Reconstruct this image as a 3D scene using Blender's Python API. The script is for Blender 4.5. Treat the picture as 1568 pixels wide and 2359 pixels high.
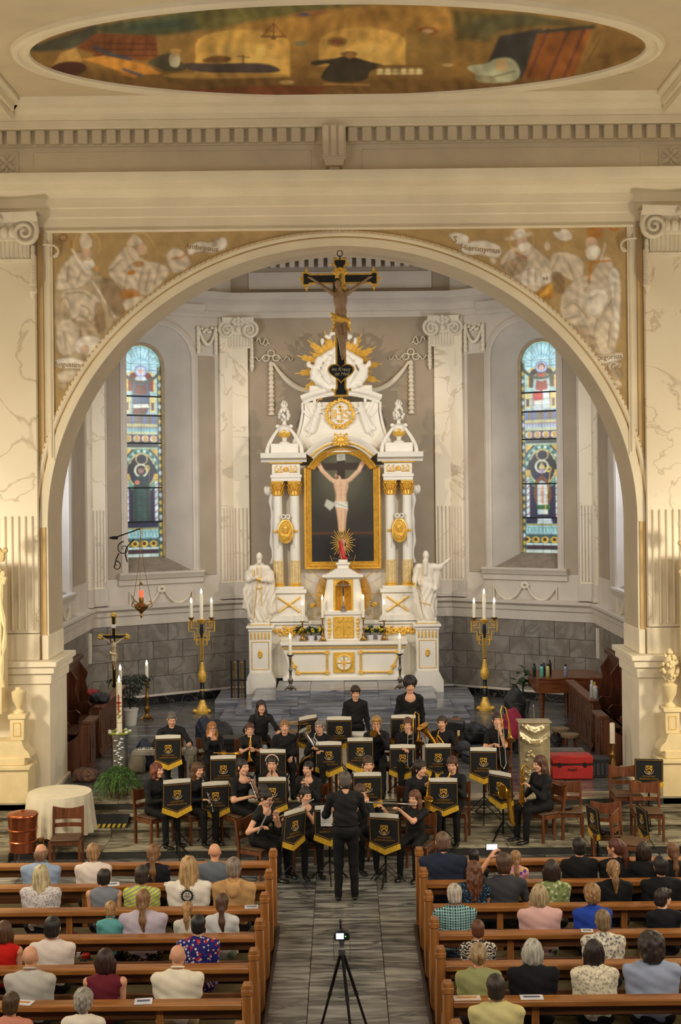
import bpy, bmesh, math, random
import numpy as np
from mathutils import Matrix, Vector, Euler
sc = bpy.context.scene
for o in list(bpy.data.objects): bpy.data.objects.remove(o, do_unlink=True)
PI = math.pi
R = math.radians
# ---------------------------------------------------------------- camera (on the organ loft, 5.7 m above the nave floor)
F, U0, V0, CH, ROLL = 2980.0, 788.0, 1128.0, 5.7, R(0.6)
cam = bpy.data.cameras.new('camera'); camo = bpy.data.objects.new('camera', cam); sc.collection.objects.link(camo)
cam.sensor_fit = 'HORIZONTAL'; cam.sensor_width = 36; cam.lens = 36*F/1568
cam.shift_x = -(U0-784)/1568; cam.shift_y = (V0-1179.5)/1568
cam.clip_end = 200
camo.matrix_world = Matrix.Translation((0,0,CH)) @ Matrix.Rotation(PI/2,4,'X') @ Matrix.Rotation(-ROLL,4,'Z')
sc.camera = camo
# ---------------------------------------------------------------- world, lights, exposure
w = bpy.data.worlds.new('world'); sc.world = w; w.use_nodes = True
w.node_tree.nodes['Background'].inputs[0].default_value = (0.62,0.72,1.0,1)
w.node_tree.nodes['Background'].inputs[1].default_value = 0.22
sc.view_settings.view_transform = 'Standard'; sc.view_settings.look = 'None'
sc.view_settings.gamma = 1; sc.view_settings.use_curve_mapping = False
sc.view_settings.exposure = 0.18
def light(name, kind, loc, target, power, col, size=0.3, spot=60, blend=.6, sy=None):
    l = bpy.data.lights.new(name, kind); l.energy = power; l.color = col
    if kind == 'AREA':
        l.shape = 'RECTANGLE'; l.size = size; l.size_y = sy or size
    elif kind == 'SPOT':
        l.shadow_soft_size = size; l.spot_size = R(spot); l.spot_blend = blend
    else: l.shadow_soft_size = size
    o = bpy.data.objects.new(name, l); sc.collection.objects.link(o); o.location = loc
    if target is not None:
        o.rotation_euler = (Vector(target)-Vector(loc)).to_track_quat('-Z','Y').to_euler()
    return o
WARM = (1,.87,.65); DAY = (.84,.90,1.0); ALT = (1,.86,.66)
# unseen spots added to light the pews and the band from behind and above
for x in (-5.6,5.6):
    light('nave_fill_spot','SPOT',(x,4.5,8.6),(x*.2,14.0,.8),900,WARM,.45,70,.8)
    light('nave_fill_spot','SPOT',(x,11.0,9.2),(x*.25,20.2,.8),800,WARM,.40,66,.9)
# wall lamps by the chancel arch, shining on piers and arch from low down
for x in (-7.3,7.3): light('pier_lamp','POINT',(x,18.4,4.2),None,450,(1,.89,.68),.3)
# altar spots behind the chancel arch
for x in (-4.4,4.4): light('altar_spot','SPOT',(x,24.2,8.9),(x*-.12,31.6,5.6),760,ALT,.05,64,.5)
# daylight through the side windows of the apse
for x in (-5.75,5.75):
    light('apse_window_light','AREA',(x,26.2,6.6),(0,28.6,4.0),200,DAY,1.3,sy=4.2)
# area lights added inside the windowless side walls to fill the nave
for x in (-8.2,8.2):
    light('nave_side_fill','AREA',(x,9.0,6.5),(0,11.5,1),300,(1,.94,.84),3.0,sy=5.0)
light('choir_fill','POINT',(0,25.4,10.4),None,45,ALT,.3)  # unseen point light added to lift the apse, no pendant hangs here

# ---------------------------------------------------------------- pixel <-> place (used to measure the photograph)
CR, SR = math.cos(ROLL), math.sin(ROLL)
def P(u, v, Z):
    ix, iy = u-U0, v-V0
    return Vector(((ix*CR-iy*SR)*Z/F, Z, CH-(iy*CR+ix*SR)*Z/F))
def uv_of(x, y, z):
    px, py = x*F/y, (CH-z)*F/y
    return (U0+px*CR+py*SR, V0+py*CR-px*SR)
def zfor(u, v, z):          # depth of the point of height z seen at (u,v)
    return (CH-z)*F/((v-V0)*CR+(u-U0)*SR)
# ---------------------------------------------------------------- materials
def lin(c):
    c = c/255.0
    return c/12.92 if c <= .04045 else ((c+.055)/1.055)**2.4
def C(r,g,b): return (lin(r),lin(g),lin(b),1)
MATS = {}
def new_mat(name):
    m = bpy.data.materials.new(name); m.use_nodes = True; MATS[name] = m
    return m, m.node_tree, m.node_tree.nodes['Principled BSDF']
def mat(name, col, rough=.6, metal=0, var=.12, scale=6, bump=0, bscale=40, spec=.5, col2=None, stretch=(1,1,1), coat=0):
    """base colour broken up with object-space noise, optional bump"""
    if name in MATS: return MATS[name]
    m, nt, b = new_mat(name); N, L = nt.nodes, nt.links
    b.inputs['Roughness'].default_value = rough; b.inputs['Metallic'].default_value = metal
    b.inputs['Specular IOR Level'].default_value = spec; b.inputs['Coat Weight'].default_value = coat
    tc = N.new('ShaderNodeTexCoord'); mp = N.new('ShaderNodeMapping'); mp.inputs['Scale'].default_value = stretch
    L.new(tc.outputs['Object'], mp.inputs['Vector'])
    nz = N.new('ShaderNodeTexNoise'); nz.inputs['Scale'].default_value = scale; nz.inputs['Detail'].default_value = 5
    L.new(mp.outputs[0], nz.inputs['Vector'])
    mx = N.new('ShaderNodeMix'); mx.data_type = 'RGBA'
    c2 = col2 or tuple(min(1,x*(1-var*2)) for x in col[:3])+(1,)
    c1 = col if col2 else tuple(min(1,x*(1+var*.6)) for x in col[:3])+(1,)
    mx.inputs['A'].default_value = c1; mx.inputs['B'].default_value = c2
    cr = N.new('ShaderNodeMapRange'); cr.inputs[1].default_value = .32; cr.inputs[2].default_value = .68
    L.new(nz.outputs['Fac'], cr.inputs[0]); L.new(cr.outputs[0], mx.inputs['Factor']); L.new(mx.outputs['Result'], b.inputs['Base Color'])
    if bump:
        n2 = N.new('ShaderNodeTexNoise'); n2.inputs['Scale'].default_value = bscale; n2.inputs['Detail'].default_value = 4
        L.new(mp.outputs[0], n2.inputs['Vector'])
        bp = N.new('ShaderNodeBump'); bp.inputs['Strength'].default_value = bump; bp.inputs['Distance'].default_value = .02
        L.new(n2.outputs['Fac'], bp.inputs['Height']); L.new(bp.outputs[0], b.inputs['Normal'])
    return m
def marble(name, base, vein, rough=.35, scale=1.2, width=.035, dist=1.5, bands=None, stretch=(1,1,1), joint=None):
    """veined stone; bands = second colour of soft streaks"""
    if name in MATS: return MATS[name]
    m, nt, b = new_mat(name); N, L = nt.nodes, nt.links
    b.inputs['Roughness'].default_value = rough
    tc = N.new('ShaderNodeTexCoord'); mp = N.new('ShaderNodeMapping'); mp.inputs['Scale'].default_value = stretch
    L.new(tc.outputs['Object'], mp.inputs['Vector'])
    oi = N.new('ShaderNodeObjectInfo'); va = N.new('ShaderNodeVectorMath'); va.operation = 'SCALE'
    cx = N.new('ShaderNodeCombineXYZ')
    for k in range(3): L.new(oi.outputs['Random'], cx.inputs[k])
    va.inputs['Scale'].default_value = 37.0; L.new(cx.outputs[0], va.inputs[0])
    ad = N.new('ShaderNodeVectorMath'); L.new(mp.outputs[0], ad.inputs[0]); L.new(va.outputs[0], ad.inputs[1])
    nz = N.new('ShaderNodeTexNoise'); nz.inputs['Scale'].default_value = scale; nz.inputs['Detail'].default_value = 7; nz.inputs['Distortion'].default_value = dist
    L.new(ad.outputs[0], nz.inputs['Vector'])
    s = N.new('ShaderNodeMath'); s.operation = 'SUBTRACT'; s.inputs[1].default_value = .5; L.new(nz.outputs['Fac'], s.inputs[0])
    a = N.new('ShaderNodeMath'); a.operation = 'ABSOLUTE'; L.new(s.outputs[0], a.inputs[0])
    mr = N.new('ShaderNodeMapRange'); mr.inputs[1].default_value = 0; mr.inputs[2].default_value = width; mr.inputs[3].default_value = 1; mr.inputs[4].default_value = 0
    L.new(a.outputs[0], mr.inputs[0])
    n3 = N.new('ShaderNodeTexNoise'); n3.inputs['Scale'].default_value = scale*2.2; n3.inputs['Detail'].default_value = 6; n3.inputs['Distortion'].default_value = .6
    L.new(ad.outputs[0], n3.inputs['Vector'])
    m1 = N.new('ShaderNodeMix'); m1.data_type = 'RGBA'; m1.inputs['A'].default_value = base
    m1.inputs['B'].default_value = bands or tuple(x*.85 for x in base[:3])+(1,)
    r3 = N.new('ShaderNodeMapRange'); r3.inputs[1].default_value = .38; r3.inputs[2].default_value = .62
    L.new(n3.outputs['Fac'], r3.inputs[0]); L.new(r3.outputs[0], m1.inputs['Factor'])
    m2 = N.new('ShaderNodeMix'); m2.data_type = 'RGBA'; L.new(m1.outputs['Result'], m2.inputs['A']); m2.inputs['B'].default_value = vein
    L.new(mr.outputs[0], m2.inputs['Factor']); L.new(m2.outputs['Result'], b.inputs['Base Color'])
    return m
def paint(name, rough=.8, emit=0):
    """colours come from the mesh's colour attribute (a painted or printed picture)"""
    if name in MATS: return MATS[name]
    m, nt, b = new_mat(name); at = nt.nodes.new('ShaderNodeAttribute'); at.attribute_name = 'Col'
    nt.links.new(at.outputs['Color'], b.inputs['Base Color']); b.inputs['Roughness'].default_value = rough
    if emit:
        nt.links.new(at.outputs['Color'], b.inputs['Emission Color']); b.inputs['Emission Strength'].default_value = emit
        b.inputs['Roughness'].default_value = .2
    return m
def emis(name, col, s):
    if name in MATS: return MATS[name]
    m, nt, b = new_mat(name); b.inputs['Base Color'].default_value = col
    b.inputs['Emission Color'].default_value = col; b.inputs['Emission Strength'].default_value = s
    return m
def wood(name, c1, c2, rough=.35, scale=3, axis=0):
    st = [9,9,9]; st[axis] = .7
    return mat(name, c1, rough, 0, col2=c2, scale=scale, stretch=st, bump=.05, bscale=20)
# ---------------------------------------------------------------- mesh builder
class MB:
    def __init__(s): s.v=[]; s.f=[]; s.m=[]
    def add(s, vs, fs, mi=0, T=None):
        o = len(s.v)
        s.v.extend([tuple(T @ Vector(p)) for p in vs] if T is not None else [tuple(p) for p in vs])
        s.f.extend([tuple(i+o for i in f) for f in fs]); s.m.extend([mi]*len(fs)); return s
    def box(s, x0,x1,y0,y1,z0,z1, c=0, mi=0, T=None):
        if c <= 0:
            vs=[(x0,y0,z0),(x1,y0,z0),(x1,y1,z0),(x0,y1,z0),(x0,y0,z1),(x1,y0,z1),(x1,y1,z1),(x0,y1,z1)]
            return s.add(vs,[(0,3,2,1),(4,5,6,7),(0,1,5,4),(1,2,6,5),(2,3,7,6),(3,0,4,7)],mi,T)
        c = min(c,(x1-x0)*.45,(y1-y0)*.45,(z1-z0)*.45)
        vs=[]; idx={}
        for i,(X,sx) in enumerate(((x0,1),(x1,-1))):
            for j,(Y,sy) in enumerate(((y0,1),(y1,-1))):
                for k,(Z,sz) in enumerate(((z0,1),(z1,-1))):
                    for a in range(3):
                        p=[X+sx*c,Y+sy*c,Z+sz*c]; p[a]=(X,Y,Z)[a]; idx[(i,j,k,a)]=len(vs); vs.append(tuple(p))
        fs=[]
        q=[(0,0),(1,0),(1,1),(0,1)]
        def key(a,side,b): 
            o=[x for x in range(3) if x!=a]; t=[0,0,0]; t[a]=side; t[o[0]]=b[0]; t[o[1]]=b[1]; return tuple(t)
        for a in range(3):
            for side in (0,1):
                f=[idx[key(a,side,b)+(a,)] for b in q]
                flip = (side==0) ^ (a==1)
                fs.append(tuple(f[::-1] if flip else f))
        for a in range(3):       # edges along axis a
            o=[x for x in range(3) if x!=a]
            for b in q:
                t0=[0,0,0]; t0[o[0]]=b[0]; t0[o[1]]=b[1]; t1=list(t0); t1[a]=1
                f=[idx[tuple(t0)+(o[0],)],idx[tuple(t1)+(o[0],)],idx[tuple(t1)+(o[1],)],idx[tuple(t0)+(o[1],)]]
                fs.append(tuple(f) if ((b[0]^b[1])^(a==1)) else tuple(f[::-1]))
        for i in (0,1):
            for j in (0,1):
                for k in (0,1):
                    f=(idx[(i,j,k,0)],idx[(i,j,k,1)],idx[(i,j,k,2)])
                    fs.append(f[::-1] if (i^j^k)==0 else f)
        return s.add(vs,fs,mi,T)
    def cbox(s, c, d, b=0, mi=0, T=None):
        return s.box(c[0]-d[0]/2,c[0]+d[0]/2,c[1]-d[1]/2,c[1]+d[1]/2,c[2]-d[2]/2,c[2]+d[2]/2,b,mi,T)
    def lathe(s, prof, n=16, c=(0,0,0), mi=0, T=None, sx=1, sy=1):
        vs=[]; fs=[]
        for r,z in prof:
            for i in range(n):
                a=2*PI*i/n; vs.append((c[0]+r*math.cos(a)*sx,c[1]+r*math.sin(a)*sy,c[2]+z))
        for k in range(len(prof)-1):
            for i in range(n):
                j=(i+1)%n; fs.append((k*n+i,k*n+j,(k+1)*n+j,(k+1)*n+i))
        fs.append(tuple(range(n))[::-1]); fs.append(tuple((len(prof)-1)*n+i for i in range(n)))
        return s.add(vs,fs,mi,T)
    def tube(s, pts, r, n=8, mi=0, T=None, closed=False, flat=1):
        pts=[Vector(p) for p in pts]; N=len(pts); rs=r if isinstance(r,(list,tuple)) else [r]*N
        vs=[]; fs=[]; prev=None
        for i,p in enumerate(pts):
            if closed: d=pts[(i+1)%N]-pts[i-1]
            else: d=pts[min(i+1,N-1)]-pts[max(i-1,0)]
            if d.length<1e-9: d=Vector((0,0,1))
            d.normalize()
            if prev is None:
                a=Vector((0,0,1)) if abs(d.z)<.9 else Vector((1,0,0))
                u=d.cross(a).normalized()
            else:
                u=prev-d*prev.dot(d)
                u = u.normalized() if u.length>1e-6 else d.orthogonal().normalized()
            prev=u; w=d.cross(u)
            for k in range(n):
                t=2*PI*k/n; vs.append(p+u*(rs[i]*math.cos(t))+w*(rs[i]*flat*math.sin(t)))
        for i in range(N if closed else N-1):
            j=(i+1)%N
            for k in range(n):
                l=(k+1)%n; fs.append((i*n+k,i*n+l,j*n+l,j*n+k))
        if not closed:
            fs.append(tuple(range(n))[::-1]); fs.append(tuple((N-1)*n+k for k in range(n)))
        return s.add(vs,fs,mi,T)
    def cyl(s,p0,p1,r0,r1=None,n=10,mi=0,T=None): return s.tube([p0,p1],[r0,r0 if r1 is None else r1],n,mi,T)
    def ell(s, c, r, n=10, m=7, mi=0, T=None, Rm=None):
        vs=[]; fs=[]; c=Vector(c)
        for j in range(1,m):
            th=PI*j/m
            for i in range(n):
                a=2*PI*i/n; p=Vector((r[0]*math.sin(th)*math.cos(a),r[1]*math.sin(th)*math.sin(a),-r[2]*math.cos(th)))
                vs.append(c+(Rm@p if Rm is not None else p))
        t=Vector((0,0,r[2])); b=len(vs); vs+= [c-(Rm@t if Rm is not None else t), c+(Rm@t if Rm is not None else t)]
        for j in range(m-2):
            for i in range(n):
                k=(i+1)%n; fs.append((j*n+i,j*n+k,(j+1)*n+k,(j+1)*n+i))
        for i in range(n):
            k=(i+1)%n; fs.append((b,k,i)); fs.append((b+1,(m-2)*n+i,(m-2)*n+k))
        return s.add(vs,fs,mi,T)
    def prism(s, poly, d0, d1, ax=1, mi=0, T=None):
        """extrude a 2-D outline along axis ax (0 x: outline (y,z); 1 y: (x,z); 2 z: (x,y))"""
        n=len(poly); vs=[]
        for d in (d0,d1):
            for a,b in poly: vs.append((d,a,b) if ax==0 else (a,d,b) if ax==1 else (a,b,d))
        fs=[tuple(range(n)),tuple(range(2*n-1,n-1,-1))]
        for i in range(n):
            j=(i+1)%n; fs.append((j,i,n+i,n+j))
        ar=sum(poly[i][0]*poly[(i+1)%n][1]-poly[(i+1)%n][0]*poly[i][1] for i in range(n))
        pos = (ar>0) ^ (ax!=1) ^ (d1<d0)
        if not pos: fs=[f[::-1] for f in fs]
        return s.add(vs,fs,mi,T)
    def grid(s, rows, mi=0, T=None, close=False):
        n=len(rows[0]); vs=[p for r in rows for p in r]; fs=[]
        for i in range(len(rows)-1):
            for j in range(n if close else n-1):
                k=(j+1)%n; fs.append((i*n+j,i*n+k,(i+1)*n+k,(i+1)*n+j))
        return s.add(vs,fs,mi,T)
    def merge(s, o, T=None, mi=None):
        off=len(s.v); s.v.extend([tuple(T@Vector(p)) for p in o.v] if T is not None else o.v)
        s.f.extend([tuple(i+off for i in f) for f in o.f]); s.m.extend([mi]*len(o.f) if mi is not None else o.m); return s
def mesh_of(name, mb, smooth=40):
    me=bpy.data.meshes.new(name); me.from_pydata(mb.v,[],mb.f)
    if any(mb.m): me.polygons.foreach_set('material_index',mb.m)
    if smooth:
        me.polygons.foreach_set('use_smooth',[True]*len(me.polygons))
        if smooth<180: me.set_sharp_from_angle(angle=R(smooth))
    me.update(); return me
KIDS={}
def link(o, parent=None):
    sc.collection.objects.link(o)
    if parent is not None: o.parent=parent; KIDS.setdefault(parent.name,[]).append(o)
    return o
def obj(name, mb, mats, parent=None, smooth=40, loc=None, rz=0, label=None):
    me = mb if isinstance(mb,bpy.types.Mesh) else mesh_of(name,mb,smooth)
    if not isinstance(mats,(list,tuple)): mats=[mats]
    if not isinstance(mb,bpy.types.Mesh) or not me.materials:
        for m in mats: me.materials.append(m)
    o=bpy.data.objects.new(name,me); link(o,parent)
    if isinstance(mb,bpy.types.Mesh):
        for i,m in enumerate(mats):
            if me.materials[i]!=m: o.material_slots[i].link='OBJECT'; o.material_slots[i].material=m
    if loc is not None: o.location=loc
    if rz: o.rotation_euler=(0,0,rz)
    if label: o['label']=label
    return o
def thing(name, label, cat, loc=(0,0,0), rz=0, group=None, sc_=None):
    o=bpy.data.objects.new(name,None); link(o); o.empty_display_size=.2
    o.location=loc; o.rotation_euler=(0,0,rz)
    if sc_: o.scale=(sc_,)*3
    return tag(o,label,cat,group)
def tag(o,label=None,cat=None,group=None,kind=None):
    if label: o['label']=label
    if cat: o['category']=cat
    if group: o['group']=group
    if kind: o['kind']=kind
    return o
def struct(name, mb, mats, parent=None, smooth=40, label=None):
    o=obj(name,mb,mats,parent,smooth)
    if parent is None: o['kind']='structure'
    if label: o['label']=label
    return o
def rig(name, loc=(0,0,0), label=None):       # an empty for a piece of the setting made of pieces
    o=bpy.data.objects.new(name,None); link(o); o.location=loc; o['kind']='structure'; o.empty_display_size=.3
    if label: o['label']=label
    return o
def copy_tree(o, parent=None):
    c=o.copy(); link(c,parent)
    for ch in list(KIDS.get(o.name,[])): copy_tree(ch,c)
    return c
def arc(c, r, a0, a1, n, ry=None):
    return [(c[0]+r*math.cos(a0+(a1-a0)*i/n), c[1]+(ry or r)*math.sin(a0+(a1-a0)*i/n)) for i in range(n+1)]
# ---------------------------------------------------------------- smooth implicit shapes -> one continuous mesh (surface nets)
def _prim(p, X, Y, Z):
    k=p[0]
    if k=='c':
        a=np.array(p[1],float); b=np.array(p[2],float); d=b-a; L2=max(float(d@d),1e-9)
        t=np.clip(((X-a[0])*d[0]+(Y-a[1])*d[1]+(Z-a[2])*d[2])/L2,0,1)
        return np.sqrt((X-a[0]-t*d[0])**2+(Y-a[1]-t*d[1])**2+(Z-a[2]-t*d[2])**2)-(p[3]+(p[4]-p[3])*t)
    c=p[1]; x,y,z=X-c[0],Y-c[1],Z-c[2]
    if len(p)>3 and p[3] is not None:
        M=np.array(p[3]); x,y,z=(M[0][0]*x+M[1][0]*y+M[2][0]*z, M[0][1]*x+M[1][1]*y+M[2][1]*z, M[0][2]*x+M[1][2]*y+M[2][2]*z)
    r=p[2]
    if k=='e':
        k0=np.sqrt((x/r[0])**2+(y/r[1])**2+(z/r[2])**2)+1e-9
        k1=np.sqrt((x/r[0]**2)**2+(y/r[1]**2)**2+(z/r[2]**2)**2)+1e-9
        return k0*(k0-1)/k1
    q=p[4] if len(p)>4 else .01
    dx,dy,dz=np.abs(x)-r[0]+q,np.abs(y)-r[1]+q,np.abs(z)-r[2]+q
    return np.sqrt(np.maximum(dx,0)**2+np.maximum(dy,0)**2+np.maximum(dz,0)**2)+np.minimum(np.maximum(dx,np.maximum(dy,dz)),0)-q
def _bound(p):
    if p[0]=='c':
        a=np.array(p[1],float); b=np.array(p[2],float); r=max(p[3],p[4]); return np.minimum(a,b)-r, np.maximum(a,b)+r
    c=np.array(p[1],float); r=np.array(p[2],float)
    if len(p)>3 and p[3] is not None: r=np.full(3,np.linalg.norm(r))
    return c-r,c+r
def sdf(prims, h=.016, k=.03, cut=(), disp=None, kc=.0):
    lo=np.min([_bound(p)[0] for p in prims],0)-2.5*h-k*.3; hi=np.max([_bound(p)[1] for p in prims],0)+2.5*h+k*.3
    n=np.maximum(np.ceil((hi-lo)/h).astype(int)+1,4)
    ax=[(lo[i]+h*np.arange(n[i])).astype(np.float32) for i in range(3)]
    Fd=np.full(n,9.0,np.float32)
    def sub(b0,b1,pad):
        i0=np.clip(np.floor((b0-pad-lo)/h).astype(int),0,n-1); i1=np.clip(np.ceil((b1+pad-lo)/h).astype(int)+1,1,n)
        sl=tuple(slice(i0[i],i1[i]) for i in range(3))
        return sl, ax[0][sl[0]][:,None,None],ax[1][sl[1]][None,:,None],ax[2][sl[2]][None,None,:]
    for p in prims:
        b0,b1=_bound(p); sl,X,Y,Z=sub(b0,b1,k+2*h)
        d=_prim(p,X,Y,Z).astype(np.float32); f=Fd[sl]
        if k>0:
            hh=np.maximum(k-np.abs(f-d),0)/k; Fd[sl]=np.minimum(f,d)-hh*hh*k*.25
        else: Fd[sl]=np.minimum(f,d)
    X,Y,Z=ax[0][:,None,None],ax[1][None,:,None],ax[2][None,None,:]
    if disp is not None: Fd=Fd+disp(X,Y,Z).astype(np.float32)
    for p in cut:
        Fd=np.maximum(Fd,-_prim(p,X,Y,Z).astype(np.float32))
    Fd[0]=Fd[-1]=9; Fd[:,0]=Fd[:,-1]=9; Fd[:,:,0]=Fd[:,:,-1]=9
    S=Fd<0
    acc=np.zeros(tuple(n-1)+(3,),np.float32); cnt=np.zeros(tuple(n-1),np.float32)
    offs=[(0,0),(0,1),(1,0),(1,1)]
    for a in range(3):
        o=[i for i in range(3) if i!=a]
        s0=[slice(None)]*3; s1=[slice(None)]*3; s0[a]=slice(0,-1); s1[a]=slice(1,None)
        f0=Fd[tuple(s0)]; f1=Fd[tuple(s1)]; cr=(f0<0)!=(f1<0)
        t=np.where(cr,f0/np.where(np.abs(f0-f1)<1e-9,1,f0-f1),0)
        for b in offs:
            sl=[slice(None)]*3
            for q,i in enumerate(o): sl[i]=slice(b[q],n[i]-1+b[q])
            c=cr[tuple(sl)]; tt=t[tuple(sl)]
            cnt+=c; acc[...,a]+=np.where(c,tt,0)
            for q,i in enumerate(o): acc[...,i]+=np.where(c,b[q],0)
    act=cnt>0; idx=np.full(tuple(n-1),-1,np.int64); idx[act]=np.arange(act.sum())
    ii=np.argwhere(act); V=(ii+acc[act]/cnt[act][:,None])*h+lo
    Q=[]
    for a in range(3):
        b,c=[(1,2),(2,0),(0,1)][a]
        s0=[slice(1,n[i]-1) for i in range(3)]; s0[a]=slice(0,n[a]-1); s1=list(s0); s1[a]=slice(1,n[a])
        A=S[tuple(s0)]; B=S[tuple(s1)]; e=np.argwhere(A!=B)
        if len(e)==0: continue
        fl=A[tuple(e.T)]
        g=e+1; g[:,a]-=1
        def cell(db,dc):
            q=g.copy(); q[:,b]-=db; q[:,c]-=dc; return idx[tuple(q.T)]
        q=np.stack([cell(0,0),cell(1,0),cell(1,1),cell(0,1)],1)
        q[~fl]=q[~fl][:,::-1]; Q.append(q)
    Q=np.concatenate(Q); Q=Q[(Q>=0).all(1)]
    return V,Q
def sdf_mb(*a, **k):
    V,Q=sdf(*a,**k); m=MB(); m.v=[tuple(p) for p in V.tolist()]; m.f=[tuple(q) for q in Q.tolist()]; m.m=[0]*len(m.f); return m
def rotm(rx=0,ry=0,rz=0): return Euler((rx,ry,rz)).to_matrix()
# ---------------------------------------------------------------- painted pictures: numpy raster -> colour attribute on a grid
class Pic:
    def __init__(s, x0,x1,y0,y1, step, bg):
        s.x0,s.y0,s.st=x0,y0,step; s.w=int((x1-x0)/step)+1; s.h=int((y1-y0)/step)+1
        s.a=np.zeros((s.h,s.w,3)); s.a[:]=np.array(bg[:3])
        s.rng=np.random.RandomState(5); s.sm=0; s.edge=None
    def _sub(s,x0,x1,y0,y1):
        i0=max(0,int((x0-s.x0)/s.st)-1); i1=min(s.w,int((x1-s.x0)/s.st)+3); j0=max(0,int((y0-s.y0)/s.st)-1); j1=min(s.h,int((y1-s.y0)/s.st)+3)
        if i1<=i0 or j1<=j0: return None
        xs=s.x0+s.st*np.arange(i0,i1); ys=s.y0+s.st*np.arange(j0,j1)
        return (slice(j0,j1),slice(i0,i1)),xs[None,:],ys[:,None]
    def _mix(s,sl,al,col): s.a[sl]=s.a[sl]*(1-al[...,None])+np.array(col[:3])*al[...,None]
    def chaik(s,pts,closed):
        for _ in range(s.sm):
            q=[]; n=len(pts)
            for i in range(n if closed else n-1):
                a,b=pts[i],pts[(i+1)%n]; q+=[(a[0]*.75+b[0]*.25,a[1]*.75+b[1]*.25),(a[0]*.25+b[0]*.75,a[1]*.25+b[1]*.75)]
            pts=q if closed else [pts[0]]+q+[pts[-1]]
        return pts
    def poly(s,pts,col,soft=None,al=1):
        soft=soft or s.st; pts=s.chaik(pts,True)
        if s.edge: k,s.sm=s.sm,0; s.line(pts+[pts[0]],3.5,s.edge,3,.45); s.sm=k
        P_=np.array(pts,float); g=s._sub(P_[:,0].min()-soft,P_[:,0].max()+soft,P_[:,1].min()-soft,P_[:,1].max()+soft)
        if not g: return s
        sl,X,Y=g; ins=np.zeros((Y.shape[0],X.shape[1]),bool); d2=np.full(ins.shape,1e9)
        for i in range(len(P_)):
            (xa,ya),(xb,yb)=P_[i],P_[(i+1)%len(P_)]
            if ya!=yb: ins^=((ya>Y)!=(yb>Y))&(X<(xb-xa)*(Y-ya)/(yb-ya)+xa)
            L=max((xb-xa)**2+(yb-ya)**2,1e-9); t=np.clip(((X-xa)*(xb-xa)+(Y-ya)*(yb-ya))/L,0,1)
            d2=np.minimum(d2,(X-xa-t*(xb-xa))**2+(Y-ya-t*(yb-ya))**2)
        d=np.sqrt(d2)*np.where(ins,-1,1); s._mix(sl,np.clip(.5-d/soft,0,1)*al,col); return s
    def ell(s,cx,cy,rx,ry,col,rot=0,soft=None,al=1,ring=None):
        soft=soft or s.st; m=max(rx,ry)+soft; g=s._sub(cx-m,cx+m,cy-m,cy+m)
        if not g: return s
        sl,X,Y=g; c,n=math.cos(R(rot)),math.sin(R(rot)); x=(X-cx)*c+(Y-cy)*n; y=-(X-cx)*n+(Y-cy)*c
        k=np.sqrt((x/rx)**2+(y/ry)**2)+1e-9; d=(k-1)*min(rx,ry)
        if ring: d=np.abs(d)-ring
        s._mix(sl,np.clip(.5-d/soft,0,1)*al,col); return s
    def line(s,pts,wd,col,soft=None,al=1):
        soft=soft or s.st; pts=s.chaik(pts,False); P_=np.array(pts,float); m=wd+soft; g=s._sub(P_[:,0].min()-m,P_[:,0].max()+m,P_[:,1].min()-m,P_[:,1].max()+m)
        if not g: return s
        sl,X,Y=g; d2=np.full((Y.shape[0],X.shape[1]),1e9)
        for i in range(len(P_)-1):
            (xa,ya),(xb,yb)=P_[i],P_[i+1]; L=max((xb-xa)**2+(yb-ya)**2,1e-9); t=np.clip(((X-xa)*(xb-xa)+(Y-ya)*(yb-ya))/L,0,1)
            d2=np.minimum(d2,(X-xa-t*(xb-xa))**2+(Y-ya-t*(yb-ya))**2)
        s._mix(sl,np.clip(.5-(np.sqrt(d2)-wd/2)/soft,0,1)*al,col); return s
    def noise(s,amp,cell):
        for c,a in ((cell,amp),(cell/2.5,amp*.6),(cell/6,amp*.35)):
            nx=max(2,int(s.w*s.st/c)+2); ny=max(2,int(s.h*s.st/c)+2); g=s.rng.rand(ny,nx)-.5
            x=np.linspace(0,nx-1.001,s.w); y=np.linspace(0,ny-1.001,s.h); xi=x.astype(int); yi=y.astype(int); fx=(x-xi)[None,:]; fy=(y-yi)[:,None]
            v=(g[yi][:,xi]*(1-fx)+g[yi][:,xi+1]*fx)*(1-fy)+(g[yi+1][:,xi]*(1-fx)+g[yi+1][:,xi+1]*fx)*fy
            s.a*=np.clip(1+2*a*v,0.2,2)[...,None]
        return s
    def folds(s,bg,amp,freq,seed=1):
        """drapery-like shading: warped stripes wherever something is painted over the ground colour"""
        r=np.random.RandomState(seed); y,x=np.mgrid[0:s.h,0:s.w]*s.st
        m=np.clip(np.abs(s.a-np.array(bg[:3])).sum(2)*9,0,1); wv=np.zeros_like(m)
        for k in range(4):
            t=r.uniform(0,PI); f=freq*r.uniform(.6,1.7); wv+=np.sin((x*math.cos(t)+y*math.sin(t))*f+3.0*np.sin(x*freq*.33*r.uniform(.6,1.4)+k)+3.0*np.sin(y*freq*.29*r.uniform(.6,1.4)+2*k))
        s.a*=(1+amp*m*wv/2)[...,None]; return s
    def sample(s,U,V):
        x=np.clip((U-s.x0)/s.st,0,s.w-1.001); y=np.clip((V-s.y0)/s.st,0,s.h-1.001); i=x.astype(int); j=y.astype(int); fx=(x-i)[:,None]; fy=(y-j)[:,None]
        a=s.a; return (a[j,i]*(1-fx)+a[j,i+1]*fx)*(1-fy)+(a[j+1,i]*(1-fx)+a[j+1,i+1]*fx)*fy
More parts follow.
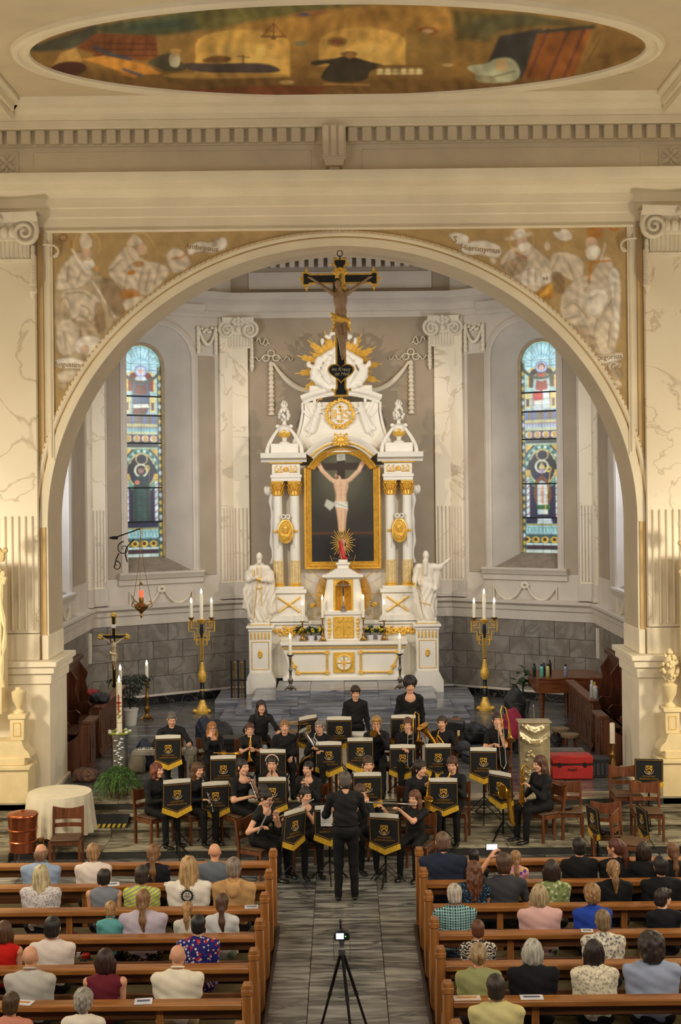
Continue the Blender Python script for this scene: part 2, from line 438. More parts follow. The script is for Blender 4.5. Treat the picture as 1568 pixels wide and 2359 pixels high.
def painted(name, verts, faces, cols, material, parent):
    me=bpy.data.meshes.new(name); me.from_pydata(verts,[],faces)
    at=me.color_attributes.new('Col','FLOAT_COLOR','POINT')
    at.data.foreach_set('color',np.concatenate([np.clip(cols,0,1),np.ones((len(cols),1))],1).astype(np.float32).ravel())
    me.materials.append(material); me.update()
    o=bpy.data.objects.new(name,me); link(o,parent); return o
def grid_faces(nx,ny,keep=None):
    fs=[]
    for j in range(ny-1):
        for i in range(nx-1):
            q=(j*nx+i,j*nx+i+1,(j+1)*nx+i+1,(j+1)*nx+i)
            if keep is None or (keep[q[0]] and keep[q[1]] and keep[q[2]] and keep[q[3]]): fs.append(q)
    return fs
def text_mb(txt, size, depth=.002, font_shear=0):
    cu=bpy.data.curves.new('t','FONT'); cu.body=txt; cu.size=size; cu.extrude=depth; cu.align_x='CENTER'; cu.align_y='CENTER'; cu.shear=font_shear; cu.resolution_u=2
    o=bpy.data.objects.new('t',cu); sc.collection.objects.link(o)
    dg=bpy.context.evaluated_depsgraph_get(); me=o.evaluated_get(dg).to_mesh()
    m=MB(); m.v=[tuple(v.co) for v in me.vertices]; m.f=[tuple(p.vertices) for p in me.polygons]; m.m=[0]*len(m.f)
    bpy.data.objects.remove(o,do_unlink=True); bpy.data.curves.remove(cu)
    T=Matrix.Rotation(PI/2,4,'X')        # stands upright, readable from -y
    m.v=[tuple(T@Vector(p)) for p in m.v]; return m
# ================================================================= THE SETTING
CREAM=mat('cream_plaster',C(236,224,198),.75,var=.05,scale=1.5,bump=.04,bscale=60)
CREAM2=mat('ochre_plaster',C(214,182,126),.75,var=.06,scale=1.5)
STUCCO=mat('white_stucco',C(228,218,196),.7,var=.05,scale=4,bump=.08,bscale=30)
TAUPE=mat('taupe_plaster',C(168,153,132),.8,var=.07,scale=1.2,bump=.04,bscale=50)
VEIN=marble('veined_cream_marble',C(234,222,198),C(200,184,154),.4,.35,.010,2.0,bands=C(228,215,189))
APSEW=mat('pale_grey_plaster',C(206,196,182),.75,var=.06,scale=1.4,bump=.04,bscale=60)
DADO=marble('grey_dado_stone',C(142,136,126),C(112,104,94),.45,1.1,.05,1.2,bands=C(122,114,104))
BLACKM=marble('black_marble',C(34,32,32),C(96,88,82),.25,2.5,.03,1.5,bands=C(20,20,22))
FLOORM=marble('streaked_grey_marble',C(150,150,146),C(54,54,56),.2,1.3,.05,1.4,bands=C(86,85,84),stretch=(.35,2.4,1))
FLOORD=marble('chancel_marble',C(112,110,106),C(58,58,60),.2,1.4,.05,1.0,bands=C(78,78,78),stretch=(.4,2.4,1))
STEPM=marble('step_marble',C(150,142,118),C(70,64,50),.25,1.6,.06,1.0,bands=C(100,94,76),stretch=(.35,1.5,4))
STEPLIT=marble('lit_step_marble',C(176,168,144),C(90,84,70),.18,1.6,.05,1.0,bands=C(128,121,102),stretch=(.35,1.5,4))  # paler step marble, the bright light on the nosings is put into its colour
ASTEP=marble('blue_grey_step_marble',C(150,152,158),C(86,88,96),.22,1.2,.06,.8,bands=C(112,112,112),stretch=(.3,1.5,5))
GOLD=mat('gold_leaf',C(236,188,80),.38,.28,var=.12,scale=14,bump=.1,bscale=60)
GOLDD=mat('gold_paint',C(224,198,140),.5,.15,var=.12,scale=10)
WHITE=mat('white_altar_paint',C(231,225,211),.45,var=.03,scale=3)
BLACKI=mat('black_iron',C(26,25,27),.5,.4,var=.2)
ZA=22.4; ZB=23.5; AX,AY,ASP=5.10,4.82,5.10        # chancel arch: half width, rise, springing height
STEPS=((20.1,.14),(20.85,.28),(21.15,.42),(21.5,.55))
def floor_z(y):
    z=0.0
    for a,b in STEPS:
        if y>=a: z=b
    return z
# ---- floor
fl=rig('floor',label='streaked grey marble floor of the nave and chancel')
m=MB(); m.box(-9,9,1,20.1,-.3,-.012); m.box(-9,9,20.1,33.2,-.3,.1); m.box(-6.3,6.3,21.5,33,.1,.538)
obj('floor_bed',m,mat('mortar',C(52,50,46),.9),fl)
def slab(x0,x1,y0,y1,z0,z1,material,name='floor_slab',par=None,cache={}):
    k=(round(x1-x0,3),round(y1-y0,3),round(z1-z0,3),material.name)
    if k not in cache:
        g=.003; cache[k]=mesh_of(name,MB().box(g,x1-x0-g,g,y1-y0-g,0,z1-z0,.004),0); cache[k].materials.append(material)
    o=bpy.data.objects.new(name,cache[k]); link(o,par or fl); o.location=(x0,y0,z0); return o
ys=[10.2,11.35,12.5,13.65,14.8,15.95,17.1,18.1,19.1,20.1]
for j in range(len(ys)-1):
    wide = ys[j+1]>16.6
    xs=[-.44+.88*i for i in range(-6,8)] if wide else [-1.32,-.44,.44,1.32]
    for i in range(len(xs)-1): slab(xs[i],xs[i+1],ys[j],ys[j+1],-.012,0,FLOORM)
for k,(y,z) in enumerate(STEPS):
    y1=STEPS[k+1][0] if k<3 else 21.9
    for i in range(10):
        x0=-6.3+1.26*i; slab(x0,x0+1.26,y+.02,y1+.05 if k<3 else y1,z-.15,z-.035,STEPM,'step_riser'); slab(x0,x0+1.26,y-.012,y1+.03 if k<3 else y1,z-.035,z,STEPLIT,'step_tread')
for j in range(6):
    for i in range(11):
        slab(-6.05+1.1*i,-4.95+1.1*i,21.9+1.08*j,22.98+1.08*j,.538,.55,FLOORD)
for i in range(11): 
    for j in range(4): slab(-6.05+1.1*i,-4.95+1.1*i,28.38+1.05*j,29.43+1.05*j,.538,.55,FLOORD)
# altar steps
for k,(y,hw) in enumerate(((28.3,2.75),(28.65,2.42),(29.0,2.08),(29.35,1.56))):
    z=.70+.15*k; n=4
    for i in range(n):
        x0=-hw+2*hw*i/n; slab(x0,x0+2*hw/n,y,30.9,z-.15,z,ASTEP,'altar_step')
for s in (-1,1):
    slab(min(s*2.08,s*3.0),max(s*2.08,s*3.0),29.9,31.6,.55,.85,ASTEP,'altar_step')
# ---- chancel arch wall
wf=rig('wall_front',label='cream chancel arch wall with painted spandrels')
def ellp(a,da=0): return ((AX+da)*math.cos(a), ASP+(AY+da)*math.sin(a))
NA=72; m=MB(); TOP=12.45
for Zf in (ZA,ZB):
    rows=[[],[]]
    for i in range(NA+1):
        x,z=ellp(PI-PI*i/NA); rows[0].append((x,Zf,z)); rows[1].append((x,Zf,TOP))
    m.grid(rows)
    for s in (-1,1): m.grid([[(s*9,Zf,0),(s*AX,Zf,0)],[(s*9,Zf,ASP),(s*AX,Zf,ASP)],[(s*9,Zf,TOP),(s*AX,Zf,TOP)]])
obj('arch_wall',m,CREAM,wf,0)
m=MB(); pts=[(-AX,.4)]+[ellp(PI-PI*i/NA) for i in range(NA+1)]+[(AX,.4)]
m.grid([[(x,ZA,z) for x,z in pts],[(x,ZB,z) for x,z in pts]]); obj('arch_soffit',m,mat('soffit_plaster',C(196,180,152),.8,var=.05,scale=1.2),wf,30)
def archivolt(name,prof,material,n=NA,a0=0,a1=PI):
    m=MB(); rows=[]
    for dr,py in prof: rows.append([(lambda e:(e[0],ZA-py,e[1]))(ellp(a1-(a1-a0)*i/n,dr)) for i in range(n+1)])
    m.grid(rows); return obj(name,m,material,wf,40)
archivolt('arch_band',[(0,0),(0,.035),(.135,.035),(.135,.0)],CREAM)
archivolt('arch_groove',[(.135,.004),(.165,.004)],CREAM2)
archivolt('arch_moulding',[(.165,0),(.165,.03),(.19,.055),(.22,.055),(.24,.035),(.262,.03),(.262,0)],CREAM)
m=MB()
for i in range(150):                         # bead row along the arch
    e=ellp(PI*.045+PI*.91*i/149,.25); m.ell((e[0],ZA-.035,e[1]),(.022,.02,.022),6,4)
tag(obj('bead_row',m,CREAM2,wf,180),kind='stuff')
for s in (-1,1):
    m=MB(); xa,xb=sorted((s*5.14,s*5.23)); m.box(xa,xb,ZA-.03,ZA,2.8,10.2)
    obj('ochre_strip',m,CREAM2,wf)
    m=MB(); xa,xb=sorted((s*4.965,s*5.075)); m.prism([(xa,6.25),(xb,6.25),(xb,10.2),(xa,10.2)],ZA-.05,ZA); m.tube([((xa+xb)/2,ZA-.05,6.3),((xa+xb)/2,ZA-.05,10.2)],.03,8)
    obj('frame_moulding',m,CREAM,wf)
m=MB(); m.box(-5.07,5.07,ZA-.05,ZA,10.19,10.28); m.tube([(-5.07,ZA-.06,10.215),(5.07,ZA-.06,10.215)],.03,8); obj('frame_moulding',m,CREAM,wf)
# piers: pedestal, fluted pilaster shaft, necking and ionic capital
def fluted(m,x0,x1,y,z0,z1,n,r=None):
    wv=(x1-x0)/n
    for i in range(n):
        cx=x0+wv*(i+.5); rr=r or wv*.34
        m.tube([(cx,y,z0),(cx,y,z1-rr*.5),(cx,y,z1)],[rr,rr,rr*.5],8,flat=.55)
def spiral(m,cx,cz,y,r,turn,sgn,wd,n=34,proj=.05):
    pts=[];rs=[]
    for i in range(n+1):
        t=i/n; a=PI/2-sgn*turn*2*PI*t; rr=r*(1-t)**1.1+r*.10
        pts.append((cx+rr*math.cos(a),y-proj*(.3+.7*t),cz+rr*math.sin(a))); rs.append(wd*(1-.55*t))
    m.tube(pts,rs,8)
def capital(par,cx,y0,z0,w_,h_,material,depth=.16,pend=True):
    """ionic capital in the wall's own frame: y0 is the face of the shaft, -y towards the room"""
    m=MB(); hw=w_/2
    m.box(cx-hw*.9,cx+hw*.9,y0-depth*.75,y0+.02,z0+h_*.42,z0+h_*.80,.01)
    m.box(cx-hw*.95,cx+hw*.95,y0-depth*.3,y0+.02,z0-.02,z0+h_*.02,.006); m.tube([(cx-hw*.9,y0-depth*.35,z0+h_*.03),(cx+hw*.9,y0-depth*.35,z0+h_*.03)],.018,6)
    cap=obj('capital',m,material,par)
    m=MB(); n=12; top=[];bot=[]
    rows=[[],[],[],[]]
    for i in range(n+1):
        t=-1+2*i/n; yy=y0-depth*(1.0+.45*t*t); x=cx+hw*1.12*t
        rows[0].append((x*1.0,yy+.05,z0+h_*.80)); rows[1].append((x,yy-.01,z0+h_*.92)); rows[2].append((x,yy-.02,z0+h_)); rows[3].append((x,y0+.02,z0+h_))
    m.grid(rows); m.box(cx-hw*1.05,cx+hw*1.05,y0-depth*.8,y0+.02,z0+h_*.78,z0+h_*.96); obj('abacus',m,material,cap)
    m=MB(); fluted(m,cx-hw*.84,cx+hw*.84,y0-depth*.30,z0+h_*.04,z0+h_*.44,max(6,int(w_/.085))); m.box(cx-hw*.86,cx+hw*.86,y0-depth*.32,y0+.02,z0+.02,z0+h_*.46); obj('necking',m,material,cap)
    for s in (-1,1):
        m=MB(); spiral(m,cx+s*hw*.80,z0+h_*.58,y0-depth*.9,h_*.27,2.1,s,h_*.055); m.tube([(cx+s*hw*.8,y0-depth*.2,z0+h_*.58),(cx+s*hw*.8,y0-depth*.9,z0+h_*.58)],h_*.25,16)
        obj('volute',m,material,cap)
        if pend:
            m=MB(); x=cx+s*hw*.93; zz=z0+h_*.33
            for i in range(7):
                r=.035+.022*(i/6)*(w_/.9); hh=h_*.145; m.lathe([(r*.75,0),(r,-hh*.5),(r*1.05,-hh*.92),(r*.7,-hh)],8,(x,y0-.05,zz)); zz-=hh
            m.lathe([(r*.7,0),(r*.6,-.05),(.01,-.1)],8,(x,y0-.05,zz)); obj('husk_pendant',m,material,cap)
    m=MB(); rs=random.Random(3)
    for i in range(9):
        a=2*PI*i/8; r=h_*.11 if i<8 else 0; m.ell((cx+r*math.cos(a)*1.5,y0-depth*1.1,z0+h_*.86+r*math.sin(a)*.9),(h_*.085,h_*.07,h_*.07),8,5)
    obj('flower',m,material,cap)
    m=MB()
    k=max(2,int(w_*.72/.16))
    for i in range(k):
        x=cx-hw*.5+hw*1.0*i/max(1,k-1); m.ell((x,y0-depth*.8,z0+h_*.6),(h_*.10,h_*.08,h_*.13),8,6)
    obj('egg_row',m,material,cap)
    return cap
def ribbon(par,pts,wd,material,name='ribbon'):
    m=MB(); m.tube(pts,wd,6,flat=.6); return obj(name,m,material,par)
for s in (-1,1):
    a,b=sorted((s*5.24,s*6.6)); yp=ZA-.14
    m=MB(); m.box(a,b,yp,ZA+.01,3.28,9.8,.01); obj('pilaster_shaft',m,VEIN,wf)
    m=MB(); fluted(m,a+.04,b-.04,yp,3.34,5.30,11); obj('pilaster_fluting',m,CREAM,wf)
    m=MB(); m.box(a-.02,b,yp-.02,ZA,2.82,3.27,.012); obj('pilaster_block',m,CREAM,wf)
    m=MB(); x0=s*5.04; x1=s*6.75
    for (z0,z1,e) in ((2.72,2.82,.20),(2.60,2.72,.15),(2.42,2.60,.09),(.62,2.42,.05),(.40,.62,.10)):
        xa,xb=sorted((s*(AX-e),x1)); m.box(xa,xb,ZA-.16-e,ZB+.02+e*.8,z0,z1,.012)
    obj('pier_pedestal',m,CREAM,wf)
    m=MB(); xa,xb=sorted((s*(AX-.015),s*5.2)); m.box(xa,xb,ZA-.1,ZB+.01,2.82,3.24,.01); obj('pier_block',m,CREAM,wf)
    capital(wf,s*5.93,ZA-.14,9.68,1.42,.80,STUCCO,.22)
    # ribbon end that curls out of the capital over the spandrel
    x=s*5.1; pts=[]
    for i in range(22):
        t=i/21; a=-.3+t*4.6; pts.append((x-s*(.02+.24*min(1,t*1.6)+.09*math.sin(a*1.4)),ZA-.08,9.87+.12*math.cos(a)*(1-.2*t)))
    ribbon(wf,pts,.035,STUCCO)
# ---- nave entablature, dentils, frieze panels
m=MB(); prof=[(ZA,10.28),(ZA-.09,10.28),(ZA-.09,10.42),(ZA-.12,10.44),(ZA-.12,10.58),(ZA-.16,10.60),(ZA-.16,10.76),(ZA-.22,10.79),(ZA-.30,10.82),(ZA-.34,10.86),(ZA-.60,10.90),(ZA-.64,10.96),(ZA-.66,11.08),(ZA-.1,11.14),(ZA,11.14)]
m.prism(prof,-9,9,0); obj('entablature',m,CREAM,wf,25)
m=MB(); m.box(-9,9,ZA-.06,ZA,11.1,12.4); m.box(-9,9,ZA-.11,ZA,11.66,12.0); obj('frieze',m,CREAM,wf)
for xa,xb in ((-5.27,-.47),(.40,5.2)):
    m=MB(); m.box(xa,xb,ZA-.075,ZA-.05,11.16,11.58,.012); obj('frieze_panel',m,CREAM,wf)
dm=mesh_of('dentil',MB().box(-.08,.08,0,.2,0,.24,.01),0); dm.materials.append(CREAM)
for i in range(61):
    x=-7.32+.244*i
    if abs(x+.07)<.24: continue
    o=bpy.data.objects.new('dentil',dm); link(o,wf); o.location=(x,ZA-.21,11.68)
m=MB(); m.box(-9,9,ZA-.30,ZA,11.92,12.06,.01); m.prism([(ZA-.1,12.06),(ZA-.34,12.06),(ZA-.36,12.14),(ZA-.46,12.22),(ZA-.62,12.24),(ZA-.70,12.36),(ZA-.1,12.36)],-9,9,0); obj('crown_moulding',m,CREAM,wf,25)
m=MB(); m.box(-.28,.12,ZA-.34,ZA,11.34,11.95,.012)
for i in range(3): m.box(-.26+.13*i,-.17+.13*i,ZA-.37,ZA-.3,11.38,11.92,.008)
m.prism([(-.22,11.24),(.06,11.24),(.1,11.34),(-.26,11.34)],ZA-.32,ZA); m.box(-.17,.01,ZA-.2,ZA,11.18,11.25,.008); obj('console_bracket',m,CREAM,wf)
for s in (-1,1):
    m=MB(); c=(s*5.72,11.39); m.box(c[0]-.2,c[0]+.2,ZA-.09,ZA-.05,c[1]-.2,c[1]+.2,.01)
    for k in range(4):
        a=PI/4+k*PI/2; m.ell((c[0]+.1*math.cos(a),ZA-.10,c[1]+.1*math.sin(a)),(.1,.03,.045),8,6,Rm=rotm(0,-a,0)); a+=PI/4; m.ell((c[0]+.12*math.cos(a),ZA-.095,c[1]+.12*math.sin(a)),(.06,.02,.03),8,5,Rm=rotm(0,-a,0))
    m.ell((c[0],ZA-.12,c[1]),(.04,.03,.04),8,6); obj('rosette_panel',m,STUCCO,wf)
# ---- nave side walls and ceiling
for s,nm in ((-1,'wall_left'),(1,'wall_right')):
    m=MB(); m.box(s*9 if s>0 else -9.2,9.2 if s>0 else -9,1,ZA,0,12.4); struct(nm,m,CREAM,label='cream side wall of the nave')
ce=rig('ceiling',label='flat cream nave ceiling with oval painting')
CEIL=mat('ceiling_plaster',C(214,198,168),.8,var=.06,scale=1.0,bump=.03)
CZ=12.35; OY,OA,OB=19.69,4.65,2.07
m=MB(); m.box(-9,9,2,ZA,CZ,CZ+.2); obj('ceiling_plane',m,CEIL,ce)
m=MB(); rows=[]
for dr,dz in ((0,.0),(.02,-.05),(.08,-.07),(.12,-.03),(.16,-.03),(.2,-.08),(.27,-.06),(.30,0)):
    rows.append([((OA+dr)*math.cos(2*PI*i/96),OY+(OB+dr)*math.sin(2*PI*i/96),CZ+dz) for i in range(96)])
m.grid(rows,close=True); obj('oval_moulding',m,CREAM,ce,40)
for s in (-1,1):
    m=MB(); a,b=sorted((s*5.52,s*5.95)); m.box(a,b,2,ZA-.4,CZ-.30,CZ,.01); obj('ceiling_beam',m,CREAM,ce)
    m=MB(); a,b=sorted((s*5.36,s*5.52)); m.prism([(a,CZ),(b,CZ),(s*5.52,CZ-.22),(s*5.46,CZ-.2),(s*5.45,CZ-.1),(s*5.36,CZ-.06)],2,ZA-.6,1); obj('beam_moulding',m,CREAM,ce,20)
    m=MB(); m.prism([(s*4.75,20.75),(s*4.3,21.55),(s*2.6,21.55)],CZ-.012,CZ,2); obj('corner_panel',m,CEIL,ce)
# apse: polygon of five walls, each built in its own frame (x along the wall, +y out of the room)
APC=((-5.95,ZB),(-5.95,30.5),(-2.75,32.5),(2.75,32.5),(5.95,30.5),(5.95,ZB))
blockm={}
def apse_wall(name,A,B,label,win=None):
    d=Vector((B[0]-A[0],B[1]-A[1])); L=d.length; rz=math.atan2(d.y,d.x)
    rg=rig(name,(A[0],A[1],0),label); rg.rotation_euler=(0,0,rz)
    m=MB(); z0,z1=.5,12.1
    if not win: m.box(0,L,0,.15,z0,z1)
    else:
        cx,hw,zs,zt,ci,hi,zsi,zti,dep=win
        spr=zt-hw
        m.grid([[(0,0,z0),(0,0,z1)],[(cx-hw,0,z0),(cx-hw,0,z1)]]); m.grid([[(cx+hw,0,z0),(cx+hw,0,z1)],[(L,0,z0),(L,0,z1)]])
        m.grid([[(cx-hw,0,z0),(cx-hw,0,zs)],[(cx+hw,0,z0),(cx+hw,0,zs)]])
        n=24; ar=[(cx-hw*math.cos(PI*i/n),spr+hw*math.sin(PI*i/n)) for i in range(n+1)]
        m.grid([[(x,0,z) for x,z in ar],[(x,0,z1) for x,z in ar]])
        obj('wall_face',m,APSEW,rg,0); m=MB()
        spi=zti-hi; ai=[(ci-hi*math.cos(PI*i/n),spi+hi*math.sin(PI*i/n)) for i in range(n+1)]
        lo=[(cx-hw,zs)]+ar+[(cx+hw,zs)]; li=[(ci-hi,zsi)]+ai+[(ci+hi,zsi)]
        m.grid([[(x,0,z) for x,z in lo],[(x,dep,z) for x,z in li]]); obj('window_reveal',m,APSEW,rg,30)
        m=MB(); m.grid([[(cx-hw,0,zs),(cx+hw,0,zs)],[(ci-hi,dep,zsi),(ci+hi,dep,zsi)]]); obj('sloping_sill',m,mat('sill_plaster',C(150,136,120),.8),rg,0)
        # moulded band round the opening, sill shelf
        m=MB(); rows=[]
        for dr,py in ((0,0),(0,.03),(.05,.045),(.10,.03),(.12,.05),(.16,.03),(.16,0)):
            a2=[(cx-(hw+dr)*math.cos(PI*i/n),spr+(hw+dr)*math.sin(PI*i/n)) for i in range(n+1)]
            rows.append([(x,-py,z) for x,z in [(cx-hw-dr,zs-.02)]+a2+[(cx+hw+dr,zs-.02)]])
        m.grid(rows); obj('opening_trim',m,APSEW,rg,30)
        m=MB(); m.prism([(0,zs-.30),(-.05,zs-.28),(-.05,zs-.16),(-.09,zs-.14),(-.12,zs-.06),(-.14,zs-.03),(-.14,zs+.02),(0,zs+.02)],cx-hw-.25,cx+hw+.25,0); obj('sill_moulding',m,APSEW,rg,25)
        m=MB(); m.prism([(0,10.0),(-.05,10.0),(-.07,10.08),(-.16,10.16),(-.18,10.3),(0,10.3)],cx-hw-.32,cx+hw+.32,0); obj('bay_cornice',m,APSEW,rg,25)
        m=MB()
        for i in range(12):                     # swag under the sill
            pass
        for sg in (-1,1):
            pts=[(cx+sg*(.08+.72*i/10),-.03,3.28-.30*math.sin(PI*i/10)**.8) for i in range(11)]
            m.tube(pts,[.03+.035*math.sin(PI*i/10) for i in range(11)],7,flat=.6)
            m.tube([(cx+sg*.82,-.03,3.30),(cx+sg*.82,-.03,2.98)],[.03,.045],7,flat=.6)
        for i in range(8):
            a=2*PI*i/8; m.ell((cx+.08*math.cos(a),-.03,3.33+.06*math.sin(a)),(.05,.03,.04),6,4)
        obj('swag_relief',m,STUCCO,rg)
    if not win: obj('wall_face',m,TAUPE if name=='wall_back' else APSEW,rg,0)
    # mouldings: belt course above the dado, entablature, cornice, dentils
    m=MB(); m.prism([(0,2.50),(-.06,2.50),(-.06,2.72),(-.09,2.74),(-.10,2.84),(-.16,2.90),(-.16,2.96),(0,3.0)],0,L,0); obj('belt_course',m,APSEW,rg,25)
    m=MB(); m.prism([(0,10.02),(-.06,10.02),(-.06,10.16),(-.10,10.18),(-.10,10.34),(-.14,10.38),(-.28,10.46),(-.32,10.52),(-.34,10.62),(0,10.68)],0,L,0); obj('entablature',m,APSEW,rg,25)
    m=MB(); m.box(.45,L-.45,-.03,0,10.74,11.18,.01); obj('frieze_panel',m,APSEW,rg)
    m=MB(); m.box(0,L,-.26,0,11.52,12.1); obj('crown_moulding',m,APSEW,rg)
    n=int(L/.235)
    for i in range(n):
        o=bpy.data.objects.new('dentil',adm); link(o,rg); o.location=((i+.5)*L/n,-.2,11.27)
    # dado of grey stone blocks with recessed joints, black base
    m=MB(); m.box(0,L,-.02,0,.5,2.5); obj('dado_bed',m,mat('dado_joint',C(96,90,82),.9),rg)
    zz=.80
    for r in range(4):
        hh=.425; bl=.78; x=-(bl/2 if r%2 else 0)
        while x<L-.01:
            a,b=max(0,x),min(L,x+bl); x+=bl
            if b-a<.05: continue
            k=round(b-a,2)
            if k not in blockm:
                blockm[k]=mesh_of('stone_block',MB().box(.004,k-.004,-.018,0,.004,hh-.004,.005),0); blockm[k].materials.append(DADO)
            o=bpy.data.objects.new('stone_block',blockm[k]); link(o,rg); o.location=(a,-.02,zz)
        zz+=hh
    m=MB(); m.box(0,L,-.05,0,.55,.74,.008); obj('black_plinth',m,BLACKM,rg)
    m=MB(); m.box(0,L,-.045,0,.74,.80,.008); obj('plinth_cap',m,APSEW,rg)
    return rg,L
adm=mesh_of('dentil',MB().box(-.07,.07,0,.2,0,.25,.008),0); adm.materials.append(APSEW)
WDIAG=dict()
wl,_=apse_wall('wall_apse_left',APC[0],APC[1],'pale grey side wall of the apse with tall window',(3.6,.9,3.5,9.6,3.6,.62,3.85,9.3,.6))
wr,_=apse_wall('wall_apse_right',APC[4],APC[5],'pale grey side wall of the apse with tall window',(3.4,.9,3.5,9.6,3.4,.62,3.85,9.3,.6))
# diagonal walls: on the left one x runs from the outer corner to the altar side
wdl,LD=apse_wall('wall_back_left',APC[1],APC[2],'pale grey diagonal apse wall left of the altar',(1.80,.86,3.74,9.75,1.60,.56,4.09,9.34,.65))
wdr,_=apse_wall('wall_back_right',APC[3],APC[4],'pale grey diagonal apse wall right of the altar',(LD-1.80,.86,3.74,9.75,LD-1.60,.56,4.09,9.34,.65))
wb,LB=apse_wall('wall_back',APC[2],APC[3],'taupe back wall of the apse behind the high altar')
def pil(rg,x0,x1,cap=True,fl_n=4,capx=None):
    y=-.08
    m=MB(); m.box(x0,x1,y,0,3.0,10.02,.006); obj('pilaster_shaft',m,VEIN,rg)
    m=MB(); fluted(m,x0+.02,x1-.02,y,3.46,5.27,fl_n); obj('pilaster_fluting',m,APSEW,rg)
    m=MB(); m.box(x0-.03,x1+.03,y-.03,0,3.0,3.42,.008); m.box(x0-.05,x1+.05,y-.05,0,3.0,3.1,.008); obj('pilaster_base',m,APSEW,rg)
for rg,x0,x1 in ((wb,0,.42),(wb,LB-.42,LB),(wdl,LD-.36,LD),(wdl,0,.36),(wdr,0,.36),(wdr,LD-.36,LD),(wl,6.64,7.0),(wr,0,.36)): pil(rg,x0,x1)
capital(wb,.20,-.08,9.28,.70,.74,STUCCO,.16); capital(wb,LB-.20,-.08,9.28,.70,.74,STUCCO,.16)
for rg,xa,xb in ((wdl,2.86,3.30),(wdl,.44,.78),(wdr,LD-3.30,LD-2.86),(wdr,LD-.78,LD-.44),(wl,5.0,6.4),(wr,.5,1.6)):
    m=MB(); m.box(xa,xb,-.012,0,3.62,9.05,.004); o=obj('taupe_panel',m,TAUPE,rg)
    m=MB(); zz=9.75                                   # garland hung above the panel, with end pendants
    pts=[(xa+(xb-xa)*i/12,-.06,9.75-.42*math.sin(PI*i/12)**.7) for i in range(13)]
    m.tube(pts,[.03+.045*math.sin(PI*i/12) for i in range(13)],8,flat=.7)
    for e in (xa-.02,xb+.02):
        for i in range(6): m.lathe([(.035,0),(.055,-.08),(.04,-.12)],7,(e,-.05,9.78-.115*i))
    for i in range(7): m.ell((xa+.08+(xb-xa-.16)*i/6,-.05,9.72-.05*math.sin(i*1.7)-.06*math.sin(PI*i/6)),(.05,.035,.04),6,4)
    obj('garland_relief',m,STUCCO,rg)
# bows, husk chains and a swag on the back wall either side of the glory
for s in (-1,1):
    cx=LB/2+s*1.75; cz=9.02
    m=MB()
    for a0 in (-1,0,1):
        pts=[(cx+a0*.13+.085*math.cos(2*PI*i/14),-.06,cz+(.12 if a0==0 else 0)+.075*math.sin(2*PI*i/14)) for i in range(14)]
        m.tube(pts,.026,6,closed=True,flat=.7)
    for g in (-1,1):
        m.tube([(cx+g*(.15+.40*i/10),-.05,cz-.02+.055*math.sin(i*1.25)) for i in range(11)],.028,6,flat=.6)
    obj('bow_relief',m,STUCCO,wb)
    m=MB(); zz=cz-.1; i=0
    while zz>7.62: m.lathe([(.04,0),(.065+.02*i/13,-.06),(.065+.025*i/13,-.10),(.045,-.115)],8,(cx,-.06,zz)); zz-=.112; i+=1
    obj('husk_chain',m,STUCCO,wb)
    m=MB(); pts=[(cx-s*(.05+1.0*t),-.06,cz-.12-.72*(1-(1-t)**2.2)) for t in [i/14 for i in range(15)]]
    m.tube(pts,[.03+.04*min(1,i/5) for i in range(15)],8); obj('swag_relief',m,STUCCO,wb)
    m=MB(); c0=LB/2+s*(LB/2-.62); pts=[(c0-s*(.02+.34*i/12),-.06,9.44+.085*math.sin(i*.95)) for i in range(13)]; m.tube(pts,.03,6,flat=.6); m.tube([(c0-s*(.2+.14*i/6),-.06,9.36-.03*math.sin(i)) for i in range(7)],.028,6,flat=.6); obj('ribbon_relief',m,STUCCO,wb)
for rg,x in ((wl,6.5),(wr,.5)): m=MB(); m.box(x-.04,x+.04,-.1,0,1.72,2.42,.008); obj('cable_duct',m,WHITE,rg)
m=MB(); m.box(-6.2,6.2,ZB,32.8,12.1,12.25); struct('ceiling_apse',m,CEIL,label='plain apse ceiling behind the chancel arch')
# ================================================================= PAINTINGS AND GLASS
def alb(r,g,b,k): return tuple(min(1,x/q) for x,q in zip((lin(r),lin(g),lin(b)),k))
# ---- ceiling painting (measured in photo pixels, laid out on the real oval)
KC=(.50,.44,.36)
def c_(r,g,b): return alb(r,g,b,KC)
p=Pic(40,1490,-10,235,2.6,c_(112,80,36))
p.poly([(40,110),(430,-10),(1500,-10),(1500,110),(1200,140),(300,140)],c_(118,86,40),30)
p.poly([(520,40),(840,0),(1060,20),(1040,90),(540,110)],c_(138,98,42),30)
p.poly([(200,60),(440,22),(640,0),(560,40),(440,72),(330,85),(240,75)],c_(62,62,38),10).poly([(440,22),(700,-5),(900,0),(600,45),(470,72)],c_(86,76,36),14)
p.poly([(55,110),(220,55),(230,85),(160,112),(90,118)],c_(58,54,38),8).poly([(280,70),(420,60),(430,40),(300,55)],c_(46,54,40),8)
for (x0,x1,y0,y1) in ((450,668,66,178),(735,935,62,150)):
    p.poly([(x0,y1),(x0,y0+38)]+[(x0+(x1-x0)*(.5-.5*math.cos(PI*i/10)),y0+34-34*math.sin(PI*i/10)) for i in range(11)]+[(x1,y1)],c_(164,124,58),5)
    p.poly([(x0+25,y1),(x0+30,y0+60)]+[(x0+30+(x1-x0-60)*(.5-.5*math.cos(PI*i/8)),y0+58-26*math.sin(PI*i/8)) for i in range(9)]+[(x1-25,y1)],c_(176,138,70),10,.8)
p.poly([(735,150),(735,90),(780,66),(860,60),(840,95),(790,110),(770,150)],c_(150,112,52),8,.7)
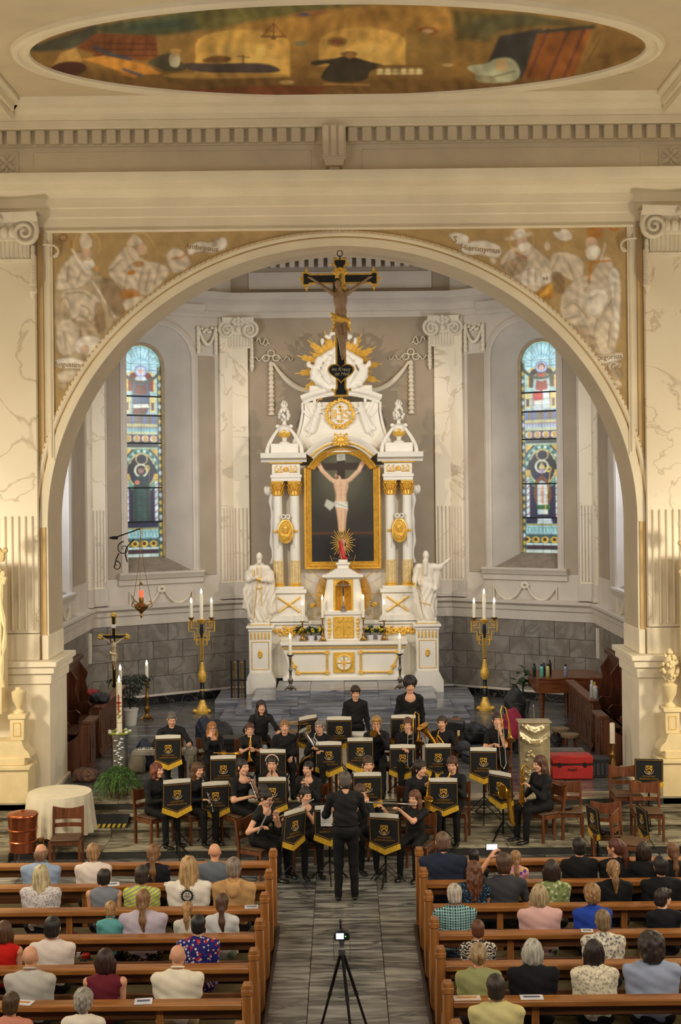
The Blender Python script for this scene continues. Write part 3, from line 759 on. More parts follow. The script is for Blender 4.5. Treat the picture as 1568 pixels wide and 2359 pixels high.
p.ell(777,94,22,12,c_(110,78,34)).ell(777,94,14,7,c_(92,52,24)).ell(693,98,14,6,c_(96,88,60)).ell(985,70,26,10,c_(116,68,26)).ell(985,70,12,5,c_(150,120,84)).ell(715,30,45,7,c_(120,78,40),-6).ell(700,31,12,4,c_(70,62,70))
p.poly([(935,60),(1050,100),(1045,160),(935,160)],c_(116,86,40),8).poly([(1040,20),(1200,30),(1370,60),(1260,60),(1150,72),(1130,95),(1050,90)],c_(80,66,32),14)
p.poly([(1060,70),(1100,40),(1200,28),(1320,50),(1200,55),(1120,80)],c_(70,62,36),10)
p.poly([(1150,80),(1250,62),(1215,190),(1120,150)],c_(42,40,36),8).poly([(1240,68),(1365,60),(1320,180),(1200,190)],c_(112,62,22),6)
for x in (1262,1310,1345): p.line([(x,66),(x-50,185)],7,c_(84,44,30),5)
p.line([(1240,72),(1366,60)],8,c_(46,46,36),5).poly([(1370,60),(1480,80),(1480,130),(1330,175)],c_(104,74,34),8)
p.line([(1382,88),(1352,140)],3,c_(70,48,22)).ell(1390,128,16,6,c_(92,64,30))
p.poly([(60,150),(300,160),(700,175),(1100,180),(1300,180),(1200,235),(400,235),(60,170)],c_(92,64,28),14)
p.poly([(380,205),(640,195),(760,198),(700,235),(420,225)],c_(92,48,22),6).poly([(140,120),(175,108),(190,140),(120,150)],c_(150,112,56),4)
p.ell(158,157,42,17,c_(62,30,18),-4).poly([(175,108),(220,75),(360,80),(365,140),(240,130)],c_(98,52,22),4)
for k in range(3): p.line([(215,98+k*14),(360,100+k*13)],3,c_(66,34,16)); 
for k in range(9): p.line([(225+k*16,86),(222+k*16,126)],2,c_(72,40,18))
p.line([(218,107),(250,122),(300,135)],8,c_(52,54,60),5).poly([(190,135),(240,126),(330,145),(372,168),(300,172),(240,150)],c_(160,106,40),4).poly([(270,168),(330,165),(310,178)],c_(140,88,34),3).line([(285,158),(325,172)],6,c_(60,62,70),4)
p.sm=2
p.poly([(335,140),(385,118),(400,125),(440,160),(390,166),(350,150)],c_(60,52,34),4).ell(402,135,13,17,c_(150,132,96)).ell(404,116,13,6,c_(158,116,62)).poly([(388,150),(400,128),(415,128),(412,156)],c_(160,148,118),3)
p.poly([(410,142),(500,145),(600,142),(640,152),(650,166),(560,168),(440,165)],c_(58,46,40),4).poly([(455,142),(490,124),(540,130),(520,146)],c_(96,64,28),4).line([(560,126),(560,146)],3,c_(40,34,30)).line([(548,128),(574,130)],2,c_(60,44,30))
p.poly([(375,166),(640,166),(650,178),(380,180)],c_(136,100,48),4).ell(660,188,16,5,c_(150,118,66))
p.poly([(735,188),(745,160),(765,142),(720,152),(713,138),(770,134),(790,126),(820,130),(850,140),(892,150),(850,160),(846,188)],c_(44,36,24),3).ell(803,123,20,7,c_(96,70,36)).ell(806,126,9,7,c_(138,92,46)).line([(745,192),(850,194)],3,c_(140,100,52))
for i in range(6): p.ell(875+i*18,160,7,4,c_(188,166,116)); p.ell(875+i*18,167,8,4,c_(182,158,108))
p.line([(870,151),(975,150)],5,c_(108,74,34)).line([(870,174),(975,172)],5,c_(112,78,36))
p.poly([(1068,150),(1120,146),(1140,132),(1180,130),(1200,160),(1190,188),(1110,190),(1098,172)],c_(142,138,108),4).ell(1155,148,14,14,c_(168,136,92)).poly([(1100,190),(1090,172),(1130,170),(1150,188)],c_(120,112,80),4).ell(1030,148,12,4,c_(160,130,84)).line([(1120,180),(1185,162)],5,c_(108,102,76))
p.line([(630,42),(630,70)],2,c_(84,44,20)); 
for k in (-1,0,1): p.line([(630,52),(630+k*24,80)],2,c_(92,48,22))
p.line([(602,82),(658,82)],4,c_(104,62,26)).ell(630,86,6,4,c_(96,58,24))
p.folds(c_(112,80,36),.16,.10,4); p.noise(.30,45)
nx,ny=500,150; gx=np.linspace(-OA-.03,OA+.03,nx); gy=np.linspace(OY+OB+.03,OY-OB-.03,ny); X,Y=np.meshgrid(gx,gy); X=X.ravel(); Y=Y.ravel()
px=X*F/Y; py=(CH-CZ)*F/Y; U=U0+px*CR+py*SR; V=V0+py*CR-px*SR
keep=((X/(OA+.03))**2+((Y-OY)/(OB+.03))**2)<1
o=painted('ceiling_painting',np.stack([X,Y,np.full_like(X,CZ-.012)],1).tolist(),grid_faces(nx,ny,keep),p.sample(U,V),paint('oil_fresco',.85),ce)
o['label']='oval ceiling fresco of robed figures in an arched hall'
# ---- spandrel frescoes (grisaille saints on ochre)
KS=(.66,.56,.38)
def s_(r,g,b): return alb(r,g,b,KS)
BG=s_(152,120,68); LT=s_(182,159,120); MD=s_(158,133,92); DK=s_(100,76,44); HL=s_(198,179,143); OR=s_(160,98,30)
def fold(p,pts,col=DK,wd=2.6,al=.8): p.line(pts,wd,col,3,al); p.line([(x+4,y+2) for x,y in pts],5,MD,6,.5)
p=Pic(100,800,505,1060,2.4,BG); p.sm=1; p.edge=DK
# bishop on the left (seen crop origin 120,510, scale 3.733)
def q(*a): return [(120+a[i]/3.733,510+a[i+1]/3.733) for i in range(0,len(a),2)]
p.poly(q(20,700,60,420,160,300,240,250,330,300,400,420,400,470,640,560,640,760,460,960,440,1080,300,1200,60,1170,30,950),MD,6)
p.poly(q(60,420,170,290,250,260,330,330,350,480,250,570,50,600,30,560),LT,5).poly(q(50,600,250,575,400,640,420,740,340,860,180,850,140,760),LT,5).poly(q(60,850,180,840,240,960,200,1140,60,1160,30,980),LT,5)
p.poly(q(240,110,285,90,340,140,345,240,240,240),LT,3).ell(*q(300,280)[0],13,14,s_(176,140,100)).poly(q(255,330,350,300,370,400,300,420),HL,3)
p.line(q(165,230,300,450),4,HL).line(q(350,520,540,820),4,HL).line(q(165,180,165,230),5,OR).ell(*q(95,140)[0],9,8,s_(120,78,44),ring=2)
for c in (q(120,620,260,600,330,660),q(180,850,250,800,330,870),q(250,720,330,760,300,840),q(60,700,110,640,160,700,140,830),q(240,860,250,990),q(100,950,120,1100),q(330,870,390,830,400,980),q(420,540,480,720,500,820),q(140,380,130,520),q(250,420,210,540)): fold(p,c)
p.poly(q(360,700,440,700,460,980,380,960),s_(126,96,58),6,.8)
# second bishop, cloak, scroll
p.poly(q(460,430,560,300,640,200,740,250,760,330,960,370,1020,430,880,620,780,640,600,580),LT,5).poly(q(640,180,700,90,780,170,800,190,640,220),LT,3).ell(*q(770,240)[0],12,13,s_(178,142,102))
p.ell(*q(760,225)[0],30,33,s_(176,138,76),ring=1.2).ell(*q(300,210)[0],30,32,s_(176,138,76),ring=1.2)
p.poly(q(560,590,740,580,750,670,600,680),OR,4,.8).ell(*q(680,440)[0],10,6,OR).ell(*q(375,405)[0],5,5,s_(190,130,40)).poly(q(700,350,790,350,780,390,700,390),OR,3,.8)
p.poly(q(390,480,560,520,640,760,560,830,460,700),s_(120,92,56),8,.7).poly(q(600,680,760,640,800,660,640,790),LT,4)
for c in (q(500,420,600,330),q(620,430,700,360),q(640,470,620,580),q(780,400,740,560),q(840,400,800,600),q(920,380,880,540),q(560,520,600,560)): fold(p,c)
p.poly(q(970,270,1060,220,1150,270,1180,330,1190,390,1060,460,1000,380),LT,5).line(q(1030,320,1130,310,1170,240),4,OR,4)
p.poly(q(1160,230,1250,170,1370,190,1490,120,1510,220,1400,270,1260,250,1170,300),HL,4).poly(q(1370,140,1420,200,1380,230),s_(120,92,56),5,.7)
p.poly(q(180,1060,240,1000,330,980,430,1010,440,1090,330,1150,220,1140),HL,5).poly(q(240,1080,300,1060,320,1130,250,1150),s_(176,142,104),4)
p.poly(q(30,1180,180,1170,290,1210,300,1260,180,1270,30,1250),HL,4).poly(q(40,1290,240,1270,230,1330,120,1390,60,1390),LT,4).poly(q(50,1400,130,1390,120,1450,60,1440),MD,4)
p.folds(BG,.15,.17,3); p.noise(.12,20); pl=p
p=Pic(780,1470,495,1060,2.4,BG); p.sm=1; p.edge=DK
def q(*a): return [(1030+a[i]/3.733,500+a[i+1]/3.733) for i in range(0,len(a),2)]
p.poly(q(10,150,90,130,190,170,180,230,90,240,40,190),HL,4).poly(q(90,260,180,220,300,195,440,240,480,300,420,360,300,320,160,330),HL,4).poly(q(350,340,430,360,400,420),LT,4)
p.poly(q(430,480,490,300,600,250,720,230,780,290,870,370,930,430,920,560,700,640,560,560),LT,5).ell(*q(640,220)[0],13,15,s_(182,146,108)).poly(q(610,230,700,210,740,270,680,340,620,300),HL,3)
p.ell(*q(615,165)[0],32,6,LT,-12).ell(*q(620,135)[0],14,9,HL,-10).ell(*q(640,200)[0],28,28,s_(178,140,78),ring=1.1)
p.poly(q(430,440,520,380,640,330,700,380,640,480,520,520),s_(128,98,60),6,.7).poly(q(630,470,790,430,810,560,800,630,640,600),HL,4).poly(q(570,600,790,590,790,650,590,630),LT,4).line(q(590,310,680,350),4,OR)
p.ell(*q(850,525)[0],12,13,HL).ell(*q(830,530)[0],3,4,DK).ell(*q(855,528)[0],3,4,DK).poly(q(740,670,880,560,920,600,900,710,820,700),OR,4,.85).line(q(800,690,900,590),10,s_(186,140,50),4)
p.poly(q(890,310,1000,300,1120,330,1180,400,1160,540,1080,560,1000,500,880,470),LT,5).ell(*q(860,250)[0],6,10,LT).poly(q(880,470,1000,480,1000,660,920,640),s_(116,88,54),7,.8)
# dove
for i in range(20):
    a=2*PI*i/20; c=q(1010,170)[0]; p.line([(c[0]+10*math.cos(a),c[1]+10*math.sin(a)),(c[0]+30*math.cos(a),c[1]+28*math.sin(a))],1.2,s_(180,136,72),2,.8)
p.poly(q(900,120,960,130,1000,90,1060,130,1080,190,990,210,930,170),HL,4)
# pope with tiara
p.poly(q(1200,180,1210,70,1260,40,1330,90,1330,190),OR,4,.8).ell(*q(1240,225)[0],13,14,s_(182,146,108)).poly(q(1190,260,1280,230,1330,300,1260,380,1190,350),HL,4)
p.poly(q(960,780,1000,640,1120,520,1240,500,1330,340,1420,350,1440,560,1430,900,1450,1050,1440,1170,1330,1190,1230,1140,1170,1060,1010,900),LT,5)
p.poly(q(1370,480,1440,420,1490,500,1480,1000,1440,1100,1420,700),HL,5).poly(q(1200,640,1330,600,1400,700,1290,860,1200,820),HL,5).poly(q(960,760,1130,700,1210,860,1080,930,980,870),LT,5)
p.line(q(1080,930,1230,570),4,HL).line(q(1080,930,1230,570),1.2,DK,2,.5).line(q(1320,370,1360,230),3,HL).ell(*q(1430,75)[0],10,10,OR,ring=3).line(q(1245,390,1400,375),5,OR,4).line(q(1235,400,1215,560),6,OR,4)
p.poly(q(1000,940,1200,930,1210,980,1150,1090,1030,1030),MD,5).poly(q(910,910,1000,920,990,950,920,945),OR,3).poly(q(1160,1040,1240,1000,1280,1130,1230,1180),MD,5)
for c in (q(1000,780,1090,720,1200,860),q(1010,880,1120,850),q(1220,700,1300,660),q(1320,860,1420,700),q(1230,560,1180,640),q(1290,880,1250,1020,1300,1150),q(1400,900,1380,1120),q(1440,560,1440,760),q(960,330,900,450),q(1040,400,1090,530),q(520,350,480,440),q(600,400,560,500),q(700,440,690,580),q(760,440,750,560)): fold(p,c)
p.poly(q(1230,1180,1340,1200,1500,1160,1510,1220,1380,1260,1270,1250),HL,4).poly(q(1350,1270,1490,1240,1500,1300,1360,1330),LT,4).poly(q(1380,1330,1500,1310,1500,1400,1400,1430),MD,4).ell(*q(1460,1440)[0],9,9,LT)
p.folds(BG,.15,.17,8); p.noise(.12,20); pr=p
FP=paint('grisaille_fresco',.85)
for s,pc,lb in ((-1,pl,'grisaille fresco of two bishop saints on ochre, left spandrel'),(1,pr,'grisaille fresco of a hatted saint and a crowned saint, right spandrel')):
    nx,nz=200,172; gx=np.linspace(min(s*4.99,s*.05),max(s*4.99,s*.05),nx); gz=np.linspace(10.22,6.2,nz); X,Zz=np.meshgrid(gx,gz); X=X.ravel(); Zz=Zz.ravel()
    px=X*F/(ZA-.01); py=(CH-Zz)*F/(ZA-.01); U=U0+px*CR+py*SR; V=V0+py*CR-px*SR
    keep=((X/(AX+.2))**2+((Zz-ASP)/(AY+.2))**2>1)&(Zz>ASP)
    o=painted('fresco',np.stack([X,np.full_like(X,ZA-.01),Zz],1).tolist(),grid_faces(nx,nz,keep),pc.sample(U,V),FP,wf); o['label']=lb
INK=mat('brown_ink',s_(142,104,56)+(1,),.8)
def fresco_text(txt,u,v,size,rot):
    m=text_mb(txt,size,.0012); c=P(u,v,ZA-.016); o=obj('fresco_lettering',m,INK,wf,0); o.location=c; o.rotation_euler=(0,-R(rot),0)
fresco_text('Ambrosius',464,571,.135,-7); fresco_text('S',1048,552,.16,-8); fresco_text('Hieronymus',1106,574,.14,-6); fresco_text('Augustinus',160,840,.125,-4); fresco_text('Gregorius',1397,823,.13,4); fresco_text('d.Gr.',1412,846,.14,8)
# ---- stained glass
def g_(r,g,b): return (lin(r),lin(g),lin(b))
LEAD=g_(14,16,18)
def glass_pic(kind):
    p=Pic(55,435,60,2310,6,g_(120,150,140)); L=lambda x:x
    p.poly([(55,60),(435,60),(435,2310),(55,2310)],g_(150,196,196))
    if kind=='mary': robe,throne,under,hood=g_(24,78,116),g_(120,16,18),g_(96,26,24),g_(200,220,230)
    else: robe,throne,under,hood=g_(170,205,205),g_(46,34,20),g_(190,20,26),g_(130,90,60)
    # upper sky with rays
    p.ell(245,330,150,230,g_(178,222,232)); p.ell(245,330,90,120,g_(150,205,225),ring=8)
    for i in range(15):
        a=PI*i/14; p.line([(245-80*math.cos(a),330-90*math.sin(a)),(245-190*math.cos(a),330-250*math.sin(a))],3,g_(70,110,120))
    p.poly([(130,560),(130,420),(160,370),(245,340),(330,370),(360,420),(360,560)],throne).line([(125,560),(125,380),(200,345)],16,g_(214,186,84)).line([(365,560),(365,380),(290,345)],16,g_(214,186,84))
    p.ell(245,345,56,60,g_(120,150,220)).ell(245,345,46,50,g_(196,210,236)).ell(245,345,34,40,hood).ell(245,352,22,30,g_(214,176,170))
    p.poly([(165,620),(180,430),(245,400),(310,430),(330,620)],robe).poly([(190,440),(245,470),(300,440),(280,400),(210,400)],hood).ell(240,455,22,18,g_(224,168,150))
    p.poly([(200,480),(245,500),(290,480),(300,580),(245,600),(190,580)],under if kind=='mary' else g_(150,30,30))
    p.poly([(165,600),(330,600),(320,720),(300,790),(170,790)],robe if kind=='mary' else g_(190,20,24)).poly([(175,700),(310,690),(318,730),(180,740)],g_(220,226,214)).poly([(175,740),(300,730),(290,800),(165,800)],under if kind=='mary' else g_(200,214,214))
    if kind!='mary': p.poly([(255,590),(310,590),(318,780),(265,780)],g_(206,226,226)); p.ell(245,440,22,20,g_(210,50,30))
    p.poly([(95,620),(150,620),(145,780),(98,780)],g_(216,196,110)).poly([(320,620),(375,620),(372,780),(325,780)],g_(216,196,110)).poly([(104,680),(136,680),(134,760),(106,760)],g_(60,40,70)).poly([(335,680),(362,680),(360,760),(337,760)],g_(60,40,70))
    p.poly([(95,800),(390,800),(390,905),(95,905)],g_(104,98,92))
    for x in (175,280,360,110): p.line([(x,800),(x-8,905)],16,g_(60,110,190))
    p.poly([(95,905),(390,905),(390,930),(95,930)],g_(196,190,120)).poly([(95,932),(390,932),(390,985),(95,985)],g_(130,186,190) if kind=='mary' else g_(172,184,206)).line([(95,937),(390,937)],8,g_(150,30,30)).poly([(95,988),(390,988),(390,1012),(95,1012)],g_(190,196,150))
    for i in range(11): p.line([(112+i*26,948),(112+i*26,975)],5,g_(70,110,120))
    p.poly([(95,1015),(390,1015),(390,1105),(95,1105)],g_(52,60,44))
    for i in range(4):
        x=130+i*75; p.ell(x,1060,32,36,g_(206,220,214)); p.ell(x,1060,18,34,g_(204,160,50)); p.ell(x+37,1060,12,38,g_(150,26,24))
    p.poly([(95,1110),(390,1110),(390,1150),(95,1150)],g_(40,54,52)).poly([(95,1152),(390,1152),(390,1170),(95,1170)],g_(180,196,150))
    # lower canopy
    p.poly([(95,1172),(390,1172),(390,2000),(95,2000)],g_(20,22,58)).poly([(95,1172),(160,1172),(100,1250)],g_(214,176,60)).poly([(390,1172),(325,1172),(385,1250)],g_(214,176,60))
    p.ell(245,1400,140,215,g_(96,150,130),ring=16)
    for i in range(17):
        a=PI*i/16; p.ell(245-140*math.cos(a),1400-212*math.sin(a),12,15,g_(190,216,206) if i%2 else g_(30,90,80))
    p.ell(245,1400,118,182,g_(206,190,120),ring=5).poly([(105,1420),(130,1330),(200,1290),(290,1290),(360,1330),(385,1420),(385,1440),(105,1440)],g_(20,18,30)).ell(245,1275,46,48,g_(16,16,40)).ell(245,1275,50,54,g_(206,190,120),ring=4)
    for x in (115,375): p.poly([(x-22,1430),(x+22,1430),(x+16,1510),(x-16,1510)],g_(206,170,60)).poly([(x-13,1510),(x+13,1510),(x+13,1930),(x-13,1930)],g_(206,218,216)); [p.line([(x-12,1560+70*i),(x+12,1530+70*i)],9,g_(150,30,34)) for i in range(6)]
    p.ell(240,1395,62,72,g_(216,216,190)).ell(240,1395,46,54,g_(24,34,30))
    if kind=='mary':
        p.ell(238,1395,26,38,g_(150,110,96)).poly([(200,1390),(210,1355),(262,1350),(280,1390),(262,1372),(214,1374)],g_(50,30,20)).poly([(160,1930),(165,1600),(185,1480),(235,1440),(290,1470),(320,1600),(310,1930)],g_(30,56,52)).poly([(200,1600),(240,1560),(290,1600),(285,1930),(205,1930)],g_(40,72,64)).ell(205,1520,22,24,g_(196,120,96)).ell(295,1370,18,24,g_(216,190,80),ring=5).line([(312,1380),(318,1930)],6,g_(120,96,40))
    else:
        p.ell(240,1440,24,30,g_(190,160,190)).poly([(210,1420),(240,1340),(272,1420)],g_(200,186,120)).poly([(165,1700),(175,1560),(240,1480),(310,1560),(330,1700),(300,1800),(190,1800)],g_(116,66,24)).poly([(200,1580),(240,1540),(285,1580),(290,1900),(200,1900)],g_(200,214,212)).poly([(225,1600),(262,1600),(258,1790),(228,1790)],g_(214,170,140)).poly([(195,1800),(310,1800),(310,1850),(195,1850)],g_(40,96,40)).ell(300,1425,20,24,g_(220,190,70),ring=6).line([(315,1440),(285,1700),(260,1900)],7,g_(206,170,70)).poly([(200,1940),(320,1940),(330,2000),(195,2000)],g_(190,204,206))
    p.poly([(95,2000),(390,2000),(390,2020),(95,2020)],g_(150,150,90)).poly([(95,2022),(390,2022),(390,2110),(95,2110)],g_(150,196,196)).poly([(95,2112),(390,2112),(390,2205),(95,2205)],g_(56,84,86))
    for i in range(9): p.line([(112+i*32,2045),(112+i*32,2085)],6,g_(60,100,104))
    for x in (100,180,262,345): p.ell(x,2170,34,34,g_(214,178,60)).ell(x,2165,16,20,g_(70,20,22))
    p.poly([(95,2208),(390,2208),(390,2225),(95,2225)],g_(190,206,196)).poly([(95,2226),(390,2226),(390,2275),(95,2275)],g_(58,34,44)).poly([(95,2276),(390,2276),(390,2310),(95,2310)],g_(190,206,196))
    # borders with lozenges
    for xa,xb in ((55,92),(393,435)):
        p.poly([(xa,300),(xb,300),(xb,2310),(xa,2310)],g_(40,66,58)); n=0
        for y in range(330,2310,78):
            xm=(xa+xb)/2; n+=1
            p.poly([(xm-15,y),(xm,y-34),(xm+15,y),(xm,y+34)],g_(214,190,90) if n%3 else g_(206,222,230)); p.line([(xm,y-30),(xm,y+30)],4,LEAD)
    p.ell(245,262,185,200,g_(46,70,60),ring=14)
    for i in range(13):
        a=PI*i/12; p.ell(245-186*math.cos(a),270-200*math.sin(a),13,16,g_(196,190,110))
    for x in (92,160,245,320,392): p.line([(x,80 if 100<x<380 else 280),(x,2310)],4,LEAD,6,.75)
    for y in range(270,2310,68): p.line([(55,y),(435,y)],4,LEAD,6,.65)
    p.noise(.25,40); return p
m_,nt,b=new_mat('stained_glass'); at=nt.nodes.new('ShaderNodeAttribute'); at.attribute_name='Col'
b.inputs['Base Color'].default_value=(.02,.02,.02,1); b.inputs['Roughness'].default_value=.25
nt.links.new(at.outputs['Color'],b.inputs['Emission Color']); b.inputs['Emission Strength'].default_value=.85
GLASS=MATS['stained_glass']
def window_glass(rgwall,n,ci,hi,z0,z1,dep,kind,label):
    A=rgwall.location; rz=rgwall.rotation_euler[2]
    wi=rig('window_%d'%n,tuple(A),label); wi.rotation_euler=(0,0,rz)
    if kind:
        pc=glass_pic(kind); nx,nz=66,380; gx=np.linspace(-1,1,nx); gz=np.linspace(0,1,nz); X,T=np.meshgrid(gx,gz); X=X.ravel(); T=T.ravel()
        xs=ci+X*hi; zs=z1-T*(z1-z0); spr=z1-hi
        keep=(zs<spr+.02)|(((xs-ci)**2+(zs-spr)**2)<(hi+.015)**2)
        o=painted('stained_glass',np.stack([xs,np.full_like(xs,dep),zs],1).tolist(),grid_faces(nx,nz,keep),pc.sample(245+X*188,62+T*2245),GLASS,wi)
        for t in (.245,.335,.465,.675,.835):
            m=MB(); z=z1-t*(z1-z0); m.box(ci-hi,ci+hi,dep-.03,dep-.005,z-.018,z+.018,.004); obj('saddle_bar',m,BLACKI,wi)
    else:
        m=MB(); n_=16; m.prism([(ci-hi,z0),(ci+hi,z0)]+[(ci+hi*math.cos(PI*i/n_),z1-hi+hi*math.sin(PI*i/n_)) for i in range(n_+1)],dep,dep+.01); obj('pane',m,emis('daylit_pane',C(150,172,226),1.0),wi)
    m=MB(); spr=z1-hi; rows=[]
    for dr,py in ((-.03,0),(-.03,.05),(.03,.07),(.05,.0)):
        a2=[(ci-(hi+dr)*math.cos(PI*i/24),spr+(hi+dr)*math.sin(PI*i/24)) for i in range(25)]
        rows.append([(x,dep-py,z) for x,z in [(ci-hi-dr,z0)]+a2+[(ci+hi+dr,z0)]])
    m.grid(rows); obj('window_frame',m,mat('window_frame_paint',C(172,152,120),.7),wi,30)
    return wi
window_glass(wdl,1,1.60,.56,4.09,9.34,.65,'mary','stained glass window with enthroned figure in blue, left of the altar')
window_glass(wdr,2,LD-1.60,.56,4.09,9.34,.65,'christ','stained glass window with enthroned figure in red, right of the altar')
window_glass(wl,3,3.6,.62,3.85,9.3,.6,None,'daylit window in the left side wall of the apse')
window_glass(wr,4,3.4,.62,3.85,9.3,.6,None,'daylit window in the right side wall of the apse')
# ================================================================= HIGH ALTAR
AO=Vector((0,31.0,.85))
alt=thing('high_altar','white and gilded high altar retable with columns and sunburst','altar',AO)
def wo(name,mb,material,par=None,smooth=40,label=None):
    """altar part: coordinates are given in the place, the part hangs on the altar"""
    o=obj(name,mb,material,par or alt,smooth,label=label)
    if par is None: o.location=-AO
    return o
def zv(v,Z): return CH-(v-V0)*Z/F
SIL=mat('silver',C(200,198,192),.28,.9,var=.1)
BRASS=mat('aged_brass',C(170,128,62),.35,.85,var=.2,scale=12)
WAX=mat('candle_wax',C(240,232,208),.5,var=.03)
FLAME=emis('flame',(1,.76,.42,1),14)
# table (mensa) with bombe front
YM=30.8; ZT=2.08
m=MB(); m.box(-1.52,1.52,YM-.08,31.45,ZT-.08,ZT,.015); wo('mensa_slab',m,WHITE)
m=MB(); m.box(-1.47,1.47,YM-.03,31.45,ZT-.15,ZT-.12,.004); wo('gold_band',m,GOLD)
m=MB(); prof=[(1.44,ZT-.08),(1.44,ZT-.2),(1.40,ZT-.3),(1.34,ZT-.5),(1.30,ZT-.62),(1.36,ZT-.76),(1.40,ZT-.93)]
m.prism([(x,z) for x,z in prof]+[(-x,z) for x,z in prof[::-1]],YM+.02,31.5); wo('table_body',m,WHITE)
m=MB(); m.box(-1.46,1.46,YM-.05,31.45,1.15,1.26,.02); wo('table_plinth',m,WHITE)
for s in (-1,1):                                          # gilded scroll frames on the front
    m=MB(); xo,xi,zt_,zb_=1.30,.40,1.83,1.35
    path=[(s*xi,zt_),(s*xo,zt_),(s*(xo-.02),1.72),(s*(xo-.12),1.5),(s*(xo-.2),zb_),(s*xi,zb_)]
    pts=[]
    for i in range(len(path)):
        a,b=path[i],path[(i+1)%len(path)]
        for k in range(6): t=k/6; pts.append((a[0]+(b[0]-a[0])*t,YM-.005,a[1]+(b[1]-a[1])*t))
    m.tube(pts,.022,6,closed=True)
    for x,z in ((xi,zt_),(xi,zb_),(xo-.02,zt_),(xo-.2,zb_),(xo-.12,1.5)):
        for k in range(5): a=2*PI*k/5; m.ell((s*x+.03*math.cos(a),YM-.02,z+.03*math.sin(a)),(.035,.02,.028),7,5)
    wo('scroll_frame',m,GOLD)
m=MB(); m.box(-.25,.25,YM-.02,YM+.03,1.34,1.83,.01); m.lathe([(.2,0),(.2,.02),(.17,.03),(.17,0)],28,mi=0,T=Matrix.Translation((0,YM-.02,1.585))@Matrix.Rotation(PI/2,4,'X'))
pn=wo('front_panel',m,GOLD)
m=MB(); m.lathe([(.168,0),(.168,.012)],28,T=Matrix.Translation((0,YM-.018,1.585))@Matrix.Rotation(PI/2,4,'X')); wo('medallion_field',m,WHITE,pn)
m=MB()
for k in range(8):
    a=k*PI/4; L=.15 if k%2==0 else .12; m.tube([(0,YM-.035,1.585),(L*math.cos(a),YM-.035,1.585+L*math.sin(a))],[.012,.022 if k%2==0 else .01],6); 
wo('medallion_cross',m,GOLD,pn)
# gradine behind the table, gilded flower swags
m=MB(); m.box(-1.75,1.75,31.30,31.75,1.15,2.47,.01); m.box(-1.80,1.80,31.26,31.75,2.44,2.53,.012); m.box(-1.70,1.70,31.28,31.7,1.98,2.02); wo('gradine',m,WHITE)
rs=random.Random(11)
for s in (-1,1):
    m=MB()
    for i in range(46):
        t=rs.random(); x=s*(.92+.80*t); z=2.28+rs.uniform(-.13,.13)*(1-abs(t-.45)*1.3); r=rs.uniform(.02,.055); m.ell((x,31.27,z),(r,.03,r*rs.uniform(.6,1)),7,5,Rm=rotm(0,rs.uniform(0,3),0))
    for c in ((1.2,2.28),(1.36,2.3),(1.05,2.25)):
        for k in range(6): a=k*PI/3; m.ell((s*c[0]+.05*math.cos(a),31.245,c[1]+.05*math.sin(a)),(.04,.02,.03),7,5)
    m.tube([(s*(.9+.85*i/10),31.27,2.26+.07*math.sin(i*.9)) for i in range(11)],.014,6); wo('gilded_swag',m,GOLD)
# side pedestals for the statues
for s in (-1,1):
    xa,xb=1.73,2.27
    m=MB()
    for e,z0,z1 in ((0,1.33,2.32),(.02,2.32,2.40),(.06,2.40,2.46)):
        a,b=sorted((s*(xa-e),s*(xb+e))); m.box(a,b,30.95-e,31.7,z0,z1,.01)
    a,b=sorted((s*xa,s*xb)); m.prism([(s*(xa-.1),.85),(s*(xb+.1),.85),(s*(xb+.1),1.12),(s*(xb+.04),1.25),(s*xb,1.33),(s*xa,1.33),(s*(xa-.04),1.25),(s*(xa-.1),1.12)],30.85,31.7); ped=wo('statue_pedestal',m,WHITE)
    m=MB(); m.box(a+.04,b-.04,30.98,31.6,2.46,2.53,.006); wo('pedestal_cap',m,WHITE,ped)
    m=MB(); m.box(a+.02,b-.02,30.97,31.6,2.475,2.49); m.box(a+.0,b-.0,30.945,31.0,2.385,2.395)
    for k in range(6): x=a+.06+(b-a-.12)*k/5; m.box(x-.017,x+.017,30.925,30.95,2.14,2.30,.006)
    wo('gold_flutes',m,GOLD,ped)
    m=MB(); z0,z1=1.42,2.08
    for p0,p1 in (((a+.07,z0),(b-.07,z0)),((b-.07,z0),(b-.07,z1)),((b-.07,z1),(a+.07,z1)),((a+.07,z1),(a+.07,z0))): m.cyl((p0[0],30.945,p0[1]),(p1[0],30.945,p1[1]),.009,n=6)
    m.ell(((a+b)/2,30.94,1.78),(.055,.02,.10),10,8)
    for k in range(6): m.ell(((a+b)/2+.025*math.cos(k),30.925,1.78+.06*math.sin(k*1.1)),(.02,.012,.02),6,5)
    wo('gold_panel_frame',m,GOLD,ped)
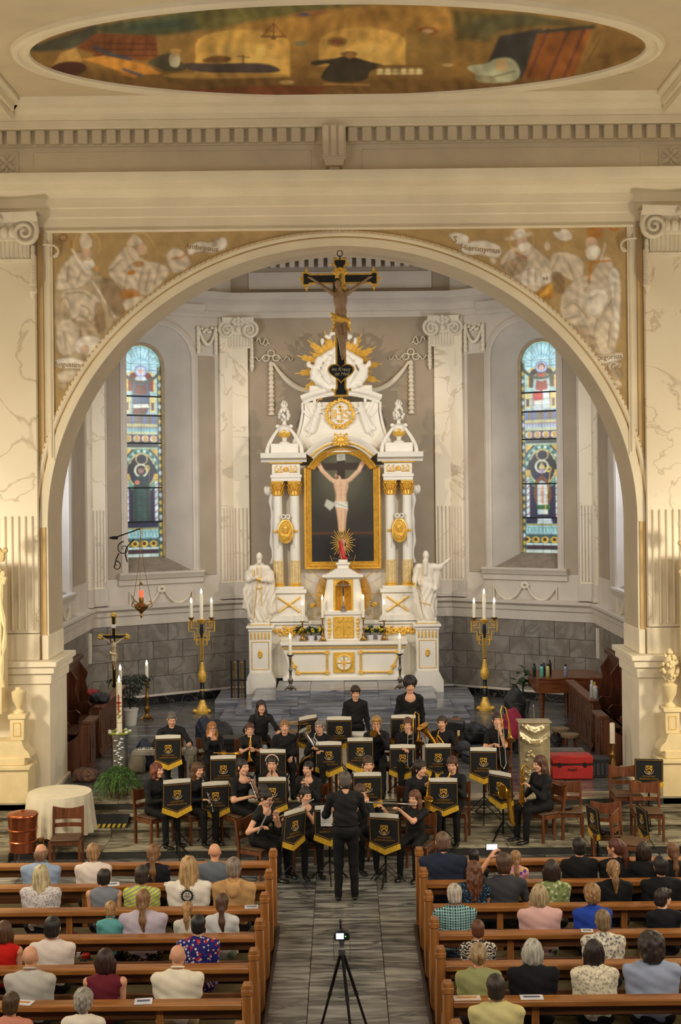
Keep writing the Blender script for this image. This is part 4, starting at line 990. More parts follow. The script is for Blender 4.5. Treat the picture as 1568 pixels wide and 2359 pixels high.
# retable wall, column pedestals, columns, entablature
YR=31.75
m=MB(); m.box(-1.68,1.68,YR,32.2,2.4,6.3); wo('retable_wall',m,WHITE)
for s in (-1,1):
    a,b=sorted((s*.93,s*1.70))
    m=MB(); m.box(a,b,31.32,YR,2.62,3.2,.01); m.box(a-.04,b+.04,31.27,YR,3.2,3.3,.012); m.box(a+.02,b-.02,31.34,YR,3.3,3.36,.01); m.prism([(a-.08,2.5),(b+.08,2.5),(b+.06,2.6),(b,2.66),(a,2.66),(a-.06,2.6)],31.26,YR); pd=wo('column_pedestal',m,WHITE)
    m=MB(); cx=(a+b)/2; cz=2.93
    for d in (-1,1):
        m.tube([(cx-.24,31.30,cz-d*.17),(cx+.24,31.30,cz+d*.17)],.02,6)
        for e in (-1,1):
            for k in range(4): t=.09+.05*k; m.tube([(cx+e*t,31.30,cz+e*d*t*.7),(cx+e*(t+.05),31.29,cz+e*d*t*.7+.035)],[.012,.003],5); m.tube([(cx+e*t,31.30,cz+e*d*t*.7),(cx+e*(t+.05),31.29,cz+e*d*t*.7-.03)],[.012,.003],5)
    m.ell((cx,31.29,cz),(.05,.03,.05),10,7); wo('crossed_gilded_palms',m,GOLD,pd)
    for q_ in (1.165,1.575):
        x=s*q_; y=31.52
        m=MB(); m.lathe([(.118,3.95),(.117,4.4),(.108,5.3),(.103,5.58)],20,(x,y,0)); col=wo('column',m,WHITE)
        m=MB(); prof=[]
        n=48; rows=[[],[]]
        for i in range(n):
            a_=2*PI*i/n; r=.128 if i%4<2 else .116; rows[0].append((x+r*math.cos(a_),y+r*math.sin(a_),3.44)); rows[1].append((x+r*math.cos(a_),y+r*math.sin(a_),3.97))
        m.grid(rows,close=True); m.lathe([(.128,3.95),(.128,3.99),(.118,3.99)],20,(x,y,0)); wo('column_fluting',m,GOLDD,col,20)
        m=MB(); m.lathe([(.16,3.33),(.16,3.37),(.135,3.39),(.15,3.42),(.125,3.45)],20,(x,y,0)); wo('column_base',m,GOLD,col)
        m=MB(); m.lathe([(.105,5.56),(.125,5.58),(.11,5.61),(.12,5.75),(.17,5.89)],16,(x,y,0)); m.box(x-.16,x+.16,y-.16,y+.16,5.885,5.92,.01)
        for row,(r0,z0,h0) in enumerate(((.12,5.60,.13),(.135,5.70,.15))):
            for k in range(8):
                a_=2*PI*(k+.5*row)/8; c,sn=math.cos(a_),math.sin(a_); m.tube([(x+r0*c,y+r0*sn,z0),(x+(r0+.015)*c,y+(r0+.015)*sn,z0+h0*.6),(x+(r0+.055)*c,y+(r0+.055)*sn,z0+h0),(x+(r0+.06)*c,y+(r0+.06)*sn,z0+h0-.03)],[.035,.04,.025,.01],6,flat=.5)
        for k in range(4):
            a_=PI/4+k*PI/2; m.ell((x+.17*math.cos(a_),y+.17*math.sin(a_),5.86),(.03,.03,.035),7,6)
        wo('column_capital',m,GOLD,col)
    a,b=sorted((s*1.02,s*1.70))
    m=MB(); m.box(a,b,31.38,YR+.1,6.08,6.34,.008); m.box(a-.02,b+.02,31.36,YR+.1,5.92,6.0,.008); m.box(a-.04,b+.04,31.34,YR+.1,6.0,6.08,.01); en=wo('entablature_block',m,WHITE)
    m=MB(); cx=(a+b)/2
    m.box(a-.06,b+.06,31.32,31.4,6.345,6.375,.01)
    for e in (-1,1):
        spiral(m,cx+e*.21,6.21,31.375,.07,1.2,e,.014,n=20,proj=.01); m.tube([(cx+e*.13,31.365,6.14),(cx+e*.13,31.365,6.27),(cx+e*.1,31.365,6.29)],.014,6); m.tube([(cx+e*.28,31.365,6.14),(cx+e*.08,31.365,6.14)],.013,6)
    for k in range(7): a_=PI*k/6; m.tube([(cx,31.365,6.15),(cx+.075*math.cos(a_),31.36,6.18+.09*math.sin(a_))],[.008,.017],6)
    wo('gilded_frieze',m,GOLD,en)
    m=MB(); m.prism([(31.7,6.38),(31.34,6.38),(31.30,6.44),(31.16,6.48),(31.12,6.60),(31.7,6.62)],min(s*.86,s*1.96),max(s*.86,s*1.96),0); wo('cornice',m,WHITE,en,25)
    m=MB(); a,b=sorted((s*1.05,s*1.72)); m.box(a,b,31.3,31.7,6.6,6.83,.012); wo('urn_plinth',m,WHITE,en)
    # flaming urn on the cornice
    m=MB(); x=s*1.39; y=31.45
    m.lathe([(.13,6.83),(.13,6.86),(.05,6.90),(.06,6.95),(.14,7.05),(.16,7.18),(.17,7.24),(.12,7.27),(.05,7.30),(.04,7.36),(.09,7.40),(.05,7.42)],18,(x,y,0))
    ur=wo('flaming_urn',m,WHITE)
    m=MB(); m.lathe([(.10,6.98),(.158,7.04),(.164,7.10),(.10,7.10)],18,(x,y,0)); m.ell((x,y-.15,7.12),(.05,.03,.05),7,5); wo('urn_gilding',m,GOLD,ur)
    m=MB()
    for i in range(60):
        t=rs.random(); r=.13*math.sin(PI*min(1,.15+t*.85))**.8*(1.25-t); a_=rs.uniform(0,2*PI); m.ell((x+r*math.cos(a_),y+r*math.sin(a_),7.42+t*.36),(.035,.035,.05),6,5)
    for i in range(6): a_=i; m.tube([(x,y,7.68),(x+.07*math.cos(a_),y+.05*math.sin(a_),7.78),(x+.03*math.cos(a_),y+.03*math.sin(a_),7.88)],[.03,.025,.004],6)
    wo('urn_flames',m,WHITE,ur)
    for e in (-1,1):
        m=MB(); pts=[(x+e*(.15+.30*t-.05*math.sin(t*7)),y-.05,7.20-.62*t+.10*math.sin(t*5.5)) for t in [i/12 for i in range(13)]]; m.tube(pts,[.03+.035*(i/12) for i in range(13)],7); m.ell((x+e*.16,y-.05,7.25),(.055,.04,.05),7,6); wo('urn_garland',m,WHITE,ur)
# arched pediment between the entablatures, gilded bead course, cartouche
m=MB(); rows=[]
for r_,y_ in ((.86,31.6),(.86,31.4),(.93,31.36),(.97,31.36),(1.02,31.30),(1.10,31.26),(1.10,31.7)):
    rows.append([(r_*1.02*math.cos(a_),y_,5.92+r_*math.sin(a_)) for a_ in [R(38)+R(104)*i/28 for i in range(29)]])
m.grid(rows); wo('arched_pediment',m,WHITE,None,30)
m=MB()
for i in range(44): a_=R(40)+R(100)*i/43; m.ell((.955*math.cos(a_),31.345,5.92+.925*math.sin(a_)),(.03,.02,.024),6,5)
wo('gold_bead_course',m,GOLD)
m=MB(); m.ell((-.02,31.3,6.90),(.10,.05,.09),12,8)
for k in range(12): a_=2*PI*k/12; m.ell((-.02+.14*math.cos(a_),31.29,6.90+.12*math.sin(a_)),(.05,.03,.035),8,6,Rm=rotm(0,-a_,0))
for e in (-1,1): m.tube([(-.02+e*.08,31.29,7.0),(-.02+e*.15,31.28,7.05),(-.02+e*.17,31.28,6.98)],[.03,.03,.01],7); m.tube([(-.02+e*.1,31.29,6.8),(-.02+e*.18,31.28,6.77),(-.02+e*.17,31.28,6.84)],[.03,.03,.01],7)
wo('gilded_cartouche',m,GOLD)
# attic with curved sides and cornice
m=MB(); L_=[(1.14,6.62),(1.14,6.74),(1.10,6.9),(1.01,7.1),(.94,7.35),(.90,7.6),(.90,7.84)]
m.prism([(-x,z) for x,z in L_[::-1]]+[(x,z) for x,z in L_],31.62,31.95); wo('attic',m,WHITE)
m=MB()
rows=[]
for y_,dz,ex in ((31.9,0,0),(31.58,0,0),(31.56,.06,.02),(31.48,.12,.06),(31.46,.2,.08),(31.9,.22,.08)):
    rows.append([((.92+ex)*t,y_,7.80+dz+.20*(1-t*t)) for t in [-1+2*i/16 for i in range(17)]])
m.grid(rows); wo('attic_cornice',m,WHITE,None,30)
m=MB(); m.box(-.78,.76,31.55,31.9,8.0,8.25,.02); wo('attic_block',m,WHITE)
for s in (-1,1):
    m=MB(); pts=[(s*(x+.05),31.60,z) for x,z in L_]; m.tube(pts,[.06,.06,.05,.04,.035,.03,.03],7); m.ell((s*1.2,31.58,6.70),(.09,.07,.08),8,6); wo('side_scroll',m,WHITE)
# gilded wreath and sacred monogram
WC=(-.035,31.58,7.55)
m=MB()
for k in range(54):
    a_=2*PI*k/54; r=.32+rs.uniform(-.03,.03); m.ell((WC[0]+r*math.cos(a_),WC[1]-.02+rs.uniform(-.015,.015),WC[2]+r*math.sin(a_)),(.05,.03,.035),7,5,Rm=rotm(0,rs.uniform(0,3),0))
wr_=wo('gilded_wreath',m,GOLD)
m=MB(); m.merge(text_mb('IHS',.34,.01),Matrix.Translation((WC[0],31.60,WC[2]-.02))); m.box(WC[0]-.015,WC[0]+.015,31.59,31.61,WC[2]+.05,WC[2]+.24); m.box(WC[0]-.075,WC[0]+.075,31.59,31.61,WC[2]+.155,WC[2]+.185)
for k in (-1,0,1): m.tube([(WC[0],31.6,WC[2]-.22),(WC[0]+k*.07,31.6,WC[2]-.15)],[.012,.02],6)
wo('monogram',m,GOLD,wr_,0)
# flying angels in relief either side of the wreath
for s in (-1,1):
    def A(x,z,d=.0): return (WC[0]+s*x,31.62-d,z)
    pr=[('e',A(.50,7.79,.05),(.05,.05,.058)),('c',A(.51,7.70,.03),A(.60,7.44,.04),.062,.08),('c',A(.60,7.44,.03),A(.70,7.14,.03),.095,.085),('c',A(.60,7.42,.03),A(.82,7.18,.02),.085,.045),('c',A(.64,7.2,.02),A(.78,7.02,.02),.07,.03),('c',A(.50,7.63,.06),A(.36,7.56,.07),.028,.02),('c',A(.52,7.68,.06),A(.36,7.70,.07),.028,.02),
        ('e',A(.74,7.70,.0),(.055,.035,.21),rotm(0,s*.45,0)),('e',A(.62,7.88,.0),(.038,.03,.15),rotm(0,s*.1,0)),('e',A(.82,7.56,.0),(.04,.03,.14),rotm(0,s*.7,0))]
    wo('angel_relief',sdf_mb(pr,.014,.018,disp=lambda X,Y,Z:.006*np.sin(80*X+30*Z)),WHITE,None,180)
# glory of clouds and golden rays
GC=Vector((-.05,31.62,8.66))
for k in range(28):
    a_=2*PI*k/28+.11
    if -2.0<((a_+PI)%(2*PI)-PI)<-1.15: continue
    long_=k%2==0; L=1.08 if long_ else .84
    m=MB(); c,sn=math.cos(a_),math.sin(a_)
    for j in range(-3,4):
        b=a_+j*.034; l=L*(1-.07*abs(j)-(.05 if j%2 else 0)); m.tube([(GC.x+.38*math.cos(b),31.66,GC.z+.38*math.sin(b)),(GC.x+l*math.cos(b),31.64,GC.z+l*math.sin(b)*.93)],[.018,.013],5)
    wo('golden_ray',m,GOLD)
pr=[('e',(GC.x,31.56,GC.z-.02),(.50,.10,.44))]
for k in range(15):
    a_=R(188)+R(164)*k/14; pr.append(('e',(GC.x+.60*math.cos(a_),31.5,GC.z-.06+.42*math.sin(a_)),(.12+.03*(k%2),.11,.10+.02*(k%3))))
for s in (-1,1):
    pr+=[('c',(GC.x+s*.10,31.50,GC.z+.44),(GC.x+s*.50,31.47,GC.z+.18),.075,.09),('c',(GC.x+s*.45,31.46,GC.z+.18),(GC.x+s*.62,31.47,GC.z-.06),.07,.08),('c',(GC.x+s*.5,31.45,GC.z+.02),(GC.x+s*.74,31.46,GC.z+.06),.06,.05),('e',(GC.x+s*.74,31.46,GC.z+.12),(.055,.05,.065)),('c',(GC.x+s*.22,31.45,GC.z+.24),(GC.x+s*.36,31.42,GC.z-.12),.09,.10),('c',(GC.x+s*.36,31.42,GC.z-.1),(GC.x+s*.24,31.42,GC.z-.34),.09,.08),('e',(GC.x+s*.26,31.5,GC.z+.76),(.08,.06,.07)),('e',(GC.x+s*.40,31.52,GC.z+.66),(.05,.04,.09)),('e',(GC.x+s*.14,31.5,GC.z+.84),(.09,.05,.05))]
wo('cloud_glory',sdf_mb(pr,.024,.035,disp=lambda X,Y,Z:.014*np.sin(30*X+14*Z)*np.sin(26*Z-9*X)),WHITE,None,180)
# gilded stepped frame and painting
def outline(o,n=18):
    hw=.777+o; zs=6.20+o*.3; r=.80+o; cz=6.60-.80; th=math.asin(min(1,(zs-cz)/r))
    return [(-hw,3.92-o),(-hw,zs),(-r*math.cos(th),zs)]+[(r*math.cos(PI-th-(PI-2*th)*i/n),cz+r*math.sin(PI-th-(PI-2*th)*i/n)) for i in range(1,n)]+[(r*math.cos(th),zs),(hw,zs),(hw,3.92-o)]
m=MB(); rows=[]
for o_,y_ in ((-.02,31.72),(-.02,31.70),(.01,31.66),(.03,31.68),(.045,31.64),(.08,31.60),(.10,31.63),(.115,31.59),(.145,31.57),(.165,31.60),(.165,31.75)):
    rows.append([(x,y_,z) for x,z in outline(o_)])
m.grid(rows,close=True); fr=wo('picture_frame',m,GOLD,None,25)
p=Pic(700,880,1025,1310,1.3,g_(40,35,28)); a1=lambda r,g,b:alb(r,g,b,(.86,.8,.72))
p.a[:]=np.array(a1(42,36,28)); p.ell(785,1105,70,70,a1(66,62,44),soft=60).ell(785,1090,40,50,a1(84,80,58),soft=40)
p.poly([(700,1235),(880,1235),(880,1310),(700,1310)],a1(28,24,22),8).line([(714,1229),(862,1227)],3,a1(96,46,22),5)
p.poly([(776,1040),(794,1040),(796,1250),(778,1250)],a1(44,32,22),2).poly([(728,1067),(842,1065),(842,1082),(728,1084)],a1(50,36,24),2).poly([(775,1047),(794,1045),(795,1060),(776,1062)],a1(170,164,146),2).line([(780,1051),(790,1050)],1.5,a1(50,46,40)).line([(782,1056),(789,1055)],1.5,a1(50,46,40))
sk=a1(206,166,128); sd=a1(160,116,84)
p.line([(733,1068),(742,1084),(762,1104),(772,1110)],9,sk,3).line([(834,1068),(826,1084),(806,1104),(796,1110)],9,sk,3).ell(733,1069,5,5,sd).ell(835,1067,5,5,sd)
p.poly([(768,1104),(800,1104),(802,1120),(797,1140),(798,1165),(772,1165),(774,1140),(769,1120)],sk,3).line([(785,1110),(785,1150)],3,sd,4,.5).line([(774,1128),(796,1128)],2,sd,4,.4)
p.ell(779,1097,7,9,sk,-15).ell(782,1091,8,5,a1(50,32,20),-10).ell(776,1100,4,4,a1(110,70,46))
p.poly([(770,1155),(800,1156),(801,1175),(790,1172),(772,1168)],a1(206,200,178),3).poly([(772,1160),(752,1150),(747,1165),(760,1176),(768,1168)],a1(176,170,148),3).line([(775,1160),(798,1168)],1.5,a1(130,124,104),2)
p.poly([(773,1168),(800,1172),(797,1195),(795,1220),(790,1226),(780,1224),(778,1200)],sk,3).line([(786,1176),(785,1222)],2,sd,3,.7)
p.line([(799,1110),(796,1140),(797,1160)],3,sd,4,.7).line([(771,1112),(774,1140),(773,1160)],3,sd,4,.6).line([(776,1122),(784,1118)],1.5,sd,3,.6).line([(787,1118),(795,1122)],1.5,sd,3,.6).line([(778,1140),(794,1140)],1.5,sd,3,.6).line([(795,1175),(793,1220)],3,sd,3,.7).line([(776,1175),(781,1215)],3,sd,3,.5).line([(742,1086),(764,1108)],2.5,sd,3,.6).line([(826,1086),(804,1108)],2.5,sd,3,.6).ell(773,1097,3,5,sd,0,3,.6).ell(786,1094,4,7,a1(46,30,20),-10,3)
nx,nz=120,215; gx=np.linspace(-.80,.80,nx); gz=np.linspace(6.62,3.88,nz); X,Zz=np.meshgrid(gx,gz); X=X.ravel(); Zz=Zz.ravel(); px=X*F/31.7; py=(CH-Zz)*F/31.7
ol=outline(.0); keep=(np.abs(X)<.80)&((Zz<6.22)|((X**2+(Zz-5.80)**2)<.815**2))
o=painted('altar_painting',np.stack([X,np.full_like(X,31.71),Zz],1).tolist(),grid_faces(nx,nz,keep),p.sample(U0+px*CR+py*SR-0,V0+py*CR-px*SR),paint('oil_painting',.5),fr); o['label']='dark oil painting of a crucified figure'
# oval relief medallions hung between the columns
for s in (-1,1):
    m=MB(); cx=s*1.38; cz=4.70; T=Matrix.Translation((cx,31.38,cz))@Matrix.Rotation(PI/2,4,'X')
    m.lathe([(.17,0),(.19,.02),(.19,.05),(.165,.06),(.16,.035)],30,T=T,sy=1.55); md=wo('relief_medallion',m,GOLD)
    pr=[('e',(cx,31.34,cz-.13),(.13,.05,.10)),('e',(cx-.01,31.31,cz+.08),(.06,.05,.075)),('e',(cx-.01,31.33,cz+.10),(.085,.03,.09)),('c',(cx-.1,31.32,cz-.08),(cx+.06,31.30,cz-.12),.03,.03),('c',(cx+.1,31.32,cz-.02),(cx+.04,31.30,cz-.14),.03,.025),('e',(cx,31.30,cz),(.04,.03,.05))]
    wo('relief_bust',sdf_mb(pr,.012,.02,disp=lambda X,Y,Z:.004*np.sin(90*X+60*Z)),GOLD,md,180)
    m=MB()
    for e in (-1,1): m.tube([(cx+e*(.05+.05*math.cos(2*PI*i/12)),31.36,cz+.36+.045*math.sin(2*PI*i/12)) for i in range(12)],.016,6,closed=True); m.tube([(cx+e*.05,31.36,cz+.33),(cx+e*.17,31.37,cz+.1),(cx+e*.18,31.38,cz-.3),(cx+e*.2,31.38,cz-.4)],.014,6,flat=.6)
    wo('ribbon_bow',m,WHITE,md)
    for e in (-1,1): m=MB(); m.box(cx+e*.25-.05,cx+e*.25+.05,31.385,31.41,cz-.03,cz+.03,.006); wo('medallion_clasp',m,GOLD,md)
    # garlands down the outer edge of the retable
    m=MB(); m.ell((s*1.80,31.7,5.68),(.12,.1,.12),9,7); m.ell((s*1.86,31.68,5.72),(.06,.06,.09),8,6)
    pts=[(s*(1.72+.02*math.sin(i*1.3)),31.68,5.6-.17*i) for i in range(11)]; m.tube(pts,[.05+.02*math.sin(i*2.0) for i in range(11)],8); wo('side_garland',m,WHITE)
# tabernacle with niche
m=MB(); m.box(-.47,.47,30.98,31.4,ZT,2.72,.012); m.box(-.50,.50,30.95,31.4,2.70,2.80,.012); tb=wo('tabernacle',m,WHITE)
m=MB(); m.box(-.25,.25,30.955,31.0,2.14,2.66,.012)
m.box(-.235,-.004,30.94,30.96,2.16,2.64,.008); m.box(.004,.235,30.94,30.96,2.16,2.64,.008)
for s in (-1,1):
    for k in range(12): a_=2*PI*k/12; m.ell((s*.12+.07*math.cos(a_),30.935,2.34+.10*math.sin(a_)),(.022,.012,.022),6,5)
    for k in range(8): m.ell((s*(.05+.02*k),30.935,2.56+.02*math.sin(k*2)),(.02,.012,.025),6,5)
wo('tabernacle_doors',m,GOLD,tb)
for s in (-1,1):
    z=2.64; m=MB()
    for r,h in ((.03,.08),(.045,.09),(.03,.07),(.05,.1),(.035,.08),(.02,.08)): m.ell((s*.34,30.965,z-h/2),(r,.025,h*.55),7,6); z-=h
    wo('gilded_drop',m,GOLD,tb)
m=MB()
for s in (-1,1):
    m.prism([(s*.24,2.78),(s*.38,2.78),(s*.38,3.58),(s*.24,3.58)],31.02,31.45); m.prism([(s*.38,2.78),(s*.52,2.78),(s*.46,3.1),(s*.40,3.5),(s*.38,3.58)],31.1,31.42)
m.box(-.42,.42,31.0,31.45,3.56,3.60,.008); m.prism([(-.50,3.60),(.48,3.60),(.48,3.66),(.36,3.68),(.15,3.80),(-.17,3.80),(-.38,3.68),(-.50,3.66)],30.95,31.45); nb=wo('niche_aedicule',m,WHITE,tb)
m=MB(); n=16; ar_=[(.19*math.cos(PI*i/n),3.33+.19*math.sin(PI*i/n)) for i in range(n+1)]
m.prism([(-.24,3.57),(-.24,2.80),(-.19,2.80)]+ar_[::-1]+[(.19,2.80),(.24,2.80),(.24,3.57)],31.02,31.06)
rows=[[(.19*math.cos(PI*i/12),31.06+.30*math.sin(PI*i/12),z) for i in range(13)] for z in (2.8,3.0,3.33)]
for k in range(1,6): e=k*PI/10; rows.append([(.19*math.cos(e)*math.cos(PI*i/12),31.06+.30*math.sin(PI*i/12)*math.cos(e),3.33+.19*math.sin(e)) for i in range(13)])
m.grid(rows); m.box(-.2,.2,31.02,31.4,2.78,2.81); wo('gilded_niche',m,GOLD,nb)
m=MB(); m.box(-.14,.14,31.03,31.35,3.80,3.92,.012); m.box(-.17,.17,31.0,31.38,3.9,3.95,.01); m.box(-.11,.11,31.05,31.33,3.95,4.02,.012); wo('finial_block',m,WHITE,nb)
m=MB()
for k in range(110):
    a_=2*PI*k/110
    if math.sin(a_)<-.8: continue
    L=.68 if k%11 else 1.0
    m.tube([(.4*math.cos(a_),31.56,3.15+.4*math.sin(a_)),(L*math.cos(a_),31.52,3.15+L*math.sin(a_))],[.030,.030 if L<.8 else .014],5,flat=.5)
wo('gilded_sunburst',m,GOLD)
for s in (-1,1):
    m=MB()
    for k in range(14): m.ell((s*.74+rs.uniform(-.06,.06),31.48,2.9+rs.uniform(-.05,.05)),(.035,.03,.03),6,5)
    wo('gilded_rose',m,GOLD)
# ---------------------------------------------------------------- statues of the two saints
def statue(cx,name,label,kind):
    base=Vector((cx,31.25,2.53)); t=thing(name,label,'statue',base)
    s=1 if cx>0 else -1
    pr=[('c',(0,0,.08),(0,0,.75),.23,.19),('e',(0,0,.95),(.21,.15,.22)),('c',(-.17,.0,1.28),(.17,0,1.28),.09,.09),('e',(0,0,1.15),(.19,.13,.2)),('c',(0,0,1.3),(0,-.01,1.45),.06,.055),
        ('c',(-.12,-.16,.1),(-.06,-.1,.8),.07,.05),('c',(.1,-.17,.06),(.06,-.12,.8),.08,.05),('c',(.0,-.18,.05),(.02,-.14,.6),.06,.04),('c',(.19,.02,.06),(.17,0,.9),.07,.06),('c',(-.19,.02,.06),(-.17,0,.9),.07,.06)]
    head=[('e',(0,-.03,1.57),(.075,.09,.11)),('c',(0,-.11,1.55),(0,-.12,1.53),.014,.02),('e',(0,-.07,1.46),(.055,.05,.09)),('c',(0,0,1.3),(0,-.01,1.5),.06,.055)]
    if kind=='cope':
        pr+=[('c',(-.18,0,1.26),(-.26,-.05,1.02),.075,.07),('c',(-.26,-.05,1.02),(-.05,-.19,1.08),.06,.05),('c',(.18,0,1.26),(.27,-.05,1.0),.075,.07),('c',(.27,-.05,1.0),(.08,-.2,1.02),.06,.05),
             ('c',(-.27,.03,1.15),(-.33,.0,.35),.09,.08),('c',(.27,.03,1.15),(.30,.0,.25),.09,.09),('c',(-.2,.08,1.2),(-.22,.08,.12),.10,.12),('c',(.2,.08,1.2),(.22,.08,.12),.1,.12),('c',(0,.1,1.3),(0,.12,.15),.14,.16),('c',(-.33,-.02,.8),(-.40,-.06,.76),.05,.03)]
    else:
        pr+=[('c',(-.18,0,1.26),(-.27,-.06,1.0),.075,.065),('c',(-.27,-.06,1.0),(-.30,-.2,.82),.06,.045),('c',(.18,0,1.28),(.34,-.06,1.28),.08,.07),('c',(.34,-.06,1.28),(.50,-.12,1.42),.055,.035),('c',(.5,-.12,1.42),(.58,-.13,1.50),.03,.02),
             ('c',(-.22,.04,1.2),(-.24,.04,.2),.09,.1),('c',(.2,.06,1.2),(.12,.08,.12),.09,.12),('c',(-.15,-.12,.9),(.22,-.1,.75),.06,.06),('c',(.3,-.02,1.2),(.26,.02,.78),.07,.05),('c',(-.02,-.12,1.42),(-.02,-.15,1.12),.07,.03)]
    ds=lambda X,Y,Z:.013*np.sin(46*X+6*np.sin(5*Z)+14*Y)*np.clip(1.35-Z,0,1)+.006*np.sin(80*X+20*Z)*np.clip(1.4-Z,0,1)
    mb=sdf_mb(pr,.02,.05,disp=ds); mb.merge(sdf_mb(head,.012,.02,disp=lambda X,Y,Z:.004*np.sin(120*X+60*Z)*np.clip((1.5-Z)*12,0,1)))
    obj('figure',mb,STATUE,t,180)
    m=MB(); m.box(-.24,.24,-.2,.2,0,.07,.02); obj('statue_base',m,STATUE,t)
    m=MB()
    if kind=='cope':
        m.tube([(-.05,-.16,1.35),(-.06,-.2,.9),(-.11,-.24,.35),(-.13,-.24,.1)],.010,6); m.tube([(.05,-.16,1.35),(.05,-.2,.9),(.05,-.26,.4)],.010,6); m.ell((0,-.21,1.04),(.06,.03,.05),8,6); m.tube([(-.10,-.22,.86),(0,-.24,.82),(.10,-.22,.86)],.012,6)
        m.tube([(-.15,-.14,1.28),(-.14,-.18,1.12),(-.06,-.2,1.06)],.014,6)
    else:
        m.tube([(-.12,-.14,1.3),(-.13,-.2,.9)],.009,6); obj('gilded_seam',m,GOLD,t); m=MB(); m.tube([(-.2,-.15,.45),(0,-.27,.42),(.2,-.14,.3)],.009,6); obj('gilded_hem',m,GOLD,t); m=MB(); m.tube([(-.42,-.24,.86),(-.20,-.24,.80)],.018,6); m.ell((-.31,-.24,.9),(.03,.02,.05),6,5)
    obj('gilded_trim',m,GOLD,t)
    if kind!='cope':
        m=MB(); m.prism([(-.35,.82),(-.27,.84),(-.10,.1),(-.13,.06),(-.17,.1)],-.255,-.24); obj('sword_blade',m,STATUE,t)
    else:
        m=MB(); m.prism([(-.40,.74),(-.34,.76),(-.2,.12),(-.25,.1)],-.1,-.085); obj('book_scroll',m,STATUE,t)
    return t
STATUE=mat('statue_white',C(226,216,198),.5,var=.04,scale=5)
statue(-2.02,'saint_statue','white statue of a bearded robed saint, hand on chest, left of the altar','cope')
statue(2.0,'saint_statue','white statue of a long-bearded saint with sword, arm outstretched, right of the altar','sword')
# small red-robed figure with golden rays on top of the tabernacle
t=thing('risen_figure','small carved figure in a red cloak before golden rays, atop the tabernacle','figurine',(0,31.18,4.02))
m=MB()
for k in range(30):
    a_=2*PI*k/30; L=.31 if k%2 else .25; m.tube([(.1*math.cos(a_),.06,.40+.1*math.sin(a_)),(L*math.cos(a_),.06,.40+L*1.25*math.sin(a_))],[.012,.007],5)
obj('ray_wreath',m,GOLD,t)
pr=[('c',(.02,0,.05),(.03,-.02,.28),.035,.045),('c',(-.03,-.02,.03),(-.01,0,.28),.03,.045),('e',(.0,0,.40),(.06,.04,.10)),('e',(-.01,-.02,.55),(.032,.035,.042)),('c',(0,0,.46),(-.01,-.01,.53),.02,.02),('c',(.06,0,.46),(.10,-.04,.36),.02,.016),('c',(-.06,0,.46),(-.11,-.02,.52),.02,.014)]
obj('figure',sdf_mb(pr,.01,.02),mat('carved_flesh',C(190,140,100),.5),t,180)
pr=[('c',(-.05,-.03,.44),(.02,-.05,.05),.03,.05),('c',(.02,-.04,.06),(.09,-.03,.02),.04,.03),('c',(-.06,.02,.45),(-.05,.02,.1),.025,.04)]
obj('red_cloak',sdf_mb(pr,.01,.02),mat('red_lacquer',C(190,38,30),.3,var=.1),t,180)
for x in (-.16,.16): m=MB(); m.ell((x,-.02,.02),(.05,.05,.035),8,6); m.ell((x*1.3,-.02,.025),(.045,.05,.035),8,6); obj('dark_cloud',m,mat('tarnished_silver',C(70,66,70),.4,.5),t)
# ---------------------------------------------------------------- candles
def candle(par,x,y,z,h,r=.028,lit=True):
    m=MB(); m.lathe([(r,0),(r,h-.02),(r*.8,h),(r*.3,h+.002)],14,(x,y,z)); cd=obj('candle',m,WAX,par)
    if lit:
        m=MB(); m.lathe([(.004,0),(.022,.022),(.026,.045),(.014,.085),(.001,.12)],10,(x,y,z+h)); obj('flame',m,FLAME,cd)
    return cd
def candlestick(loc,h,ch,label,group,metal=BRASS,r=.06,cr=.028,name='candlestick'):
    t=thing(name,label,'candlestick',loc,group=group); q=h
    m=MB()
    for k in range(3):
        a_=PI/2+k*2*PI/3; m.tube([(0,0,.10*q**.5),(r*1.1*math.cos(a_),r*1.1*math.sin(a_),.05),(r*1.7*math.cos(a_),r*1.7*math.sin(a_),.012)],[.02,.022,.02],7)
    m.lathe([(r*.9,.02),(r*1.1,.05),(r*.5,.10),(r*.35,.13)],12); obj('foot',m,metal,t)
    m=MB(); m.lathe([(r*.35,.12),(r*.6,h*.22),(r*.75,h*.28),(r*.3,h*.34),(r*.35,h*.5),(r*.55,h*.56),(r*.28,h*.62),(r*.3,h*.86),(r*.5,h*.9),(r*.3,h*.94)],12); obj('stem',m,metal,t)
    m=MB(); m.lathe([(r*.3,h*.93),(r*.95,h*.985),(r*1.0,h),(cr*1.2,h)],14); obj('drip_pan',m,metal,t)
    candle(t,0,0,h,ch,cr); return t
for u,v,lb in ((696,1394,'brass candlestick with lit candle among the plants, outer left on the altar table'),(742,1382,'brass candlestick with lit candle just left of the tabernacle'),(836,1380,'brass candlestick with lit candle just right of the tabernacle'),(884,1392,'brass candlestick with lit candle among the plants, outer right on the altar table')):
    p_=P(u,v,31.0 if abs(u-789)>60 else 30.92); zt=p_.z; inner=abs(u-789)<60
    candlestick((p_.x,p_.y,ZT),(.56 if inner else .48),zt-ZT-(.56 if inner else .48),lb,'altar table candlesticks',r=.055,cr=.031)
for u,lb in ((668,'silver floor candlestick with lit candle, left of the altar table'),(920,'silver floor candlestick with lit candle, right of the altar table')):
    p_=P(u,1470,29.5); candlestick((p_.x,29.5,1.15),.80,p_.z-1.15-.80,lb,'floor candlesticks on the altar step',mat('dull_pewter',C(120,112,96),.35,.7,var=.2),.085,.038)
